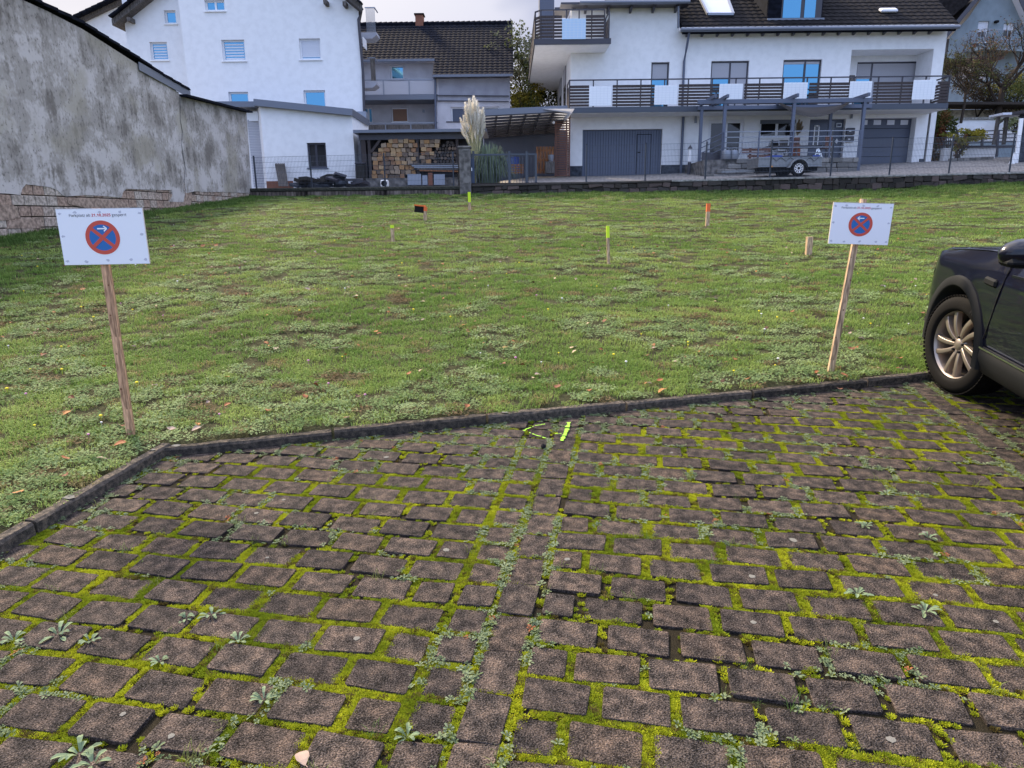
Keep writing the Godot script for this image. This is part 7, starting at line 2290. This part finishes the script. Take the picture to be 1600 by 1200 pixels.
	part(b, "body", MB.new().lathe(Transform3D(Basis(), Vector3(q.x, q.y - 0.35, q.z)), [Vector2(0.26, 0.0), Vector2(0.29, 0.1), Vector2(0.29, 0.55), Vector2(0.27, 0.62), Vector2(0.001, 0.63)], 18), M.tarp_blue, true)
	part(b, "rim", MB.new().lathe(Transform3D(Basis(), Vector3(q.x, q.y + 0.27, q.z)), [Vector2(0.28, -0.02), Vector2(0.30, 0.0), Vector2(0.28, 0.02)], 18), M.tarp_blue, true)
	b = thing("grey_crate", "grey lidded crate with a bucket on it beside the upright pallet", "crate", at(860, 271, 31.4))
	var cr := fr(852, 252, 867, 271, 31.4)
	part(b, "crate", MB.new().boxt(Transform3D(Basis(), Vector3((cr[0] + cr[2]) / 2, (cr[1] + cr[3]) / 2, -31.6)), Vector3(cr[2] - cr[0], cr[3] - cr[1], 0.35), 0.02), M.grey_wood)
	part(b, "bucket", MB.new().lathe(Transform3D(Basis(), Vector3((cr[0] + cr[2]) / 2 + 0.05, cr[3], -31.6)), [Vector2(0.001, 0.001), Vector2(0.10, 0.001), Vector2(0.13, 0.28), Vector2(0.12, 0.28)], 16), M.zinc, true)

# ---------------------------------------------------------------- terrace, pergola, furniture, trailer
func build_terrace() -> void:
	var T := 3.70                                             # terrace floor
	var x0 := at(1098, 250, 29.6).x
	var x1 := at(1341, 250, 29.6).x
	var w := thing("terrace_wall", "low wall of grey stone blocks holding the terrace", "wall", Vector3((x0 + x1) / 2, 2.9, -29.6))
	part(w, "terrace_fill", MB.new().box(Vector3(x0 + 0.1, 2.7, -29.75), Vector3(x1, T - 0.005, -32.98)), M.concrete)
	var y := 2.72
	var row := 0
	while y < T + 0.02:
		var h := 0.20
		var x := x0 + 0.15 * (row % 3)
		while x < x1 - 0.1:
			var l := minf(rng.randf_range(0.28, 0.6), x1 - x)
			var lim := T - 0.55 * smoothstep(x0 + 1.4, x0, x)
			if y + h < lim + 0.06: place(w, "stone", MB.new().boxt(Transform3D(), Vector3(l - 0.015, h - 0.014, 0.22), 0.02).mesh(), M.terrace_stone[rng.randi() % 4], Transform3D(Basis(), Vector3(x + l / 2, y + h / 2, -29.68 + rng.randf_range(-0.03, 0.03)) - w.position))
			x += l
		y += h
		row += 1
	# railing of five bars
	var r := thing("terrace_railing", "grey steel railing with horizontal bars along the terrace", "railing", Vector3((x0 + x1) / 2, T, -29.8))
	for k in 5:
		var yy := T + 0.24 + k * 0.21
		part(r, "bar", MB.new().bar(Vector3(at(1131, 230, 29.8).x, yy, -29.8), Vector3(at(1341, 230, 29.8).x, yy, -29.8), 0.03, 0.03), M.zinc)
		if k > 0: part(r, "stair_bar", MB.new().bar(Vector3(at(1095, 230, 30.5).x, yy - 0.35, -30.6), Vector3(at(1131, 230, 29.8).x, yy, -29.8), 0.03, 0.03), M.anthracite_b)
	for px in [1131, 1185, 1238, 1296, 1341]:
		var p := at(px, 230, 29.8)
		part(r, "stanchion", MB.new().box(Vector3(p.x - 0.025, T - 0.05, -29.775), Vector3(p.x + 0.025, T + 1.1, -29.825)), M.anthracite_b)
	var sp := fr(1096, 238, 1128, 263, 30.2)
	part(r, "stair_panel", MB.new().box(Vector3(sp[0], sp[1], -30.2), Vector3(sp[2], sp[3], -30.24)), M.frame_dark)
	# pergola
	var g := thing("pergola", "dark steel pergola with shade sail over the terrace", "pergola", Vector3((x0 + x1) / 2, T, -30.2))
	var py := at(1238, 161, 29.9).y
	for q in [[1131, 29.9, T - 0.4], [1238, 29.9, T - 0.1], [1347, 29.9, T - 0.6], [1095, 31.6, T - 0.3], [1296, 31.6, T - 0.1]]:
		var p := at(q[0], 200, q[1])
		part(g, "post", MB.new().box(Vector3(p.x - 0.06, q[2], -q[1] - 0.06), Vector3(p.x + 0.06, py, -q[1] + 0.06)), M.anthracite_b)
	part(g, "beam", MB.new().box(Vector3(at(1090, 165, 29.9).x, py + 0.002, -29.83), Vector3(at(1362, 160, 29.9).x, py + 0.16, -29.97)), M.anthracite_b)
	part(g, "beam", MB.new().box(Vector3(at(1090, 165, 31.6).x, py + 0.003, -31.53), Vector3(at(1362, 160, 31.6).x, py + 0.15, -31.62)), M.anthracite_b)
	for px in [1112, 1131, 1238, 1347]:
		var p := at(px, 165, 29.9)
		part(g, "cross_beam", MB.new().box(Vector3(p.x - 0.05, py + 0.163, -29.4), Vector3(p.x + 0.05, py + 0.29, -31.66)), M.anthracite_b)
	var rows := []
	for i in 15:
		var t := i / 14.0
		var px := lerpf(1216, 1333, t)
		var sag := 4.0 * t * (1.0 - t)
		var f := at(px, lerpf(162, 157, t) + 23.0 * sag, 29.98)
		var b := at(px, lerpf(163, 160, t) + 6.0 * sag, 31.5)
		rows.append([f, f.lerp(b, 0.08) + Vector3(0, 0.12, 0), f.lerp(b, 0.5) + Vector3(0, 0.06, 0), b])
	part(g, "shade_sail", MB.new().grid(rows), M.tarp_grey, true)
	# slatted timber planters
	var pl := thing("slatted_planter", "brown slatted timber planter at the terrace edge", "planter", at(1184, 258, 30.0))
	for k in [[1159, 1205, 232], [1159, 1205, 237], [1168, 1205, 242], [1168, 1205, 247], [1168, 1205, 252]]:
		var q := fr(k[0], k[2], k[1], k[2] + 3.6, 29.95)
		part(pl, "slat", MB.new().box(Vector3(q[0], q[1], -29.95), Vector3(q[2], q[3], -29.98)), M.screen_slat)
	for px in [1172, 1202]:
		var q := fr(px - 1.5, 231, px + 1.5, 257, 30)
		part(pl, "upright", MB.new().box(Vector3(q[0], q[1], -29.985), Vector3(q[2], q[3], -30.05)), M.screen_slat)
	# table and folding chairs
	var tb := thing("garden_table", "long dark garden table on the terrace", "table", at(1245, 244, 30.9))
	var tq := fr(1196, 228.5, 1292, 231, 30.9)
	part(tb, "tabletop", MB.new().box(Vector3(tq[0], tq[1], -30.5), Vector3(tq[2], tq[3], -31.3)), M.frame_dark)
	for x in [tq[0] + 0.1, tq[2] - 0.1]:
		for z in [-30.6, -31.2]: part(tb, "leg", MB.new().box(Vector3(x - 0.03, T, z - 0.03), Vector3(x + 0.03, tq[1] - 0.001, z + 0.03)), M.zinc)
	folding_chair("folding chair with grey brown slat back at the table's left end", 1202, 1216, 221, 243, 30.3, M.grey_wood)
	folding_chair("folding chair with grey brown slat back beside the pergola post", 1217, 1231, 220, 243, 31.6, M.grey_wood)
	folding_chair("folding chair with tall red brown slat back", 1236, 1249.5, 216, 243, 30.3, M.screen_slat)
	folding_chair("high backed deck chair before the front door", 1287, 1300, 213.5, 251, 30.2, M.screen_slat)
	# ladder-like trestle, cans, vase
	var tr := thing("step_stool", "small aluminium step stool beside the deck chair", "step stool", at(1279, 252, 30))
	for q in [[1277, 232, 1283, 251], [1277, 232, 1271, 251], [1279, 232, 1286, 251]]: part(tr, "leg", MB.new().bar(at(q[0], q[1], 30), at(q[2], q[3], 30), 0.035, 0.035), M.chrome)
	for q in [240, 246]: part(tr, "step", MB.new().bar(at(1273.5, q, 29.95), at(1284, q, 29.95), 0.04, 0.03), M.chrome)
	for q in [[1134, "squat zinc watering can on the terrace wall", 0.20], [1146, "tall zinc watering can on the terrace wall", 0.17]]:
		var p := at(q[0], 256, 29.75)
		p.y = T
		var c := thing("watering_can", q[1], "watering can", p)
		part(c, "body", MB.new().lathe(Transform3D(Basis(), p), [Vector2(0.001, 0.001), Vector2(q[2], 0.001), Vector2(q[2] * 0.92, 0.34), Vector2(q[2] * 0.6, 0.36)], 16), M.zinc, true)
		part(c, "handle", MB.new().tube([p + Vector3(-0.1, 0.35, 0), p + Vector3(-0.08, 0.47, 0), p + Vector3(0.08, 0.47, 0), p + Vector3(0.1, 0.35, 0)], 0.012, 0.012, 6), M.zinc, true)
		part(c, "spout", MB.new().tube([p + Vector3(0.15, 0.08, 0.05), p + Vector3(0.3, 0.38, 0.08)], 0.025, 0.018, 6), M.zinc, true)
	var v := at(1246, 220, 32.6)
	var vs := thing("dried_grass_vase", "vase of tall dried pampas beside the kitchen window", "vase", Vector3(v.x, T, v.z))
	part(vs, "pot", MB.new().lathe(Transform3D(Basis(), Vector3(v.x, T, v.z)), [Vector2(0.001, 0.0), Vector2(0.14, 0.0), Vector2(0.17, 0.5), Vector2(0.12, 0.75), Vector2(0.14, 0.8)], 16), M.terracotta, true)
	var dm := mat(Color(0.42, 0.33, 0.22), 0.9, {"vc": true, "back": 0.3})
	for q in [[1249, 187], [1253, 190], [1246, 192], [1255, 197], [1250, 194]]:
		var t := at(q[0], q[1], 32.5)
		var f := at(1245.5, 212, 32.55)
		var yv := (t - f)
		var l := yv.length()
		yv /= l
		var xv := yv.cross(Vector3.BACK).normalized()
		place(vs, "dried_plume", plume_mesh(q[0]).mesh(), dm, Transform3D(Basis(xv * l * 1.1, yv * l, xv.cross(yv) * l * 1.1), f - vs.position))
	var lt := at(1076.5, 270, 31.5)
	lt.y = yard_h(lt.x, 31.5)
	var la := thing("garden_lantern", "black pole lantern with glass head beside the terrace stairs", "lantern", lt)
	var th := at(1076.5, 226, 31.5).y - lt.y
	part(la, "pole", MB.new().tube([lt, lt + Vector3(0, th * 0.42, 0)], 0.08, 0.08, 10), M.frame_dark, true)
	part(la, "glass", MB.new().tube([lt + Vector3(0, th * 0.42, 0), lt + Vector3(0, th * 0.86, 0)], 0.065, 0.065, 10), M.white_clean, true)
	part(la, "cap", MB.new().lathe(Transform3D(Basis(), lt + Vector3(0, th * 0.86, 0)), [Vector2(0.10, 0.0), Vector2(0.08, 0.06), Vector2(0.03, 0.12), Vector2(0.001, 0.2)], 12), M.frame_dark, true)
func folding_chair(label: String, px0: float, px1: float, py0: float, py1: float, d: float, m: Material) -> void:
	var q := fr(px0, py0, px1, py1, d)
	var o := thing("folding_chair", label, "chair", Vector3((q[0] + q[2]) / 2, 3.7, -d), "wooden folding chairs on the terrace")
	var seat := 3.7 + 0.45
	for i in 6:
		var y := lerpf(seat + 0.12, q[3], i / 5.0)
		part(o, "back_slat", MB.new().box(Vector3(q[0] + 0.03, y - 0.045, -d + 0.02), Vector3(q[2] - 0.03, y + 0.03, -d)), m)
	for i in 4: part(o, "seat_slat", MB.new().box(Vector3(q[0] + 0.02, seat - 0.02, -d - 0.03 - i * 0.11), Vector3(q[2] - 0.02, seat + 0.005, -d - 0.12 - i * 0.11)), m)
	for x in [q[0] + 0.015, q[2] - 0.015]:
		part(o, "leg", MB.new().bar(Vector3(x, q[3] + 0.03, -d - 0.01), Vector3(x, 3.7, -d - 0.40), 0.025, 0.025), M.zinc)
		part(o, "leg", MB.new().bar(Vector3(x, seat, -d - 0.45), Vector3(x, 3.7, -d + 0.05), 0.025, 0.025), M.zinc)

func build_trailer() -> void:
	var d := 27.4
	var c := at(1245, 264, d)
	var g := at(1245, 275.5, d)
	var o := thing("car_trailer", "small galvanised box trailer with blue tarpaulin parked below the terrace", "trailer", Vector3(c.x, g.y, -d))
	var q := fr(1185, 245, 1284, 261, d)
	var z0 := -d + 0.02
	var z1 := -d - 1.3
	for k in [[q[0], q[2], z0, z0 - 0.03], [q[0], q[2], z1, z1 + 0.03]]: part(o, "side_board", MB.new().boxt(Transform3D(Basis(), Vector3((k[0] + k[1]) / 2, (q[1] + q[3]) / 2, (k[2] + k[3]) / 2)), Vector3(k[1] - k[0], q[3] - q[1], 0.03), 0.006), M.galv)
	for x in [q[0] + 0.015, q[2] - 0.015]: part(o, "end_board", MB.new().box(Vector3(x - 0.014, q[1], z0 - 0.031), Vector3(x + 0.014, q[3] - 0.002, z1 + 0.031)), M.galv)
	part(o, "floor", MB.new().box(Vector3(q[0] + 0.03, q[1] + 0.01, z0 - 0.032), Vector3(q[2] - 0.03, q[1] + 0.04, z1 + 0.032)), M.grey_wood)
	for y in [q[1] + 0.03, q[3] - 0.02]: part(o, "side_rib", MB.new().box(Vector3(q[0], y - 0.012, z0 + 0.001), Vector3(q[2], y + 0.012, z0 + 0.02)), M.zinc)
	var tp := MB.new()
	tp.box(Vector3(at(1205, 243, d).x, q[3] + 0.001, z0 + 0.015), Vector3(at(1222, 243, d).x, q[3] + 0.06, z1)); tp.box(Vector3(at(1270, 243, d).x, q[3] + 0.001, z0 + 0.015), Vector3(at(1281, 243, d).x, q[3] + 0.05, z1))
	part(o, "tarpaulin", tp, M.tarp_blue)
	part(o, "tarpaulin", MB.new().box(Vector3(at(1222.5, 243, d).x, q[3] + 0.001, z0 + 0.01), Vector3(at(1269.5, 243, d).x, q[3] + 0.035, z1)), M.tarp_grey)
	var rp := MB.new()
	var xs := [1207, 1213, 1220, 1228, 1235, 1243, 1251, 1258, 1266, 1272, 1279]
	for i in xs.size() - 1:
		var a := at(xs[i], 246 if i % 2 == 0 else 252, d - 0.03)
		var b := at(xs[i + 1], 252 if i % 2 == 0 else 246, d - 0.03)
		rp.bar(Vector3(a.x, a.y, z0 + 0.022), Vector3(b.x, b.y, z0 + 0.022), 0.012, 0.012)
	part(o, "lashing_rope", rp, M.dark)
	part(o, "chassis", MB.new().box(Vector3(q[0] + 0.2, q[1] - 0.14, z0 - 0.25), Vector3(q[2] - 0.05, q[1] - 0.005, z1 + 0.25)), M.dark)
	part(o, "drawbar", MB.new().bar(Vector3(q[0] + 0.1, q[1] - 0.08, -d - 0.64), Vector3(q[0] - 1.2, q[1] - 0.12, -d - 0.64), 0.08, 0.08), M.galv)
	part(o, "side_reflector", MB.new().box(Vector3(at(1203, 258, d).x, q[1] + 0.005, z0 + 0.021), Vector3(at(1207, 258, d).x, q[1] + 0.05, z0 + 0.03)), M.amber)
	var R := 0.285
	for z in [z0 - 0.02, z1 + 0.02]:
		var s := 1.0 if z == z0 - 0.02 else -1.0
		var W := Node3D.new(); W.name = "wheel"; o.add_child(W, true)
		var wc := Vector3(c.x, g.y + R, z + s * 0.12)
		W.transform = Transform3D(Basis(Vector3.RIGHT, PI / 2 * s), wc - o.position)
		place(W, "tyre", MB.new().lathe(Transform3D(), [Vector2(0.17, 0.07), Vector2(0.20, 0.085), Vector2(0.26, 0.08), Vector2(0.285, 0.05), Vector2(0.285, -0.06), Vector2(0.17, -0.08)], 32).mesh(true), M.tyre, Transform3D())
		place(W, "rim", MB.new().lathe(Transform3D(), [Vector2(0.001, 0.03), Vector2(0.06, 0.03), Vector2(0.07, 0.0), Vector2(0.15, -0.01), Vector2(0.155, 0.055), Vector2(0.18, 0.07)], 32).mesh(true), M.dark, Transform3D())
		for k in 10: place(W, "spoke", MB.new().boxt(Transform3D(), Vector3(0.12, 0.02, 0.04), 0.008).mesh(), M.white_clean, Transform3D(Basis(Vector3.UP, TAU * k / 10), Basis(Vector3.UP, TAU * k / 10) * Vector3(0.11, 0.055, 0)))
		place(W, "rim_ring", MB.new().lathe(Transform3D(), [Vector2(0.155, 0.06), Vector2(0.165, 0.075), Vector2(0.18, 0.072)], 32).mesh(true), M.white_clean, Transform3D())
		var mg := []
		for i in 15:
			var t := lerpf(0.12, PI - 0.25, i / 14.0)
			var e := Vector3(c.x - cos(PI - t) * 0.36 * -1.0, g.y + R + sin(t) * 0.36, 0)
			e.x = c.x + cos(t) * 0.37
			mg.append([Vector3(e.x, e.y, z + s * 0.02), Vector3(e.x, e.y, z + s * 0.24), Vector3(c.x + cos(t) * 0.33, g.y + R + sin(t) * 0.32, z + s * 0.245)])
		mg.append([Vector3(c.x - 0.42, g.y + R + 0.02, z + s * 0.02), Vector3(c.x - 0.42, g.y + R + 0.02, z + s * 0.24), Vector3(c.x - 0.38, g.y + R + 0.02, z + s * 0.245)])
		part(o, "mudguard", MB.new().grid(mg), M.galv)

# ---------------------------------------------------------------- plants and garden on the right, tree behind
func leaf_cloud(m: MB, r: RandomNumberGenerator, c: Vector3, rad: Vector3, n: int, size: float, tint: Color) -> void:
	for i in n:
		var q := Vector3(r.randfn(), r.randfn(), r.randfn()).normalized() * pow(r.randf(), 0.45)
		var p := c + q * rad
		var b := Basis.from_euler(Vector3(r.randf() * TAU, r.randf() * TAU, r.randf() * TAU))
		var s := size * r.randf_range(0.6, 1.3)
		var k := r.randf_range(0.55, 1.3)
		var st := m.v.size()
		for e in [Vector3(-0.5, 0, 0), Vector3(0, 0.1, 0.32), Vector3(0.5, 0, 0), Vector3(0, 0.1, -0.32)]:
			m.v.append(p + b * (e * s)); m.cl.append(tint * k)
		for j in [0, 1, 2, 0, 2, 3]: m.ix.append(st + j)
func branches(m: MB, r: RandomNumberGenerator, p: Vector3, dir: Vector3, l: float, rad: float, depth: int, tips: Array) -> void:
	var mid := p + dir * l * 0.5 + Vector3(r.randf_range(-1, 1), r.randf_range(-0.5, 0.5), r.randf_range(-1, 1)) * l * 0.08
	var e := p + dir * l
	m.tube([p, mid, e], rad, rad * 0.6, 5 if depth > 2 else 3, false)
	if depth == 0:
		tips.append(e); return
	for k in (3 if depth > 1 else 4):
		var nd := (dir + Vector3(r.randf_range(-1, 1), r.randf_range(-0.5, 0.8), r.randf_range(-1, 1)) * 0.75).normalized()
		branches(m, r, p.lerp(e, r.randf_range(0.45, 1.0)), nd, l * r.randf_range(0.55, 0.8), rad * 0.55, depth - 1, tips)
func tree(called: String, label: String, cat: String, base: Vector3, h: float, spread: float, tints: Array, leaves: int, size: float, sd: int, trunk_r := 0.1, lean := Vector3.ZERO) -> void:
	var r := RandomNumberGenerator.new(); r.seed = sd
	var o := thing(called, label, cat, base)
	var tm := MB.new()
	var tips := []
	var top := base + Vector3(0, h * 0.42, 0) + lean
	tm.tube([base - Vector3(0, 0.2, 0), base.lerp(top, 0.5) + Vector3(0.06, 0, 0), top], trunk_r, trunk_r * 0.7, 8)
	for k in 6:
		var a := TAU * k / 6 + r.randf()
		branches(tm, r, base.lerp(top, r.randf_range(0.55, 1.0)), Vector3(cos(a) * 0.75 * spread, 1.0, sin(a) * 0.6 * spread).normalized(), h * 0.26, trunk_r * 0.5, 4 if leaves > 0 and leaves < 4000 else 3, tips)
	part(o, "trunk", tm, M.bark)
	if leaves > 0:
		var m := MB.new()
		for t in tips:
			leaf_cloud(m, r, t, Vector3(0.30, 0.26, 0.30) * h * 0.16, int(leaves / float(tips.size())) + 1, size, tints[r.randi() % tints.size()])
		part(o, "crown", m, M.leafy)
func shrub(called: String, label: String, c: Vector3, rad: Vector3, tints: Array, n: int, size: float, sd: int) -> void:
	var r := RandomNumberGenerator.new(); r.seed = sd
	var base := Vector3(c.x, c.y - rad.y, c.z)
	var o := thing(called, label, "shrub", base)
	var m := MB.new()
	var tips := []
	for k in 6: branches(m, r, base, Vector3(r.randf_range(-0.6, 0.6), 1, r.randf_range(-0.5, 0.5)).normalized(), rad.y * 0.8, 0.03, 2, tips)
	part(o, "stems", m, M.bark)
	m = MB.new()
	for k in 18:
		var q := Vector3(r.randfn() * 0.42, r.randfn() * 0.4, r.randfn() * 0.4).clamp(Vector3.ONE * -0.85, Vector3.ONE * 0.85)
		leaf_cloud(m, r, c + q * rad, rad * 0.34, n / 18, size, tints[r.randi() % tints.size()])
	part(o, "foliage", m, M.leafy)
func build_plants() -> void:
	var olive := Color(0.090, 0.105, 0.035)
	var yell := Color(0.30, 0.24, 0.035)
	var grey := Color(0.11, 0.125, 0.085)
	var brn := Color(0.16, 0.085, 0.035)
	var b := at(828, 200, 43)
	tree("broadleaf_tree", "loose grey green tree rising between the grey and white houses", "tree", Vector3(b.x, 4.0, -44), 8.6, 0.55, [grey, olive, grey], 5200, 0.17, 11, 0.14)
	shrub("yellowing_shrub", "shrub with yellow autumn leaves behind the slatted carport", at(822, 158, 40.5), Vector3(1.35, 1.5, 1.0), [yell, olive, Color(0.20, 0.17, 0.03)], 4200, 0.12, 12)
	shrub("dark_shrub", "dark green shrub under the upper corner balcony", at(846, 158, 42.5), Vector3(1.2, 1.6, 1.0), [olive, Color(0.05, 0.065, 0.03)], 3600, 0.12, 13)
	# garden beside the right house
	tree("bare_tree", "bare twiggy fruit tree standing in the right garden", "tree", at(1553, 190, 36) - Vector3(0, 0.6, 0), 5.6, 1.25, [olive, brn, Color(0.07, 0.055, 0.04)], 1500, 0.07, 14, 0.17, Vector3(0.2, 0, 0))
	tree("bare_shrub_tree", "dense bare shrub leaning beside the balcony's right end", "shrub", at(1504, 172, 35.5) - Vector3(0, 0.4, 0), 3.4, 1.5, [Color(0.07, 0.055, 0.04), Color(0.05, 0.045, 0.035), olive], 3800, 0.08, 15, 0.07)
	shrub("ivy_shrub", "green leafed shrub with yellow tips right of the bare tree", at(1600, 145, 36.5), Vector3(1.7, 1.3, 0.9), [olive, Color(0.15, 0.15, 0.03), Color(0.08, 0.07, 0.03)], 3400, 0.10, 16)
	shrub("climbing_vine", "brown and green climbing vine beside the house's right corner", at(1466, 215, 34.0), Vector3(0.75, 1.4, 0.5), [brn, olive, Color(0.12, 0.13, 0.04), Color(0.16, 0.06, 0.03)], 3600, 0.12, 17)
	shrub("yellow_bush", "sprawling yellow green bush over the white garden wall", at(1510, 213, 33.0), Vector3(0.95, 0.35, 0.4), [Color(0.30, 0.26, 0.04), Color(0.18, 0.19, 0.04)], 1300, 0.10, 18)
	shrub("red_leafed_bush", "small bush with reddish leaves beside the garden gate", at(1500, 228, 32.6), Vector3(0.35, 0.45, 0.3), [brn, Color(0.22, 0.20, 0.04)], 700, 0.09, 19)
	shrub("pale_bush", "pale green bush behind the garden arbour", at(1585, 192, 35), Vector3(0.7, 0.45, 0.4), [Color(0.20, 0.22, 0.10), Color(0.26, 0.28, 0.14)], 1100, 0.09, 20)
	shrub("twiggy_thicket", "dark leafless thicket around the bare fruit tree", at(1532, 142, 36.8), Vector3(2.3, 1.3, 0.8), [Color(0.055, 0.045, 0.036), Color(0.075, 0.06, 0.045), Color(0.06, 0.065, 0.03)], 5200, 0.085, 21)
	# garden structures
	var o := thing("garden_shed", "long low cream shed with corrugated roof in the right garden", "shed", at(1540, 200, 37))
	var q := fr(1455, 171, 1660, 212, 37)
	part(o, "wall", MB.new().box(Vector3(q[0], q[1], -37), Vector3(q[2], q[3], -40)), M.cream)
	part(o, "roof", MB.new().bar(at(1452, 165, 36.3), at(1665, 165, 36.3), 1.6, 0.12), M.rubble[1])
	var cm := MB.new()
	for i in 60: cm.bar(at(1452 + i * 1.3, 163.5, 36.0), at(1452 + i * 1.3, 162, 37.4), 0.05, 0.05)
	part(o, "corrugation", cm, M.rubble[3])
	o = thing("white_garden_wall", "white rendered garden wall with cap below the cream shed", "wall", at(1530, 205, 35.8))
	q = fr(1462, 187, 1600, 207, 35.8)
	part(o, "wall_body", MB.new().box(Vector3(q[0], q[1] - 0.4, -35.8), Vector3(q[2], q[3], -36.1)), M.white)
	part(o, "cap", MB.new().box(Vector3(q[0], q[3] + 0.001, -35.72), Vector3(q[2], q[3] + 0.1, -36.18)), M.coping)
	o = thing("lower_garden_wall", "low white block wall beside the drive below the garden", "wall", at(1530, 245, 33.4))
	q = fr(1475, 231, 1555, 251, 33.4)
	part(o, "wall_body", MB.new().box(Vector3(q[0], q[1] - 0.6, -33.4), Vector3(q[2], q[3], -33.7)), M.white)
	part(o, "cap", MB.new().box(Vector3(q[0] + 0.9, q[3] + 0.001, -33.34), Vector3(q[2] + 0.9, q[3] + 0.09, -33.76)), M.frame_dark)
	for i in 7:
		var s := fr(1487 + i * 9.5, 247 - i * 0.4, 1496 + i * 9.5, 256 + i * 0.6, 32.6)
		part(o, "footing_stone", MB.new().boxt(Transform3D(Basis(), Vector3((s[0] + s[2]) / 2, (s[1] + s[3]) / 2, -32.75)), Vector3(s[2] - s[0] - 0.02, s[3] - s[1], 0.3), 0.02), M.terrace_stone[i % 4])
	o = thing("dark_garden_fence", "dark steel garden fence with gate in front of the white wall", "fence", at(1500, 235, 33.2))
	for i in 5:
		var y := 205 + i * 6.0
		part(o, "rail", MB.new().bar(at(1449, y + 1, 34.3), at(1495, y - 3, 34.3), 0.05, 0.06), M.frame_dark)
		if i < 4: part(o, "rail", MB.new().bar(at(1499, y + 1, 34.3), at(1590, y - 2, 34.3), 0.05, 0.05), M.frame_dark)
	for x in [1450, 1474, 1496, 1536, 1560]: part(o, "post", MB.new().bar(at(x, 203, 34.25), at(x - 3, 245, 34.25), 0.09, 0.09), M.frame_dark)
	for i in 7: part(o, "gate_bar", MB.new().bar(at(1477 + i * 3.0, 206, 34.22), at(1475 + i * 3.0, 242, 34.22), 0.025, 0.025), M.frame_dark)
	o = thing("timber_arbour", "weathered timber arbour with pale tarp roof at the garden's edge", "arbour", at(1572, 240, 32))
	for x in [[1560, 1553, 226], [1573, 1568, 226]]: part(o, "post", MB.new().bar(at(x[0], 183, 32), at(x[1], x[2], 32), 0.12, 0.12), M.grey_wood)
	part(o, "roof", MB.new().bar(at(1556, 180, 32), at(1594, 179, 32), 0.9, 0.09), M.blind_white)
	part(o, "brace", MB.new().bar(at(1560, 194, 31.95), at(1571, 184, 31.95), 0.06, 0.06), M.grey_wood)
	o = thing("white_board", "tall white board leaning beside the timber arbour", "board", at(1588, 255, 30.5))
	part(o, "board", MB.new().bar(at(1596, 185, 30.5), at(1587, 255, 30.5), 0.16, 0.05, Vector3.BACK), M.white_clean)
	part(o, "foot", MB.new().bar(at(1588, 240, 30.45), at(1578, 262, 30.4), 0.22, 0.05, Vector3.BACK), M.white_clean)
	o = thing("dark_hut", "dark grey hut cut off at the right of the garden", "hut", at(1606, 262, 30.8))
	q = fr(1592, 178, 1680, 264, 30.9)
	part(o, "wall", MB.new().box(Vector3(q[0], q[1] - 0.3, -30.9), Vector3(q[2], q[3], -31.1)), M.plinth)
	part(o, "roof", MB.new().box(Vector3(q[0] - 0.2, q[3] + 0.001, -30.6), Vector3(q[2], q[3] + 0.14, -31.3)), M.frame_dark)
	o = thing("garden_figure", "small grey stone bird figure on the drive edge", "garden figure", at(1497, 250, 33.0))
	var gp := at(1497, 250, 33.0)
	part(o, "body", MB.new().lathe(Transform3D(Basis(Vector3.BACK, 0.4), gp), [Vector2(0.001, 0.0), Vector2(0.10, 0.02), Vector2(0.12, 0.12), Vector2(0.06, 0.24), Vector2(0.05, 0.30), Vector2(0.001, 0.34)], 12), M.rubble[0], true)
	part(o, "base", MB.new().boxt(Transform3D(Basis(), gp + Vector3(0, -0.02, 0)), Vector3(0.3, 0.06, 0.2), 0.01), M.rubble[0])
	# grass verge at the foot of the walls
